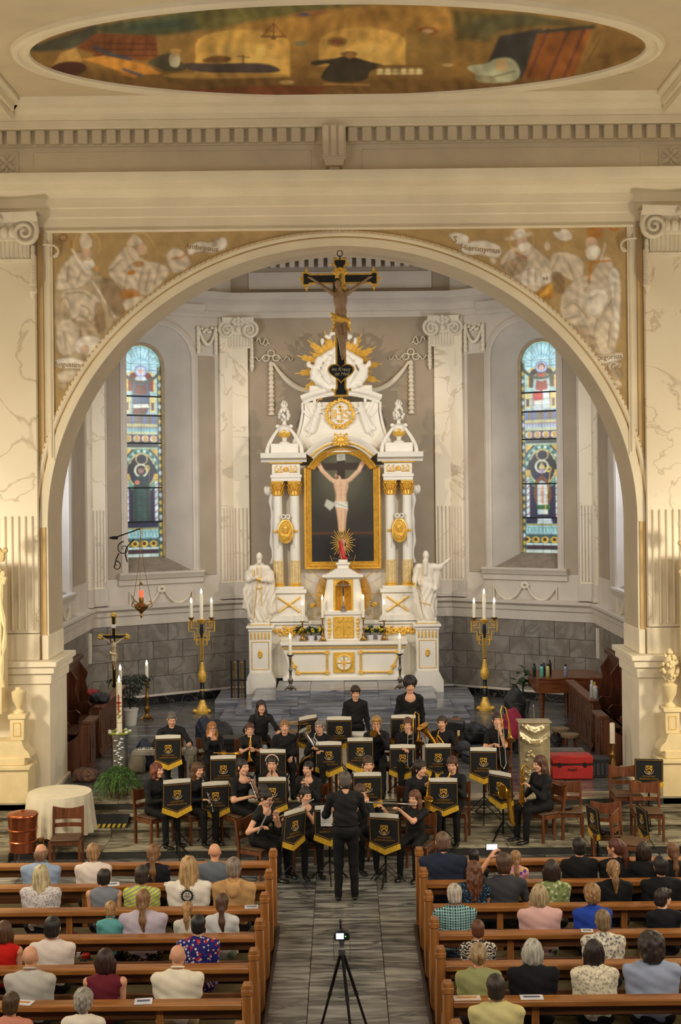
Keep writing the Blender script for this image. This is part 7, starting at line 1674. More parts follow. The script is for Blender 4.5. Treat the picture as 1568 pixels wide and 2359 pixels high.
def hair_mesh(style):
    if style in HAIR: return HAIR[style]
    cap=('e',(0,-.020,.038),(.088,.108,.094)); nape=('e',(0,-.055,-.035),(.080,.070,.07))
    cut=list(FACE); k=.03; d=strands(.003,130); pr=[cap]; h=.010
    if style=='short': pr+=[nape]; cut+=[('b',(0,0,-.16),(.2,.2,.075),None,.01)]; cut[0]=('e',(0,.155,-.075),(.10,.110,.125))
    elif style=='crop': pr=[('e',(0,-.020,.036),(.083,.103,.091)),('e',(0,-.052,-.03),(.074,.066,.06))]; cut+=[('b',(0,0,-.15),(.2,.2,.075),None,.01)]; d=strands(.0012,160)
    elif style=='fringe': pr+=[nape,('c',(-.05,.065,.085),(.05,.065,.08),.032,.034)]; cut=[('e',(0,.16,-.085),(.092,.10,.115)),('b',(0,0,-.16),(.2,.2,.08),None,.01)]; d=strands(.005,100)
    elif style=='receding': pr=[('e',(0,-.03,.03),(.086,.102,.088)),nape]; cut+=[('e',(0,.10,.11),(.07,.11,.075)),('b',(0,0,-.15),(.2,.2,.075),None,.01)]
    elif style=='tonsure': pr=[('e',(0,-.03,.005),(.087,.100,.075)),nape]; cut+=[('e',(0,.02,.11),(.085,.13,.072)),('b',(0,0,-.15),(.2,.2,.07),None,.01)]
    elif style=='bob': pr+=[('e',(0,-.03,-.03),(.100,.092,.118)),('c',(-.078,.0,-.02),(-.080,.015,-.13),.034,.026),('c',(.078,.0,-.02),(.080,.015,-.13),.034,.026)]; cut=[('e',(0,.150,-.08),(.078,.105,.135))]; d=strands(.005,90)
    elif style=='wavybob': pr+=[('e',(0,-.03,-.02),(.108,.098,.125)),('c',(-.085,.0,-.02),(-.092,.015,-.11),.036,.034),('c',(.085,.0,-.02),(.092,.015,-.11),.036,.034)]; cut=[('e',(0,.150,-.08),(.078,.105,.135))]; d=lambda X,Y,Z:.008*np.sin(60*X+20*Z)*np.sin(55*Z+30*Y)
    elif style=='long': pr+=[('e',(0,-.04,-.03),(.098,.088,.12)),('c',(-.07,-.02,-.08),(-.085,.0,-.30),.045,.032),('c',(.07,-.02,-.08),(.085,.0,-.30),.045,.032),('c',(0,-.07,-.08),(0,-.10,-.36),.065,.045),('c',(-.05,-.06,-.1),(-.055,-.095,-.36),.05,.035),('c',(.05,-.06,-.1),(.055,-.095,-.36),.05,.035)]; cut=[('e',(0,.150,-.08),(.076,.105,.14))]; d=strands(.006,80)
    elif style=='pony': pr=[('e',(0,-.020,.036),(.084,.104,.091)),('e',(0,-.055,-.02),(.074,.07,.065)),('e',(0,-.118,.035),(.032,.030,.032)),('c',(0,-.135,.03),(0,-.155,-.10),.036,.040),('c',(0,-.155,-.10),(.01,-.145,-.26),.040,.016)]; cut+=[('b',(0,.05,-.16),(.2,.13,.08),None,.01)]; d=strands(.004,100)
    elif style=='lowpony': pr=[('e',(0,-.020,.036),(.084,.104,.091)),('e',(0,-.058,-.03),(.076,.07,.075)),('e',(0,-.112,-.055),(.028,.026,.030)),('c',(0,-.118,-.06),(.005,-.135,-.20),.030,.038),('c',(.005,-.135,-.20),(.02,-.13,-.36),.036,.014)]; cut+=[('b',(0,.06,-.16),(.2,.13,.08),None,.01)]; d=strands(.004,100)
    elif style=='bun': pr=[('e',(0,-.020,.036),(.084,.104,.091)),('e',(0,-.055,-.02),(.074,.07,.065)),('e',(0,-.118,.02),(.045,.042,.045))]; cut+=[('b',(0,.05,-.16),(.2,.13,.08),None,.01)]; d=strands(.004,90)
    elif style=='curlybun': pr=[('e',(0,-.020,.036),(.088,.108,.094)),('e',(0,-.06,-.02),(.082,.075,.07)),('e',(0,-.09,.10),(.078,.075,.07))]; cut+=[('b',(0,.05,-.16),(.2,.13,.08),None,.01)]; d=lambda X,Y,Z:.008*np.sin(85*X)*np.sin(80*Y)*np.sin(85*Z)
    elif style=='afro': pr=[('e',(0,-.025,.065),(.118,.125,.110)),('e',(0,-.055,-.01),(.09,.08,.07))]; cut[0]=('e',(0,.165,-.085),(.09,.105,.12)); d=lambda X,Y,Z:.011*np.sin(75*X+1)*np.sin(70*Y)*np.sin(75*Z)
    elif style=='curly': pr=[('e',(0,-.022,.045),(.100,.115,.102)),('e',(0,-.055,-.02),(.09,.08,.08))]; d=lambda X,Y,Z:.008*np.sin(85*X+1)*np.sin(80*Y)*np.sin(85*Z); cut+=[('b',(0,0,-.17),(.2,.2,.075),None,.01)]
    elif style=='bigcurl': pr=[('e',(0,-.03,.03),(.130,.125,.125)),('e',(0,-.07,-.05),(.115,.09,.10))]; d=lambda X,Y,Z:.011*np.sin(65*X+1)*np.sin(62*Y)*np.sin(60*Z)
    elif style=='longcurly': pr+=[('e',(0,-.05,-.05),(.105,.088,.13)),('c',(0,-.08,-.1),(.0,-.10,-.33),.09,.06),('c',(-.05,-.08,-.1),(-.06,-.1,-.30),.05,.04),('c',(.05,-.08,-.1),(.06,-.1,-.30),.05,.04)]; d=lambda X,Y,Z:.010*np.sin(60*X+1)*np.sin(62*Y)*np.sin(60*Z)
    V_=sdf_mb(pr,h,k,cut=cut,disp=d); me=mesh_of('hair',V_,180); HAIR[style]=me; return me
def ik(S,T,l1,l2,hint):
    S=Vector(S);T=Vector(T);d=T-S;D=d.length
    if D>(l1+l2)*.995: T=S+d*((l1+l2)*.995/D); d=T-S; D=d.length
    D=max(D,abs(l1-l2)+.02); u=d.normalized(); a=(l1*l1-l2*l2+D*D)/(2*D); h=math.sqrt(max(l1*l1-a*a,0)); hn=Vector(hint); pv=hn-u*hn.dot(u); pv.normalize()
    return S+u*a+pv*h, T
BTOP=mat('black_shirt',C(21,21,24),.75,var=.2,scale=8,spec=.3); BBOT=mat('black_trousers',C(17,17,19),.8,var=.2,scale=8,spec=.25); SHOE=mat('black_shoe',C(16,15,15),.35,var=.1)
GLF=mat('spectacle_frame',C(40,26,24),.3)
def person(label,loc,phi,s=1.0,pose='sit',seat=.45,w=1.0,top=BTOP,sleeve='long',bottom=BBOT,hair='short',hc=(60,40,26),sk=(214,160,128),fem=False,hands=None,lean=6,hyaw=0,hpitch=0,q='lo',glasses=False,group='people in the pews',bare=False,neck=0,belly=0,skirt=False,hscale=1.0,extra=None,collar=False):
    t=thing('person',label,'person',loc,phi,group)
    sm,lm=skin(sk); hm=hairmat(hc); lo=q=='lo'; H=.020 if lo else .017
    st=pose=='stand'; Pz=(.93*s if st else seat+.10); ln=R(lean); u=Vector((0,math.sin(ln),math.cos(ln)))
    Pv=Vector((0,0,Pz)); wst=Pv+u*.16*s; ch=Pv+u*.34*s; nb=Pv+u*.50*s; sh=.170*w*s
    hb=nb+u*.022*s+Vector((0,.018,0)); hs=s*hscale*(1.03 if s>.9 else 1.10)
    Rh=Matrix.Rotation(R(hyaw),4,'Z')@Matrix.Rotation(R(hpitch),4,'X'); Hc=hb+Vector((0,.014,.112*hs)); TH=Matrix.Translation(Hc)@Rh@Matrix.Scale(hs,4)
    S={1:nb+Vector((sh,0,-.082*s)),-1:nb+Vector((-sh,0,-.082*s))}
    mouth=TH@Vector((0,.102,-.060))
    rest={1:Vector((.10,.27,Pz+.10*s)),-1:Vector((-.10,.27,Pz+.10*s))} if not st else {1:Vector((.24,.05,.82*s)),-1:Vector((-.24,.05,.82*s))}
    tg={}
    for g in (1,-1):
        h_=hands.get(g) if hands else None
        tg[g]=rest[g] if h_ is None else (mouth+Vector(h_[1:]) if h_[0]=='m' else Vector(h_[1:]))
    def e3(v): return (v.x,v.y,v.z)
    wf_=w*s
    torso=[('e',e3(Pv+Vector((0,0,-.01))),(.160*wf_,.125*s,.12*s)),('e',e3(wst+Vector((0,.02*belly,0))),(.148*wf_+.03*belly,(.110+.05*belly)*s,.14*s)),('e',e3(ch),(.152*wf_,.112*s,.18*s)),('c',e3(S[-1]*.9+nb*.1-Vector((0,0,.01))),e3(S[1]*.9+nb*.1-Vector((0,0,.01))),.046*s,.046*s),('c',e3(nb+Vector((-.03*s,-.01,.0))),e3(S[-1]),.034*s,.038*s),('c',e3(nb+Vector((.03*s,-.01,.0))),e3(S[1]),.034*s,.038*s)]
    if fem: torso.append(('e',e3(ch+Vector((0,.075*s,-.02*s))),(.12*wf_,.075*s,.075*s)))
    arms=[]; slv=[]; mb=MB()
    for g in (1,-1):
        hint=(g*.55,-.2,-.85) if hands and hands.get(g) else (g*.22,-.75,-.6)
        el,wr=ik(S[g],tg[g],.285*s,.255*s,hint); 
        arms+=[('c',e3(S[g]),e3(el),.046*s,.038*s),('c',e3(el),e3(wr),.038*s,.025*s)]
        if sleeve=='long': slv+=[('c',e3(S[g]),e3(el),.055*s,.047*s),('c',e3(el),e3(wr),.047*s,.034*s)]
        elif sleeve=='short': slv+=[('c',e3(S[g]),e3(S[g].lerp(el,.66)),.051*s,.050*s)]
        elif sleeve=='elbow': slv+=[('c',e3(S[g]),e3(el),.056*s,.048*s),('c',e3(el),e3(el.lerp(wr,.35)),.048*s,.044*s)]
        elif sleeve=='cap': slv+=[('c',e3(S[g]),e3(S[g].lerp(el,.22)),.062*s,.060*s)]
        d=(wr-el).normalized(); mid=(mouth-wr) if hands and hands.get(g) else Vector((0,.2,-.5)); xax=d.cross(Vector((-g*.3,0,1))).normalized()
        if xax.length<.1: xax=Vector((1,0,0))
        zax=xax.cross(d); TM=Matrix((xax.to_4d(),d.to_4d(),zax.to_4d(),(0,0,0,1))).transposed(); TM=Matrix.Translation(wr)@Matrix([[TM[i][j] if i<3 and j<3 else (1.0 if i==j else 0.0) for j in range(4)] for i in range(4)])@Matrix.Scale(s*.96,4)
        mb.merge(HAND[q][0 if g==1 else 1],TM)
    body=[('e',e3(Pv),(.11*wf_,.08*s,.09*s)),('e',e3(ch),(.13*wf_,.09*s,.14*s)),('c',e3(S[-1]),e3(S[1]),.048*s,.048*s),('c',e3(nb-Vector((0,0,.03))),e3(Hc+Vector((0,-.02,-.06))),.052*s if not fem else .046*s,.046*s),('c',e3(Pv),e3(ch),.09*s,.1*s)]+arms
    if neck: body.append(('e',e3(nb+Vector((0,.03*s,-.075*s))),(.10*wf_,.075*s,.085*s)))
    legs=[]; tr=[]; kn={}
    for g in (1,-1):
        if st: hp=Vector((g*.09*s,0,.90*s)); kn_=Vector((g*.10*s,.01,.49*s)); an=Vector((g*.11*s,-.02,.08))
        else: hp=Vector((g*.09*w,.02,Pz-.015)); kn_=Vector((g*.115,.42*s,seat+.06)); an=Vector((g*.12,.40*s+.04,.09))
        r0=.088*s*(.9+.1*w)
        tr+=[('c',e3(hp),e3(kn_),r0,.062*s)]
        if not bare: tr+=[('c',e3(kn_),e3(an),.062*s,.050*s)]
        else: legs+=[('c',e3(hp),e3(kn_),.06*s,.05*s),('c',e3(kn_),e3(an),.05*s,.034*s),('c',e3(Pv),e3(hp),.06*s,.06*s)]
        kn[g]=an
        m=MB(); m.ell((an.x,an.y-.0,.035),(.042,.055,.035),8,6); m.ell((an.x,an.y+.10,.030),(.046,.095,.030),10,6); m.tube([(an.x,an.y-.01,.05),(an.x,an.y-.01,.13)],[.043,.036],8); obj('shoe',m,SHOE,t)
    if skirt: tr+=[('c',(-.06,.05,Pz-.02),(-.08,.42*s,seat+.04),.11*s,.10*s),('c',(.06,.05,Pz-.02),(.08,.42*s,seat+.04),.11*s,.10*s)]
    V_=sdf_mb(body+legs,H*.9,.03); V_.merge(mb); V_.merge(HEAD[(q,1 if fem else 0)],TH)
    obj('body',V_,[sm,lm,EYEW,IRIS,brow(hc)],t,180)
    ph=loc[0]*7; wr_=lambda X,Y,Z:.0032*np.sin(26*X+ph+8*Z)*np.sin(22*Z+14*Y)+.003*np.sin(60*Z+30*X+ph)
    top_pr=torso+slv
    cuts=[('e',e3(nb+Vector((0,.06*s,.035*s))),(.088*s,.095*s,.06*s+.05*neck*s))] if not neck else [('e',e3(nb+Vector((0,.09*s,.02*s))),(.085*s,.10*s,(.07+.06*neck)*s))]
    obj('shirt',sdf_mb(top_pr,H,.045,cut=cuts,disp=wr_),top,t,180)
    obj('skirt' if skirt else 'trousers',sdf_mb([('e',e3(Pv+Vector((0,0,-.02))),(.163*wf_,.128*s,.11*s))]+tr,H,.04,disp=lambda X,Y,Z:.004*np.sin(30*Z+ph)*np.sin(24*X+20*Y)),bottom,t,180)
    if st:
        m=MB(); zz=Pz+.075*s; m.tube([(.158*wf_*math.cos(2*PI*i/20),.004+.122*s*math.sin(2*PI*i/20),zz) for i in range(20)],.016,5,closed=True,flat=.45); obj('belt',m,SHOE,t)
    if collar:
        m=MB(); cr_=.060*s; ctr=nb+Vector((0,.012,.022*s)); m.tube([ctr+Vector((cr_*math.cos(2*PI*i/18),cr_*1.02*math.sin(2*PI*i/18),(.012-.022*math.sin(2*PI*i/18))*s)) for i in range(18)],.017*s,6,closed=True,flat=.7); obj('collar',m,top,t)
    if hair: o=obj('hair',hair_mesh(hair),hm,t); o.matrix_basis=TH
    if glasses:
        m=MB()
        for g in (-1,1):
            m.tube([(g*.033+.023*math.cos(2*PI*i/14),.104,.008+.018*math.sin(2*PI*i/14)) for i in range(14)],.0028,5,closed=True); m.tube([(g*.056,.102,.012),(g*.078,.06,.014),(g*.082,-.01,.012)],.0026,5)
        m.tube([(-.010,.106,.012),(.010,.106,.012)],.0026,5); o=obj('glasses',m,GLF,t); o.matrix_basis=TH
    return t,mouth,TH
def at_head(u,v,Z,floor=None,seat=.45,sit=True):
    """place from the top of the head seen at (u,v): returns x, floor z, body scale"""
    p_=P(u,v,Z); f=floor_z(Z) if floor is None else floor
    full=.878 if sit else 1.725
    s=(p_.z-f-seat-.0)/full if sit else (p_.z-f)/full
    return p_.x,f,s
# ================================================================= THE BAND
BRA=mat('lacquered_brass',C(214,160,64),.2,.9,var=.1,scale=10); SILP=mat('silver_plate',C(206,204,200),.2,.9,var=.05); WOODK=mat('grenadilla',C(24,22,22),.3)
def inst(kind,who,pt,mouth,adj=(0,0,0),rot=(0,0,0)):
    """instrument held by a player: frame with the mouthpiece at the origin, +y forward from the player"""
    W=Matrix.Translation(pt.location)@Matrix.Rotation(pt.rotation_euler[2],4,'Z')
    o=thing(kind[0],kind[1]%who,kind[2]); p_=W@(mouth+Vector(adj)); o.location=p_; o.rotation_euler=(W.to_3x3()@Euler(rot).to_matrix()).to_euler(); return o
def clarinet(who,pt,mo,side=0):
    t=inst(('clarinet','black clarinet with silver keys played by the %s','clarinet'),who,pt,mo); d=Vector((side,.52,-.84)).normalized()
    f=lambda q:tuple(d*q)
    m=MB(); m.tube([f(.07),f(.10),f(.12),f(.5),f(.56),f(.62)],[.010,.014,.013,.014,.02,.034],10); obj('body',m,WOODK,t)
    m=MB(); m.tube([f(-.005),f(.03),f(.07)],[.006,.011,.012],8); obj('mouthpiece',m,EBONY,t)
    m=MB()
    for q in (.10,.335,.51): m.tube([f(q-.006),f(q+.006)],.0165,10)
    for k in range(14): a_=Vector(f(.16+.024*k)); m.ell(a_+Vector(((-1)**k*.012,.010,.004)),(.008,.006,.008),6,5)
    m.tube([Vector(f(.15))+Vector((.014,.008,0)),Vector(f(.47))+Vector((.014,.008,0))],.003,5); obj('keys',m,SILP,t)
    return t
def flute(who,pt,mo,dirv=(.64,.06,-.05)):
    t=inst(('flute','silver flute played by the %s','flute'),who,pt,mo,(0,.022,.0)); d=Vector(dirv)
    m=MB(); m.tube([tuple(d*-.13),tuple(d)],.0105,10); obj('tube',m,SILP,t)
    m=MB(); m.ell((0,-.002,.006),(.018,.014,.007),8,5); obj('lip_plate',m,SILP,t)
    for q in (-.12,.19,.80): m=MB(); m.tube([tuple(d*q),tuple(d*(q+.018))],.0125,10); obj('joint_ring',m,SILP,t)
    m=MB()
    for k in range(13): a_=d*(.28+.045*k); m.ell(a_+Vector((0,.004,.011)),(.009,.009,.004),8,4)
    m.tube([d*.28+Vector((0,.012,.006)),d*.85+Vector((0,.012,.006))],.003,5); obj('keys',m,SILP,t); return t
def sax(who,pt,mo,k=1.0,kind='alto',sx_=1):
    t=inst(('saxophone','gold %s saxophone played by the '%kind+'%s','saxophone'),who,pt,mo)
    if kind!='baritone': path=[(0,.03,-.005),(0,.09,.015),(.005,.135,-.01),(.02,.155,-.08),(.05,.165,-.22),(.09,.175,-.42),(.105,.19,-.50),(.12,.225,-.545),(.135,.265,-.53),(.14,.285,-.46),(.14,.30,-.38),(.138,.325,-.31)]; rr=[.008,.010,.012,.014,.022,.030,.034,.036,.038,.042,.050,.072]
    else: path=[(0,.03,-.005),(0,.10,.03),(0,.15,.08),(.02,.19,.06),(.03,.20,-.02),(.035,.19,-.08),(.05,.17,-.02),(.06,.16,-.12),(.08,.17,-.45),(.10,.19,-.72),(.12,.24,-.78),(.14,.29,-.72),(.145,.31,-.52),(.145,.33,-.38),(.145,.40,-.30),(.145,.45,-.29)]; rr=[.009,.011,.013,.014,.016,.018,.02,.024,.034,.042,.044,.046,.05,.056,.075,.098]
    path=[(sx_*x*k,y*k,z*k) for x,y,z in path]
    m=MB(); m.tube(path,[r*k for r in rr],14); obj('body',m,BRA,t)
    m=MB(); m.tube([(0,-.005,.0),(0,.04,-.004)],[.007,.012],8); obj('mouthpiece',m,EBONY,t)
    m=MB(); i0=3 if kind!='baritone' else 7; i1=6 if kind!='baritone' else 9
    for j in range(i0,i1):
        a,b=Vector(path[j]),Vector(path[j+1])
        for q in range(4): c_=a.lerp(b,q/4); r=rr[j]*k; m.ell(c_+Vector((sx_*.012,r+.006,0)),(.017,.006,.017),8,5); m.ell(c_+Vector((-sx_*(r+.008),.005,.01)),(.006,.014,.014),8,5)
    m.tube([Vector(path[i0])+Vector((.03,.02,0)),Vector(path[i1])+Vector((.04,.03,0))],.004,5); obj('keys',m,BRA,t)
    m=MB(); e=Vector(path[-1]); dd=(e-Vector(path[-2])).normalized(); u_=dd.orthogonal().normalized(); v_=dd.cross(u_); m.tube([e+(u_*math.cos(2*PI*i/24)+v_*math.sin(2*PI*i/24))*rr[-1]*k for i in range(24)],.006,6,closed=True); obj('bell_rim',m,BRA,t)
    return t
def trumpet(who,pt,mo,rot=(0,0,0),adj=(0,0,0),metal=None,name=('cornet','brass cornet held by the %s','cornet')):
    mt=metal or BRA; t=inst(name,who,pt,mo,adj,rot)
    m=MB(); m.tube([(0,0,0),(0,.02,0),(0,.24,0),(0,.29,-.01),(0,.30,-.05),(0,.28,-.085),(0,.10,-.085),(0,.07,-.06),(0,.07,-.02),(.02,.10,0.0),(.03,.30,.0),(.03,.38,.0),(.03,.43,.0),(.03,.46,.0)],[.008,.007,.007,.007,.007,.007,.007,.007,.007,.008,.012,.02,.04,.062],10); obj('tubing',m,mt,t)
    for k in range(3): m=MB(); m.cyl((.012,.14+.028*k,-.11),(.012,.14+.028*k,.03),.012,n=10); m.cyl((.012,.14+.028*k,.03),(.012,.14+.028*k,.055),.005,n=8); obj('valve',m,mt,t)
    m=MB(); m.tube([(0,-.012,0),(0,.0,0),(0,.03,0)],[.013,.012,.006],10); obj('mouthpiece',m,SILP,t); return t
def trombone(who,pt,mo,sl=(.02,.55,-.62),side=1):
    t=inst(('trombone','brass trombone with extended slide played by the %s','trombone'),who,pt,mo); d=Vector(sl); n_=Vector((side*.09,.0,.02))
    m=MB(); m.tube([(0,0,0),tuple(d*.9),tuple(d*1.0+n_*.5),tuple(d*.9+n_),tuple(d*.08+n_)],.0075,8); m.tube([tuple(d*.25),tuple(d*.25+n_)],.006,6); m.tube([tuple(d*.5),tuple(d*.5+n_)],.006,6); obj('slide',m,SILP,t)
    up=Vector((-d.x,-d.y*.28,-d.z*.42)); b=n_*2.1
    m=MB(); m.tube([tuple(d*.08+n_),tuple(up*.7+n_),tuple(up*1.0+n_*1.5),tuple(up*.8+b),tuple(b),tuple(d*.28+b),tuple(d*.36+b),tuple(d*.41+b)],[.0085,.009,.010,.011,.014,.026,.055,.095],14); obj('bell_section',m,BRA,t)
    m=MB(); m.tube([(0,-.014,0),(0,.03,-.02)],[.014,.007],10); obj('mouthpiece',m,SILP,t); return t
def euph(who,pt,mo,metal,label,k=1.0,sx_=1):
    t=inst(('baritone_horn',label,'horn'),who,pt,mo)
    f=lambda x,y,z:(sx_*x*k,y*k,z*k)
    m=MB(); m.tube([f(.30,.26,.06),f(.285,.25,.03),f(.25,.235,-.02),f(.20,.22,-.09),f(.10,.2,-.24),f(.02,.19,-.38),f(-.05,.19,-.46),f(-.12,.2,-.42),f(-.11,.21,-.32),f(-.02,.21,-.18),f(.04,.2,-.10)],[.115*k,.085*k,.055*k,.042*k,.034*k,.028*k,.025*k,.022*k,.018*k,.014*k,.010*k],14); obj('bell_and_bow',m,metal,t)
    m=MB(); m.tube([(0,0,0),f(0,.10,-.0),f(.03,.16,-.05),f(.06,.19,-.16),f(.0,.22,-.30),f(-.06,.22,-.36)],[.012,.007,.008,.009,.009,.009],8); m.tube([f(.1,.16,-.2),f(.04,.16,-.32),f(.0,.17,-.28),f(.07,.17,-.16)],.009,8,closed=True); obj('tubing',m,metal,t)
    for j in range(3): m=MB(); m.cyl(f(-.02+.035*j,.15,-.36+.02*j),f(.03+.035*j,.16,-.22+.02*j),.013*k,n=9); m.ell(f(.035+.035*j,.16,-.20+.02*j),(.01,.01,.008),7,5); obj('valve',m,metal,t)
    return t
HND=dict(clarinet={1:('m',.075,.13,-.36),-1:('m',-.075,.06,-.19)},flute={1:('m',.40,.02,-.14),-1:('m',.07,.15,-.09)},sax={1:('m',.13,.08,-.40),-1:('m',-.04,.08,-.20)},bari={1:('m',.16,.1,-.46),-1:('m',-.02,.1,-.26)},trumpet={1:('m',.07,.13,-.07),-1:('m',-.065,.10,-.09)},trombone={1:('m',.07,.22,-.30),-1:('m',-.04,.02,-.10)},euph={1:('m',.06,.10,-.28),-1:('m',-.12,.12,-.32)})
SK=(220,168,138); SK2=(206,152,120)
def musician(desc,u,v,Z,face,ins,hair,hc,stand_=None,pose='sit',chair_=True,floor=None,seat=.45,**kw):
    x,f,s=at_head(u,v,Z,floor,seat,pose=='sit'); s=max(.78,min(1.12,s)); phi=PI+R(face)
    hd=kw.pop('hands',None) or HND.get(ins); kw.setdefault('q','hi'); kw.setdefault('sk',SK); adj=kw.pop('iadj',None)
    t,mo,TH=person(desc[0].upper()*0+desc,(x,Z,f),phi,s=s,pose=pose,seat=seat,hair=hair,hc=hc,hands=hd,group='band members',**kw)
    if chair_ and pose=='sit': chair(x,Z,f,phi,'wooden chair under the '+desc.split(' in black')[0])
    who=desc.split(' in black')[0]
    if ins=='clarinet': clarinet(who,t,mo,*(adj or ()))
    elif ins=='flute': flute(who,t,mo,*([adj] if adj else []))
    elif ins=='sax': sax(who,t,mo,*(adj or ()))
    elif ins=='bari': sax(who,t,mo,1.12,'baritone')
    elif ins=='trumpet': trumpet(who,t,mo)
    elif ins=='trombone': trombone(who,t,mo,*(adj or ()))
    if stand_: stand(*stand_,who)
    return t,mo,who
# front row of flutes
musician('flautist with dark curly hair up and glasses in black',594,1812,19.15,58,'flute','curlybun',(34,24,22),(680,1878,18.6,48),sleeve='cap',fem=True,neck=1,glasses=True,lean=12,hpitch=-18,iadj=(.55,.14,-.28),hands={1:('m',.34,.06,-.26),-1:('m',.05,.15,-.12)})
musician('dark-haired flautist beside the conductor in black',700,1810,19.4,18,'flute','bun',(30,22,20),(759,1869,18.75,4),sleeve='cap',fem=True,neck=1,hyaw=14,hpitch=-8,iadj=(.58,.05,-.22),hands={1:('m',.38,.02,-.24),-1:('m',.07,.14,-.12)})
musician('brown-haired man with his head in his hand in black, behind the conductor',826,1806,19.6,20,None,'short',(96,68,46),None,hands={1:('w',.2,.35,.6),-1:('m',-.05,-.0,-.06)},hpitch=-14,hyaw=14)
musician('long-brown-haired flautist in black, right of the conductor',958,1817,19.2,-22,'flute','long',(118,72,42),(884,1888,18.6,-14),sleeve='short',fem=True,hyaw=-8,hpitch=-6,iadj=(.66,.10,-.0),hands={1:('m',.42,.05,-.10),-1:('m',.10,.17,-.08)})
# middle row
musician('auburn-bobbed clarinettist in black at the left end',354,1754,20.5,48,'clarinet','wavybob',(122,52,22),(408,1808,19.85,18),fem=True,hyaw=6,sk=SK,w=1.08)
musician('long-brown-haired clarinettist in black, second from the left',448,1754,20.6,42,'clarinet','long',(104,66,38),(496,1813,20.38,14),fem=True,hyaw=4,hpitch=-6)
musician('dark-haired clarinettist in black V-neck with short sleeves',551,1745,20.55,44,'clarinet','bun',(40,26,22),(514,1752,21.55,6),fem=True,sleeve='short',neck=1)
musician('clarinettist with a pale headband in black',627,1734,20.7,0,'clarinet','bun',(44,30,24),(627,1803,20.0,0),fem=True,neck=1,hpitch=-8,extra=1)
musician('dark-bunned clarinettist in black blouse, left of the conductor',713,1750,20.6,-18,'clarinet','bun',(32,24,22),None,fem=True,neck=1,hyaw=-8)
musician('brown-haired saxophonist in black, right behind the conductor',845,1736,20.55,8,'sax','short',(78,52,34),(846,1792,20.0,0),hpitch=-4,w=1.05)
musician('curly-haired saxophonist in black looking to the right',961,1749,20.4,28,'sax','curly',(46,32,24),(927,1727,21.7,-2),hyaw=16,w=1.1)
musician('boy saxophonist with short brown hair in black',1043,1738,20.6,-14,'sax','short',(92,54,32),(1021,1805,20.02,-4),hpitch=-12,w=.95,iadj=(.9,))
musician('long-haired baritone saxophonist in black at the right end',1252,1737,20.5,-62,'bari','long',(92,52,30),(1150,1790,20.45,-42),fem=True,hpitch=-10,w=1.05)
# back row on the chancel floor
t,mo,who=musician('grey-haired keyboard player in black',394,1637,22.75,14,None,'crop',(120,112,104),(387,1705,21.95,6),hands={1:('w',.30,.42,.78),-1:('w',-.26,.42,.78)},hpitch=-22,w=1.1)
t,mo,who=musician('long-blonde-haired player with glasses in black, hand to her face',487,1664,22.35,14,None,'long',(186,122,56),None,fem=True,glasses=True,hands={1:('m',.06,.0,-.09),-1:('w',-.05,.3,.62)},neck=1)
trumpet(who,t,Vector((0,.28,.68)),(0,0,1.2))
t,mo,who=musician('auburn-haired cornet player in black with short sleeves',574,1666,22.2,10,None,'bun',(96,48,30),None,fem=True,sleeve='short',hands={1:('m',.05,.16,-.22),-1:('m',-.07,.15,-.25)},hpitch=-6)
trumpet(who,t,mo,(-1.25,0,0),(0,.02,-.01))
musician('long-dark-haired drummer in black',600,1611,23.15,12,None,'long',(44,28,22),None,seat=.62,hands={1:('w',.3,.35,.9),-1:('w',-.25,.4,.9)},chair_=False)
musician('fair-haired boy sitting in black with hands in his lap',655,1656,22.1,4,None,'short',(170,124,80),(628,1738,21.6,0))
t,mo,who=musician('grey-haired horn player with glasses in black',738,1656,22.05,-12,'euph','short',(150,140,132),(757,1720,21.7,0),glasses=True,hyaw=-6)
euph(who,t,mo,SILP,'silver tenor horn with raised bell played by the %s',.72)
t,mo,who=musician('blond cornet player with glasses in black',867,1646,22.15,-4,'trumpet','fringe',(200,156,86),(829,1711,21.7,0),glasses=True,hpitch=-6)
musician('red-brown-haired trombonist in black, middle of the back row',939,1650,22.1,-4,'trombone','short',(108,62,38),(1009,1725,21.75,0),hpitch=-6,iadj=((.0,.42,-.60),-1))
t,mo,who=musician('brown-haired baritone horn player in black',1019,1646,22.2,-12,'euph','short',(74,48,32),None)
euph(who,t,mo,BRA,'brass baritone horn with raised bell played by the %s',.95)
musician('trombonist in black short sleeves at the right end of the back row',1146,1637,22.15,-8,'trombone','short',(66,42,28),(1113,1734,20.95,-8),sleeve='short',iadj=((-.06,.45,-.66),-1))
musician('brown-haired youth standing in black behind the stands',817,1574,23.3,6,None,'fringe',(70,44,30),(781,1662,22.75,0),pose='stand',hpitch=-14)
musician('tall curly-haired youth standing in black, right',942,1556,23.1,6,None,'afro',(38,26,22),(929,1658,22.6,0),pose='stand',hpitch=-10,neck=1)
# headband of the clarinettist
for o_ in bpy.data.objects:
    if o_.get('label','').startswith('clarinettist with a pale headband'):
        hb_=[k for k in KIDS[o_.name] if k.name.startswith('hair')][0]
        m=MB(); m.tube([(.094*math.cos(a_),.02,.045+.098*math.sin(a_)) for a_ in [PI*i/16 for i in range(17)]],.016,6,flat=.5); o2=obj('headband',m,mat('pale_pink_band',C(226,190,176),.8),o_); o2.matrix_basis=hb_.matrix_basis.copy(); break
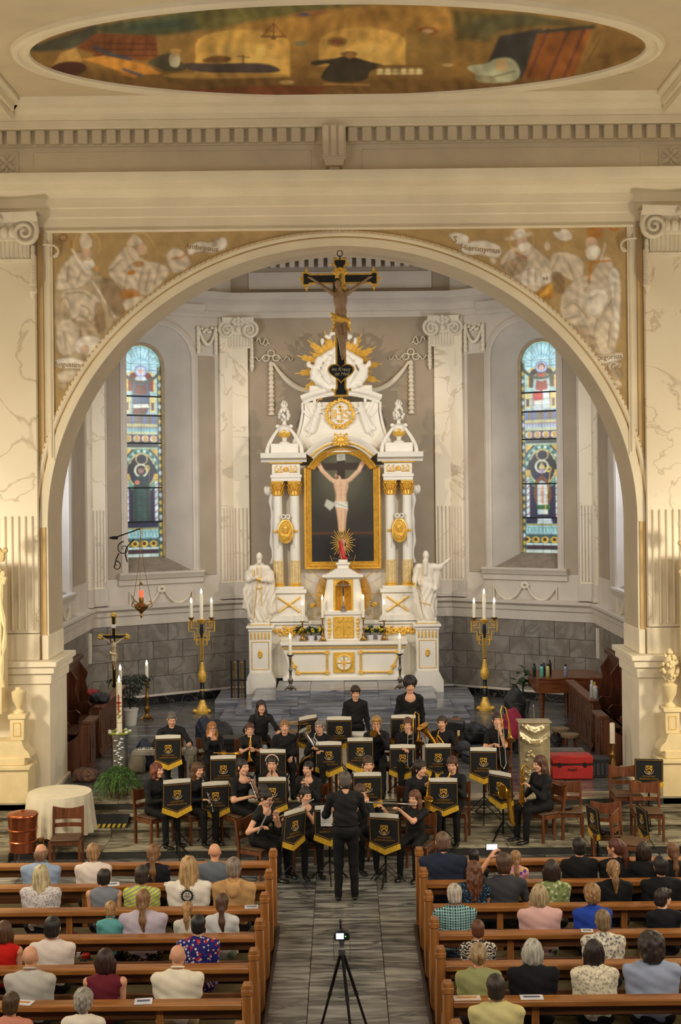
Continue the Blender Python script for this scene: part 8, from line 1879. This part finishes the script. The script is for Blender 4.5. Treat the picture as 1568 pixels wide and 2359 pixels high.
# conductor
x,f,s=at_head(795,1773,17.98,0,0,False)
person('conductor in black shirt and trousers, seen from behind',(x,17.98,0),R(4),s=s,pose='stand',hair='crop',hc=(98,88,80),sk=SK2,q='hi',hands={1:('w',.13,.36,1.20),-1:('w',-.13,.36,1.20)},collar=True,w=1.12,lean=3,hpitch=-8,sleeve='elbow',group='band members')
# remaining stands
for a_ in ((710,1660,22.6,46,'drummer'),): stand(*a_)
stand(1494,1752,20.9,-10,'',False,lab='bannered music stand standing empty by the right pier')
stand(1362,1861,19.6,-78,'',False,lab='bannered music stand seen edge-on before the empty chairs')
stand(1476,1864,20.0,-82,'',False,lab='bannered music stand seen edge-on by the right side step')
# empty chairs
for (u,v,Z,face,lb) in ((1307,1866,20.55,-6,'empty wooden chair with a black pouch, right of the saxophonist'),(1398,1842,19.7,-6,'empty wooden chair with a black folder on its seat'),(1442,1786,21.0,0,'empty wooden chair below the right pier'),(1490,1864,20.45,-4,'empty wooden chair behind the edge-on stand'),(1452,1890,19.2,62,'empty wooden chair turned sideways at the right'),(152,1850,19.75,4,'empty wooden chair in front of the white table, left')):
    p_=P(u,v,Z); zf=floor_z(Z); c_=chair(p_.x,Z,zf,PI+R(face),lb)
p_=P(1398,1880,19.7); o=hardcase('black music folder lying on an empty chair',1398,1880,19.62,.30,.24,.05,mat('black_folder',C(24,26,30),.5),0,GTRIM,z=.458,cat='folder',name='music_folder')
p_=P(1305,1900,20.5); bag('small black pouch on an empty chair',1305,1900,20.48,.16,.1,.07,BAGK,44,'pouch','pouch',z=.60)
# keyboard
p_=P(380,1735,22.3); t=thing('keyboard','electric keyboard on a stand at the left of the band','keyboard',(p_.x,22.32,.55))
m=MB(); m.box(-.55,.55,-.14,.14,.62,.70,.012); obj('keyboard_body',m,mat('grey_keyboard',C(120,116,104),.5),t)
for k in range(28): m=MB(); m.box(-.47+.0336*k,-.438+.0336*k,-.02,.125,.70,.712,.002); obj('white_key',m,mat('ivory_key',C(226,222,210),.3),t)
m=MB(); [m.box(-.45+.0336*k,-.432+.0336*k,-.02,.06,.712,.722) for k in range(28) if k%7 not in (2,6)]; tag(obj('black_keys',m,EBONY,t,0),kind='stuff')
for s in (-1,1): m=MB(); m.tube([(s*.35,-.2,0),(-s*.35,.18,.62)],.014,6); obj('stand_leg',m,STEEL,t)
# drum kit
t=thing('drum_kit','drum kit with brass cymbals in front of the long-haired drummer','drum kit',(P(672,1700,22.72).x,22.66,.55))
for x,y,z,r in ((.12,-.1,1.10,.20),(-.02,.05,.92,.18),(-.62,.1,.72,.18)):
    m=MB(); m.lathe([(.02,z+.02),(.04,z+.015),(r,z-.006),(r,z-.010),(.02,z+.01)],24,(x,y,0)); cy=obj('cymbal',m,mat('bronze_cymbal',C(150,118,66),.3,.8,var=.15),t)
    m=MB(); m.cyl((x,y,.25),(x,y,z+.03),.009); [m.tube([(x,y,.28),(x+.2*math.cos(a_),y+.2*math.sin(a_),.01)],.007,5) for a_ in (0,2.1,4.2)]; obj('cymbal_stand',m,STEEL,t)
m=MB(); m.lathe([(.26,0),(.26,.36)],28,T=Matrix.Translation((.38,.0,.30))@Matrix.Rotation(PI/2,4,'X')); bd=obj('bass_drum',m,mat('black_drum_shell',C(24,24,26),.3),t); m=MB(); m.tube([(.38+.265*math.cos(2*PI*i/28),-.36,.30+.265*math.sin(2*PI*i/28)) for i in range(28)],.014,6,closed=True); obj('drum_hoop',m,GTRIM,bd)
m=MB(); m.lathe([(.17,.50),(.17,.64)],22,(-.28,-.1,0)); obj('snare_drum',m,SIL,t); m=MB(); m.lathe([(.15,.70),(.15,.90)],22,(.22,.12,0)); obj('tom_drum',m,mat('black_drum_shell',C(1,1,1)),t)
# percussion table behind the stands
t=thing('percussion_table','percussion table with white paper behind the music stands','table',(P(805,1655,23.0).x,22.98,.55))
m=MB(); m.box(-.62,.62,-.14,.14,.78,.82,.008); obj('table_top',m,mat('white_laminate',C(214,210,202),.5),t)
for sx_ in (-1,1):
    for sy_ in (-1,1): m=MB(); m.cyl((sx_*.56,sy_*.1,0),(sx_*.56,sy_*.1,.78),.014); obj('leg',m,STEEL,t)
m=MB(); m.box(-.6,.6,-.13,.13,.82,.832); obj('paper_cover',m,PAP,t)
c_=bag('striped textile bag behind the blonde player',457,1690,23.3,.34,.24,.55,mat('striped_cloth',C(200,190,160),.8,col2=C(40,60,60),scale=5,stretch=(9,.3,.3)),31)
# ================================================================= THE CONGREGATION
def pat(name,c1,c2,kind,scale,c3=None,rot=(0,0,0),thr=.5):
    if name in MATS: return MATS[name]
    m,nt,b=new_mat(name); N,L=nt.nodes,nt.links; b.inputs['Roughness'].default_value=.85; b.inputs['Specular IOR Level'].default_value=.25
    tc=N.new('ShaderNodeTexCoord'); mp=N.new('ShaderNodeMapping'); mp.inputs['Rotation'].default_value=rot; L.new(tc.outputs['Object'],mp.inputs['Vector'])
    def ramp(sock,thr,w=.04):
        r=N.new('ShaderNodeMapRange'); r.inputs[1].default_value=thr-w; r.inputs[2].default_value=thr+w; L.new(sock,r.inputs[0]); return r.outputs[0]
    def mix(f,A,B):
        x=N.new('ShaderNodeMix'); x.data_type='RGBA'; L.new(f,x.inputs['Factor'])
        for s_,v_ in (('A',A),('B',B)):
            if isinstance(v_,tuple): x.inputs[s_].default_value=v_
            else: L.new(v_,x.inputs[s_])
        return x.outputs['Result']
    if kind in('stripe','zig'):
        wv=N.new('ShaderNodeTexWave'); wv.bands_direction='Z'; wv.inputs['Scale'].default_value=scale; wv.inputs['Distortion'].default_value=9 if kind=='zig' else 0; wv.inputs['Detail Scale'].default_value=2.5; L.new(mp.outputs[0],wv.inputs['Vector']); out=mix(ramp(wv.outputs['Fac'],thr,.08),c1,c2)
    elif kind=='plaid':
        fs=[]
        for d in ('X','Z'):
            wv=N.new('ShaderNodeTexWave'); wv.bands_direction=d; wv.inputs['Scale'].default_value=scale; L.new(mp.outputs[0],wv.inputs['Vector']); fs.append(ramp(wv.outputs['Fac'],.80,.05))
        wv=N.new('ShaderNodeTexWave'); wv.bands_direction='X'; wv.inputs['Scale'].default_value=scale*.5; L.new(mp.outputs[0],wv.inputs['Vector'])
        out=mix(fs[0],mix(fs[1],mix(ramp(wv.outputs['Fac'],.5,.1),c1,c3),c2),c2)
    elif kind=='grad':
        sp=N.new('ShaderNodeSeparateXYZ'); L.new(tc.outputs['Object'],sp.inputs[0]); out=mix(ramp(sp.outputs['Z'],thr,.10),c1,c2)
    else:
        vo=N.new('ShaderNodeTexVoronoi'); vo.inputs['Scale'].default_value=scale; L.new(mp.outputs[0],vo.inputs['Vector']); f=N.new('ShaderNodeMath'); f.operation='SUBTRACT'; f.inputs[0].default_value=1; L.new(vo.outputs['Distance'],f.inputs[1])
        v2=N.new('ShaderNodeTexVoronoi'); v2.inputs['Scale'].default_value=scale*.7; L.new(mp.outputs[0],v2.inputs['Vector']); f2=N.new('ShaderNodeMath'); f2.operation='SUBTRACT'; f2.inputs[0].default_value=1; L.new(v2.outputs['Distance'],f2.inputs[1])
        out=mix(ramp(f2.outputs[0],thr+.06,.03),mix(ramp(f.outputs[0],thr,.03),c1,c2),c3 or c2)
    L.new(out,b.inputs['Base Color']); return m
def cl(n,r,g,b): return mat('cloth_'+n,C(r,g,b),.85,var=.07,scale=7,spec=.25)
JEANS=cl('jeans',46,54,78); DARKT=cl('dark_trousers',34,32,34); BEIGE=cl('beige_trousers',170,150,116); FLK=pat('floral_dark_skirt',C(28,24,22),C(150,110,70),'spots',30,C(90,60,40),thr=.62)
FS=(232,184,150); aud={}
def sitter(k,u,v,desc,top,hair,hc,sleeve='short',w=1.0,**kw):
    Z=PZ[k]+.33; x,f,s=at_head(u,v,Z,0,.455); s=max(.62,min(1.16,s)); kw.setdefault('bottom',DARKT); kw.setdefault('sk',(214,156,122)); kw.setdefault('lean',4)
    t,mo,TH=person(desc,(x,Z,0),kw.pop('phi',0),s=s,seat=.455,w=w*1.06,top=top,hair=hair,hc=hc,sleeve=sleeve,**kw); aud[desc]=(t,s,TH); return t,s,mo
# left block
sitter(1,92,1946,'balding man in a light blue shirt in the front row, left',cl('light_blue',150,168,192),'tonsure',(150,112,80),'long',1.22,collar=True,bottom=BEIGE,belly=.6)
sitter(1,213,1944,'short-fair-haired woman in a white top with pink yoke',cl('white_pink',222,208,198),'short',(182,140,94),'elbow',1.08,fem=True)
sitter(1,352,1949,'woman in black with a fair low ponytail',cl('black_tee',24,24,30),'lowpony',(144,100,58),'short',1.05,fem=True)
sitter(1,493,1945,'bald man in a grey T-shirt, front row of the left block',cl('slate_tee',96,102,110),None,(150,120,100),'short',1.22)
sitter(2,92,1995,'woman with long white-blonde hair in a speckled white blouse',pat('speckled',C(206,200,196),C(110,110,120),'spots',42,C(170,130,130),thr=.72),'long',(226,208,160),'elbow',1.18,fem=True,bottom=cl('black_tee',1,1,1))
sitter(2,238,2004,'dark-haired man with thinning crown in a grey sleeveless top',cl('grey_vest',120,124,132),'receding',(36,26,22),'none',1.12)
sitter(2,325,1999,'dark-haired man in a yellow and grey striped T-shirt',pat('lime_stripe',C(196,204,60),C(150,150,140),'stripe',8,rot=(0,.5,0)),'short',(56,40,30),'short',1.12)
sitter(2,433,1972,'long-fair-haired man in a white T-shirt with a black thorn-crown print',cl('white_tee',226,218,204),'long',(206,166,112),'short',1.18)
sitter(2,537,1975,'grey-haired man in a tan hooded jacket',cl('tan_hoodie',186,146,96),'short',(150,132,116),'long',1.15)
sitter(3,253,2084,'small fair-haired boy in a teal polo shirt',cl('teal',92,156,156),'crop',(200,152,96),'short',.9,collar=True,sk=FS)
sitter(3,328,2054,'broad woman with a fair ponytail in a lavender T-shirt',cl('lavender',190,178,190),'lowpony',(156,112,70),'short',1.42,fem=True,bottom=FLK,skirt=True,belly=.5)
sitter(3,430,2086,'little girl with a fair ponytail and pink hair tie',pat('white_stripe',C(220,214,200),C(180,176,160),'stripe',22),'pony',(196,150,90),'short',.9,fem=True,sk=FS)
sitter(3,510,2065,'girl with a long brown ponytail in a white T-shirt',cl('cool_white',206,206,204),'lowpony',(98,62,36),'short',1.0,fem=True,bottom=cl('sage_shorts',120,130,112),bare=True,sk=FS)
sitter(4,6,2130,'brown-haired woman in a red sleeveless top at the left edge',cl('red',190,26,16),'bob',(104,66,40),'none',1.05,fem=True)
sitter(4,118,2118,'dark-haired man in a white polo shirt',cl('white_polo',222,208,196),'short',(34,26,22),'short',1.22,collar=True)
sitter(4,455,2109,'short-black-haired woman in a blue flowered dress',pat('blue_floral',C(36,34,104),C(200,190,180),'spots',26,C(170,30,40),thr=.66),'crop',(24,20,22),'elbow',1.08,fem=True,neck=1,sk=FS,bottom=pat('blue_floral',0,0,0,0),skirt=True)
sitter(5,66,2182,'bald man in a pale grey shirt, fifth row of the left block',cl('pale_grey',186,180,168),None,(170,150,130),'long',1.2,collar=True,bottom=DARKT)
sitter(5,240,2194,'woman with a dark red-brown bob in a burgundy sleeveless top',cl('burgundy',104,30,42),'bob',(62,30,24),'none',1.1,fem=True)
sitter(5,407,2180,'bald man in a cream shirt, arms folded',cl('cream_shirt',232,222,196),None,(150,120,96),'short',1.28,collar=True,belly=.4,bottom=BEIGE)
sitter(6,22,2296,'brown-haired man whose head rises at the bottom left corner',cl('salmon',200,130,104),'short',(86,58,28),'short',1.1)
sitter(6,190,2289,'woman with curly grey hair in a cream top at the bottom left',cl('ivory_top',224,212,190),'curly',(176,166,148),'short',1.05,fem=True)
# right block
sitter(1,1020,1914,'close-cropped man in a navy polo shirt at the aisle end',cl('navy_polo',34,42,60),'crop',(120,92,74),'short',1.32,collar=True,belly=.6)
sitter(1,1092,1962,'dark-haired person in black beyond the curly-haired woman',cl('black_knit',24,22,26),'crop',(26,20,20),'long',1.0)
sitter(1,1188,1966,'fair-haired girl in a bright flowered dress',pat('bright_floral',C(206,140,160),C(214,190,60),'spots',20,C(90,60,140),thr=.6),'lowpony',(176,132,84),'short',.92,fem=True,sk=FS)
BK=cl('concert_black',20,20,22)
sitter(1,1335,1931,'black-haired student in black, middle of the right front row',BK,'short',(22,18,18),'long',1.1)
sitter(1,1418,1936,'student in black with an auburn ponytail, looking left',BK,'pony',(100,50,32),'long',1.0,fem=True,hyaw=52)
sitter(1,1484,1946,'student in black with straight dark shoulder-length hair',BK,'bob',(58,40,30),'long',1.0,fem=True)
sitter(1,1552,1946,'student in black with a light brown ponytail at the right edge',BK,'lowpony',(132,90,56),'long',1.0,fem=True)
sitter(2,1092,1985,'woman with long curly auburn hair in a dark blue spotted top',pat('navy_spots',C(20,32,50),C(90,130,150),'spots',38,thr=.72),'longcurly',(112,62,36),'cap',1.08,fem=True)
t_,s_h,mo_=sitter(2,1161,1964,'brown-haired man in a dark grey shirt holding up a phone',cl('charcoal_shirt',58,58,62),'short',(88,58,38),'short',1.15,collar=True,hands={-1:('m',-.13,.16,.06),1:('w',.15,.3,.6)})
sitter(2,1272,1986,'woman with a dark brown bob in a green flowered blouse',pat('green_floral',C(120,132,84),C(180,186,140),'spots',18,C(90,106,60),thr=.6),'bob',(56,38,30),'short',1.05,fem=True)
sitter(2,1414,1983,'student in black with a long blonde ponytail',BK,'pony',(172,130,84),'long',1.05,fem=True,neck=1)
sitter(2,1524,1973,'dark-haired young man in black, second row at the right',BK,'short',(30,22,20),'long',1.15)
sitter(3,1047,2038,'white-haired man in a blue-green plaid shirt',pat('plaid',C(40,52,58),C(150,190,186),'plaid',11,C(66,92,98)),'short',(214,202,184),'short',1.15,collar=True,bottom=JEANS,belly=.4)
sitter(3,1243,2044,'woman with an ash-blonde bob in a pink cardigan',cl('pink_cardigan',216,172,166),'bob',(204,178,134),'long',1.25,fem=True,bottom=pat('leaf_trousers',C(150,142,126),C(60,66,54),'spots',14,thr=.62))
sitter(3,1366,2045,'woman with wavy fair hair in a royal blue top',cl('royal_blue',36,66,160),'curly',(172,130,80),'elbow',1.1,fem=True,neck=1,lean=8)
sitter(3,1530,2055,'dark-haired boy in a black T-shirt, face turned right',cl('black_tee',1,1,1),'fringe',(48,34,26),'short',1.05,hyaw=-58,sk=FS)
sitter(4,1101,2127,'woman with short red-brown hair in a zigzag-print top',pat('zigzag',C(206,196,176),C(44,38,38),'zig',9),'crop',(116,66,42),'short',1.05,fem=True)
sitter(4,1390,2099,'woman with short ash-brown hair in a crochet top',pat('crochet',C(206,196,176),C(120,116,118),'spots',30,C(226,218,196),thr=.58),'short',(150,122,84),'elbow',1.12,fem=True,bottom=JEANS)
sitter(5,1102,2178,'woman with a fair clipped-up bun in a green and yellow top',pat('green_yellow',C(176,172,40),C(150,150,100),'grad',1,thr=.72),'bun',(186,156,112),'short',1.1,fem=True)
sitter(5,1228,2166,'white-haired woman with a smooth bob in a black top',cl('black_knit',1,1,1),'bob',(214,208,190),'long',1.2,fem=True)
sitter(5,1370,2168,'woman with short dark brown hair in a cream lace blouse',pat('lace',C(222,210,178),C(170,160,140),'spots',34,C(236,226,196),thr=.6),'bob',(46,28,24),'elbow',1.08,fem=True)
sitter(5,1502,2150,'person with a mass of dark curly hair in a pale blue shirt',cl('pale_blue',156,164,184),'bigcurl',(56,40,30),'long',1.28,collar=True)
sitter(6,1143,2248,'dark-haired man in a pale yellow shirt at the bottom right',cl('pale_yellow',206,194,132),'short',(58,44,34),'short',1.2,collar=True)
# details on the congregation
def kid(desc,name,m,material,frame='body'):
    t,s,TH=aud[desc]; o=obj(name,m,material,t); 
    if frame=='head': o.matrix_basis=TH
    return o
m=MB(); rs=random.Random(2); s=aud['long-fair-haired man in a white T-shirt with a black thorn-crown print'][1]; zc=.455+.10+.36*s
for k in range(3): m.tube([((.062+.008*math.sin(7*a_+k*2))*math.cos(a_),-.128*s+.012*abs(math.cos(a_))*0,zc+(.062+.008*math.sin(7*a_+k*2))*math.sin(a_)) for a_ in [2*PI*i/32 for i in range(32)]],.006,5,closed=True)
for k in range(18): a_=2*PI*k/18; m.tube([(.062*math.cos(a_),-.130*s,zc+.062*math.sin(a_)),(.098*math.cos(a_+.2),-.126*s,zc+.098*math.sin(a_+.2))],[.005,.0015],5)
m.tube([(-.035,-.130*s,zc),(.035,-.130*s,zc-.01)],.004,5); m.tube([(-.01,-.130*s,zc+.04),(-.01,-.130*s,zc+.01)],.005,5); m.tube([(.02,-.130*s,zc+.04),(.02,-.130*s,zc+.012)],.005,5)
kid('long-fair-haired man in a white T-shirt with a black thorn-crown print','shirt_print',m,mat('print_ink',C(30,30,34),.8))
s=aud['grey-haired man in a tan hooded jacket'][1]; zc=.455+.10+.46*s
m=sdf_mb([('c',(-.075,-.03,zc+.05),(-.03,-.10,zc+.0),.03,.035),('c',(.075,-.03,zc+.05),(.03,-.10,zc+.0),.03,.035),('e',(0,-.10,zc-.03),(.095,.045,.075)),('e',(0,-.115,zc-.075),(.05,.035,.05))],.014,.03); kid('grey-haired man in a tan hooded jacket','hood',m,cl('tan_hoodie',1,1,1))
for d_,c_,z_,y_ in (('little girl with a fair ponytail and pink hair tie',C(226,96,96),.035,-.125),('student in black with a long blonde ponytail',C(60,50,40),.035,-.125)):
    m=MB(); m.tube([(.036*math.cos(2*PI*i/12),y_,z_+.034*math.sin(2*PI*i/12)) for i in range(12)],.011,6,closed=True); kid(d_,'hair_tie',m,mat('tie_%d'%int(c_[0]*99),c_,.7),'head')
m=MB(); m.box(-.008,.008,-.175,-.15,-.05,.06,.004); [m.tube([(0,-.17,.05-.02*k),(.02,-.15,.05-.02*k)],.004,5) for k in range(5)]; kid('woman with a fair clipped-up bun in a green and yellow top','hair_clip',m,BRASS,'head')
s=aud['bald man in a grey T-shirt, front row of the left block'][1]
# phone
W=Matrix.Translation(t_.location); pp=W@(mo_+Vector((-.10,.23,.17)))
t=thing('smartphone','smartphone with lit screen held up by the man in dark grey','phone',pp); m=MB(); m.box(-.075,.075,-.004,.004,-.037,.037,.003); obj('phone_case',m,EBONY,t); m=MB(); m.box(-.066,.066,-.0055,-.004,-.033,.033); obj('screen',m,emis('phone_screen',(.7,.75,.95,1),1.6),t)
# leaflets and booklets
LE=[(243,1,'white leaflet on the front left rail beside the fair-haired woman',.24,.16,.2,C(216,214,220)),(387,1,'white leaflet beside the woman with the low ponytail',.20,.15,.1,C(220,218,222)),(569,2,'programme booklet at the aisle end of the third left rail',.16,.13,.05,C(206,206,216)),(318,5,'glossy programme on the sixth left rail',.17,.15,.1,C(214,214,220)),(40,5,'white sheet on the rail beside the bald man in pale grey',.2,.12,-.2,C(216,212,214)),
(1063,5,'pinkish song sheet on the right rail near the aisle',.26,.12,.02,C(214,196,182)),(1212,5,'white sheet on the rail before the white-haired woman',.22,.12,.0,C(220,216,214)),(1341,3,'orange-marked programme on the fourth right rail',.13,.11,-.1,C(214,206,196)),(1232,2,'leaflet with coloured print on the right rail by the flowered girl',.14,.1,.1,C(210,206,206))]
for u,k,lb,a,b,rz,c_ in LE:
    y=PZ[k]+.06; x=(u-U0)*y/F-.0; m=MB(); m.box(-a/2,a/2,-b/2,b/2,0,.006,.001); t=thing('leaflet',lb,'leaflet',(x,y,.832),rz,'leaflets and programmes'); obj('pages',m,mat('leaf_%d_%d'%(int(c_[0]*999),int(c_[2]*999)),c_,.7),t)
    m=MB(); m.box(-a*.36,a*.36,-b*.1,b*.22,.006,.0072); obj('printed_block',m,mat('print_block_%d'%(u%3),(C(90,96,120),C(196,130,60),C(120,120,130))[u%3],.7),t)
for u,v,lb,c_,sx_ in ((163,2150,'red booklet lying on the pew seat behind the grey sleeveless man',C(150,30,30),.12),(198,2207,'red toy block on the pew seat',C(180,30,20),.09),(190,2222,'dark toy car on the pew seat',C(40,44,40),.08),(181,2206,'white toy cup on the pew seat',C(200,200,196),.04)):
    Z=zfor(u,v,.46); p_=P(u,v,Z); m=MB(); m.box(-sx_/2,sx_/2,-sx_*.4,sx_*.4,0,.05 if 'booklet' not in lb else .015,.008); t=thing('small_toy' if 'toy' in lb else 'booklet',lb,'toy' if 'toy' in lb else 'book',(p_.x,Z,.456)); obj('toy_body' if 'toy' in lb else 'cover',m,mat('toy_%d_%d'%(u,int(c_[0]*99)),c_,.5),t)
    m=MB(); [m.lathe([(.014,0),(.014,.012)],10,(x,0,.05 if 'booklet' not in lb else .015)) for x in (-sx_*.25,sx_*.25)]; obj('studs' if 'toy' in lb else 'emblem',m,mat('toy_%d_%d'%(u,int(c_[0]*99)),c_),t)
# camera on tripod in the aisle
Zt=12.9; ap=P(787,2186,Zt); t=thing('camera_tripod','black tripod standing in the aisle','tripod',(ap.x,Zt,0)); h=ap.z
for x,y in ((-.30,.06),(.34,.05),(.12,-.30)):
    f=lambda q:(x*q,y*q,h*(1-q)+.012*q)
    m=MB(); m.tube([f(.02),f(.42)],.016,8); m.tube([f(.40),f(.72)],.013,8); m.tube([f(.70),f(1)],.010,8); lg=obj('leg',m,STEEL,t)
    m=MB(); [m.tube([f(q-.015),f(q+.015)],.02,8) for q in (.41,.71)]; m.ell(f(1),(.016,.016,.012),7,5); obj('leg_clamp',m,EBONY,lg)
m=MB(); m.lathe([(.03,h-.06),(.035,h),(.02,h+.02),(.02,h+.05),(.03,h+.07),(.025,h+.09)],12); m.tube([(-.02,0,h+.03),(-.14,-.06,h+.0)],.007,6); obj('tripod_head',m,mat('grey_metal',C(90,90,92),.4,.6),t)
t=thing('video_camera','camera with lit screen and microphone on the aisle tripod','camera',(ap.x,Zt,h+.09))
m=MB(); m.box(-.075,.075,-.03,.03,0,.095,.01); m.box(-.03,.03,-.03,.03,.09,.115,.01); m.lathe([(.04,0),(.042,.08),(.03,.08)],16,T=Matrix.Translation((0,.03,.045))@Matrix.Rotation(-PI/2,4,'X')); obj('camera_body',m,EBONY,t)
m=MB(); m.box(-.055,.02,-.034,-.03,.02,.075); obj('screen',m,emis('camera_screen',(.55,.65,1,1),3.0),t)
m=MB(); m.ell((.038,-.032,.045),(.006,.004,.006),7,5); obj('status_light',m,emis('green_led',(.1,.9,.1,1),2),t)
m=MB(); m.tube([(-.01,0,.11),(-.01,0,.16)],[.012,.008],8); m.ell((-.01,0,.185),(.018,.035,.02),8,6); obj('microphone',m,STEEL,t)
for s in (-1,1): m=MB(); m.tube([(s*.075,0,.08),(s*.082,-.01,-.05),(s*.078,-.02,-.2)],.006,5,flat=.4); obj('strap',m,BAGK,t)
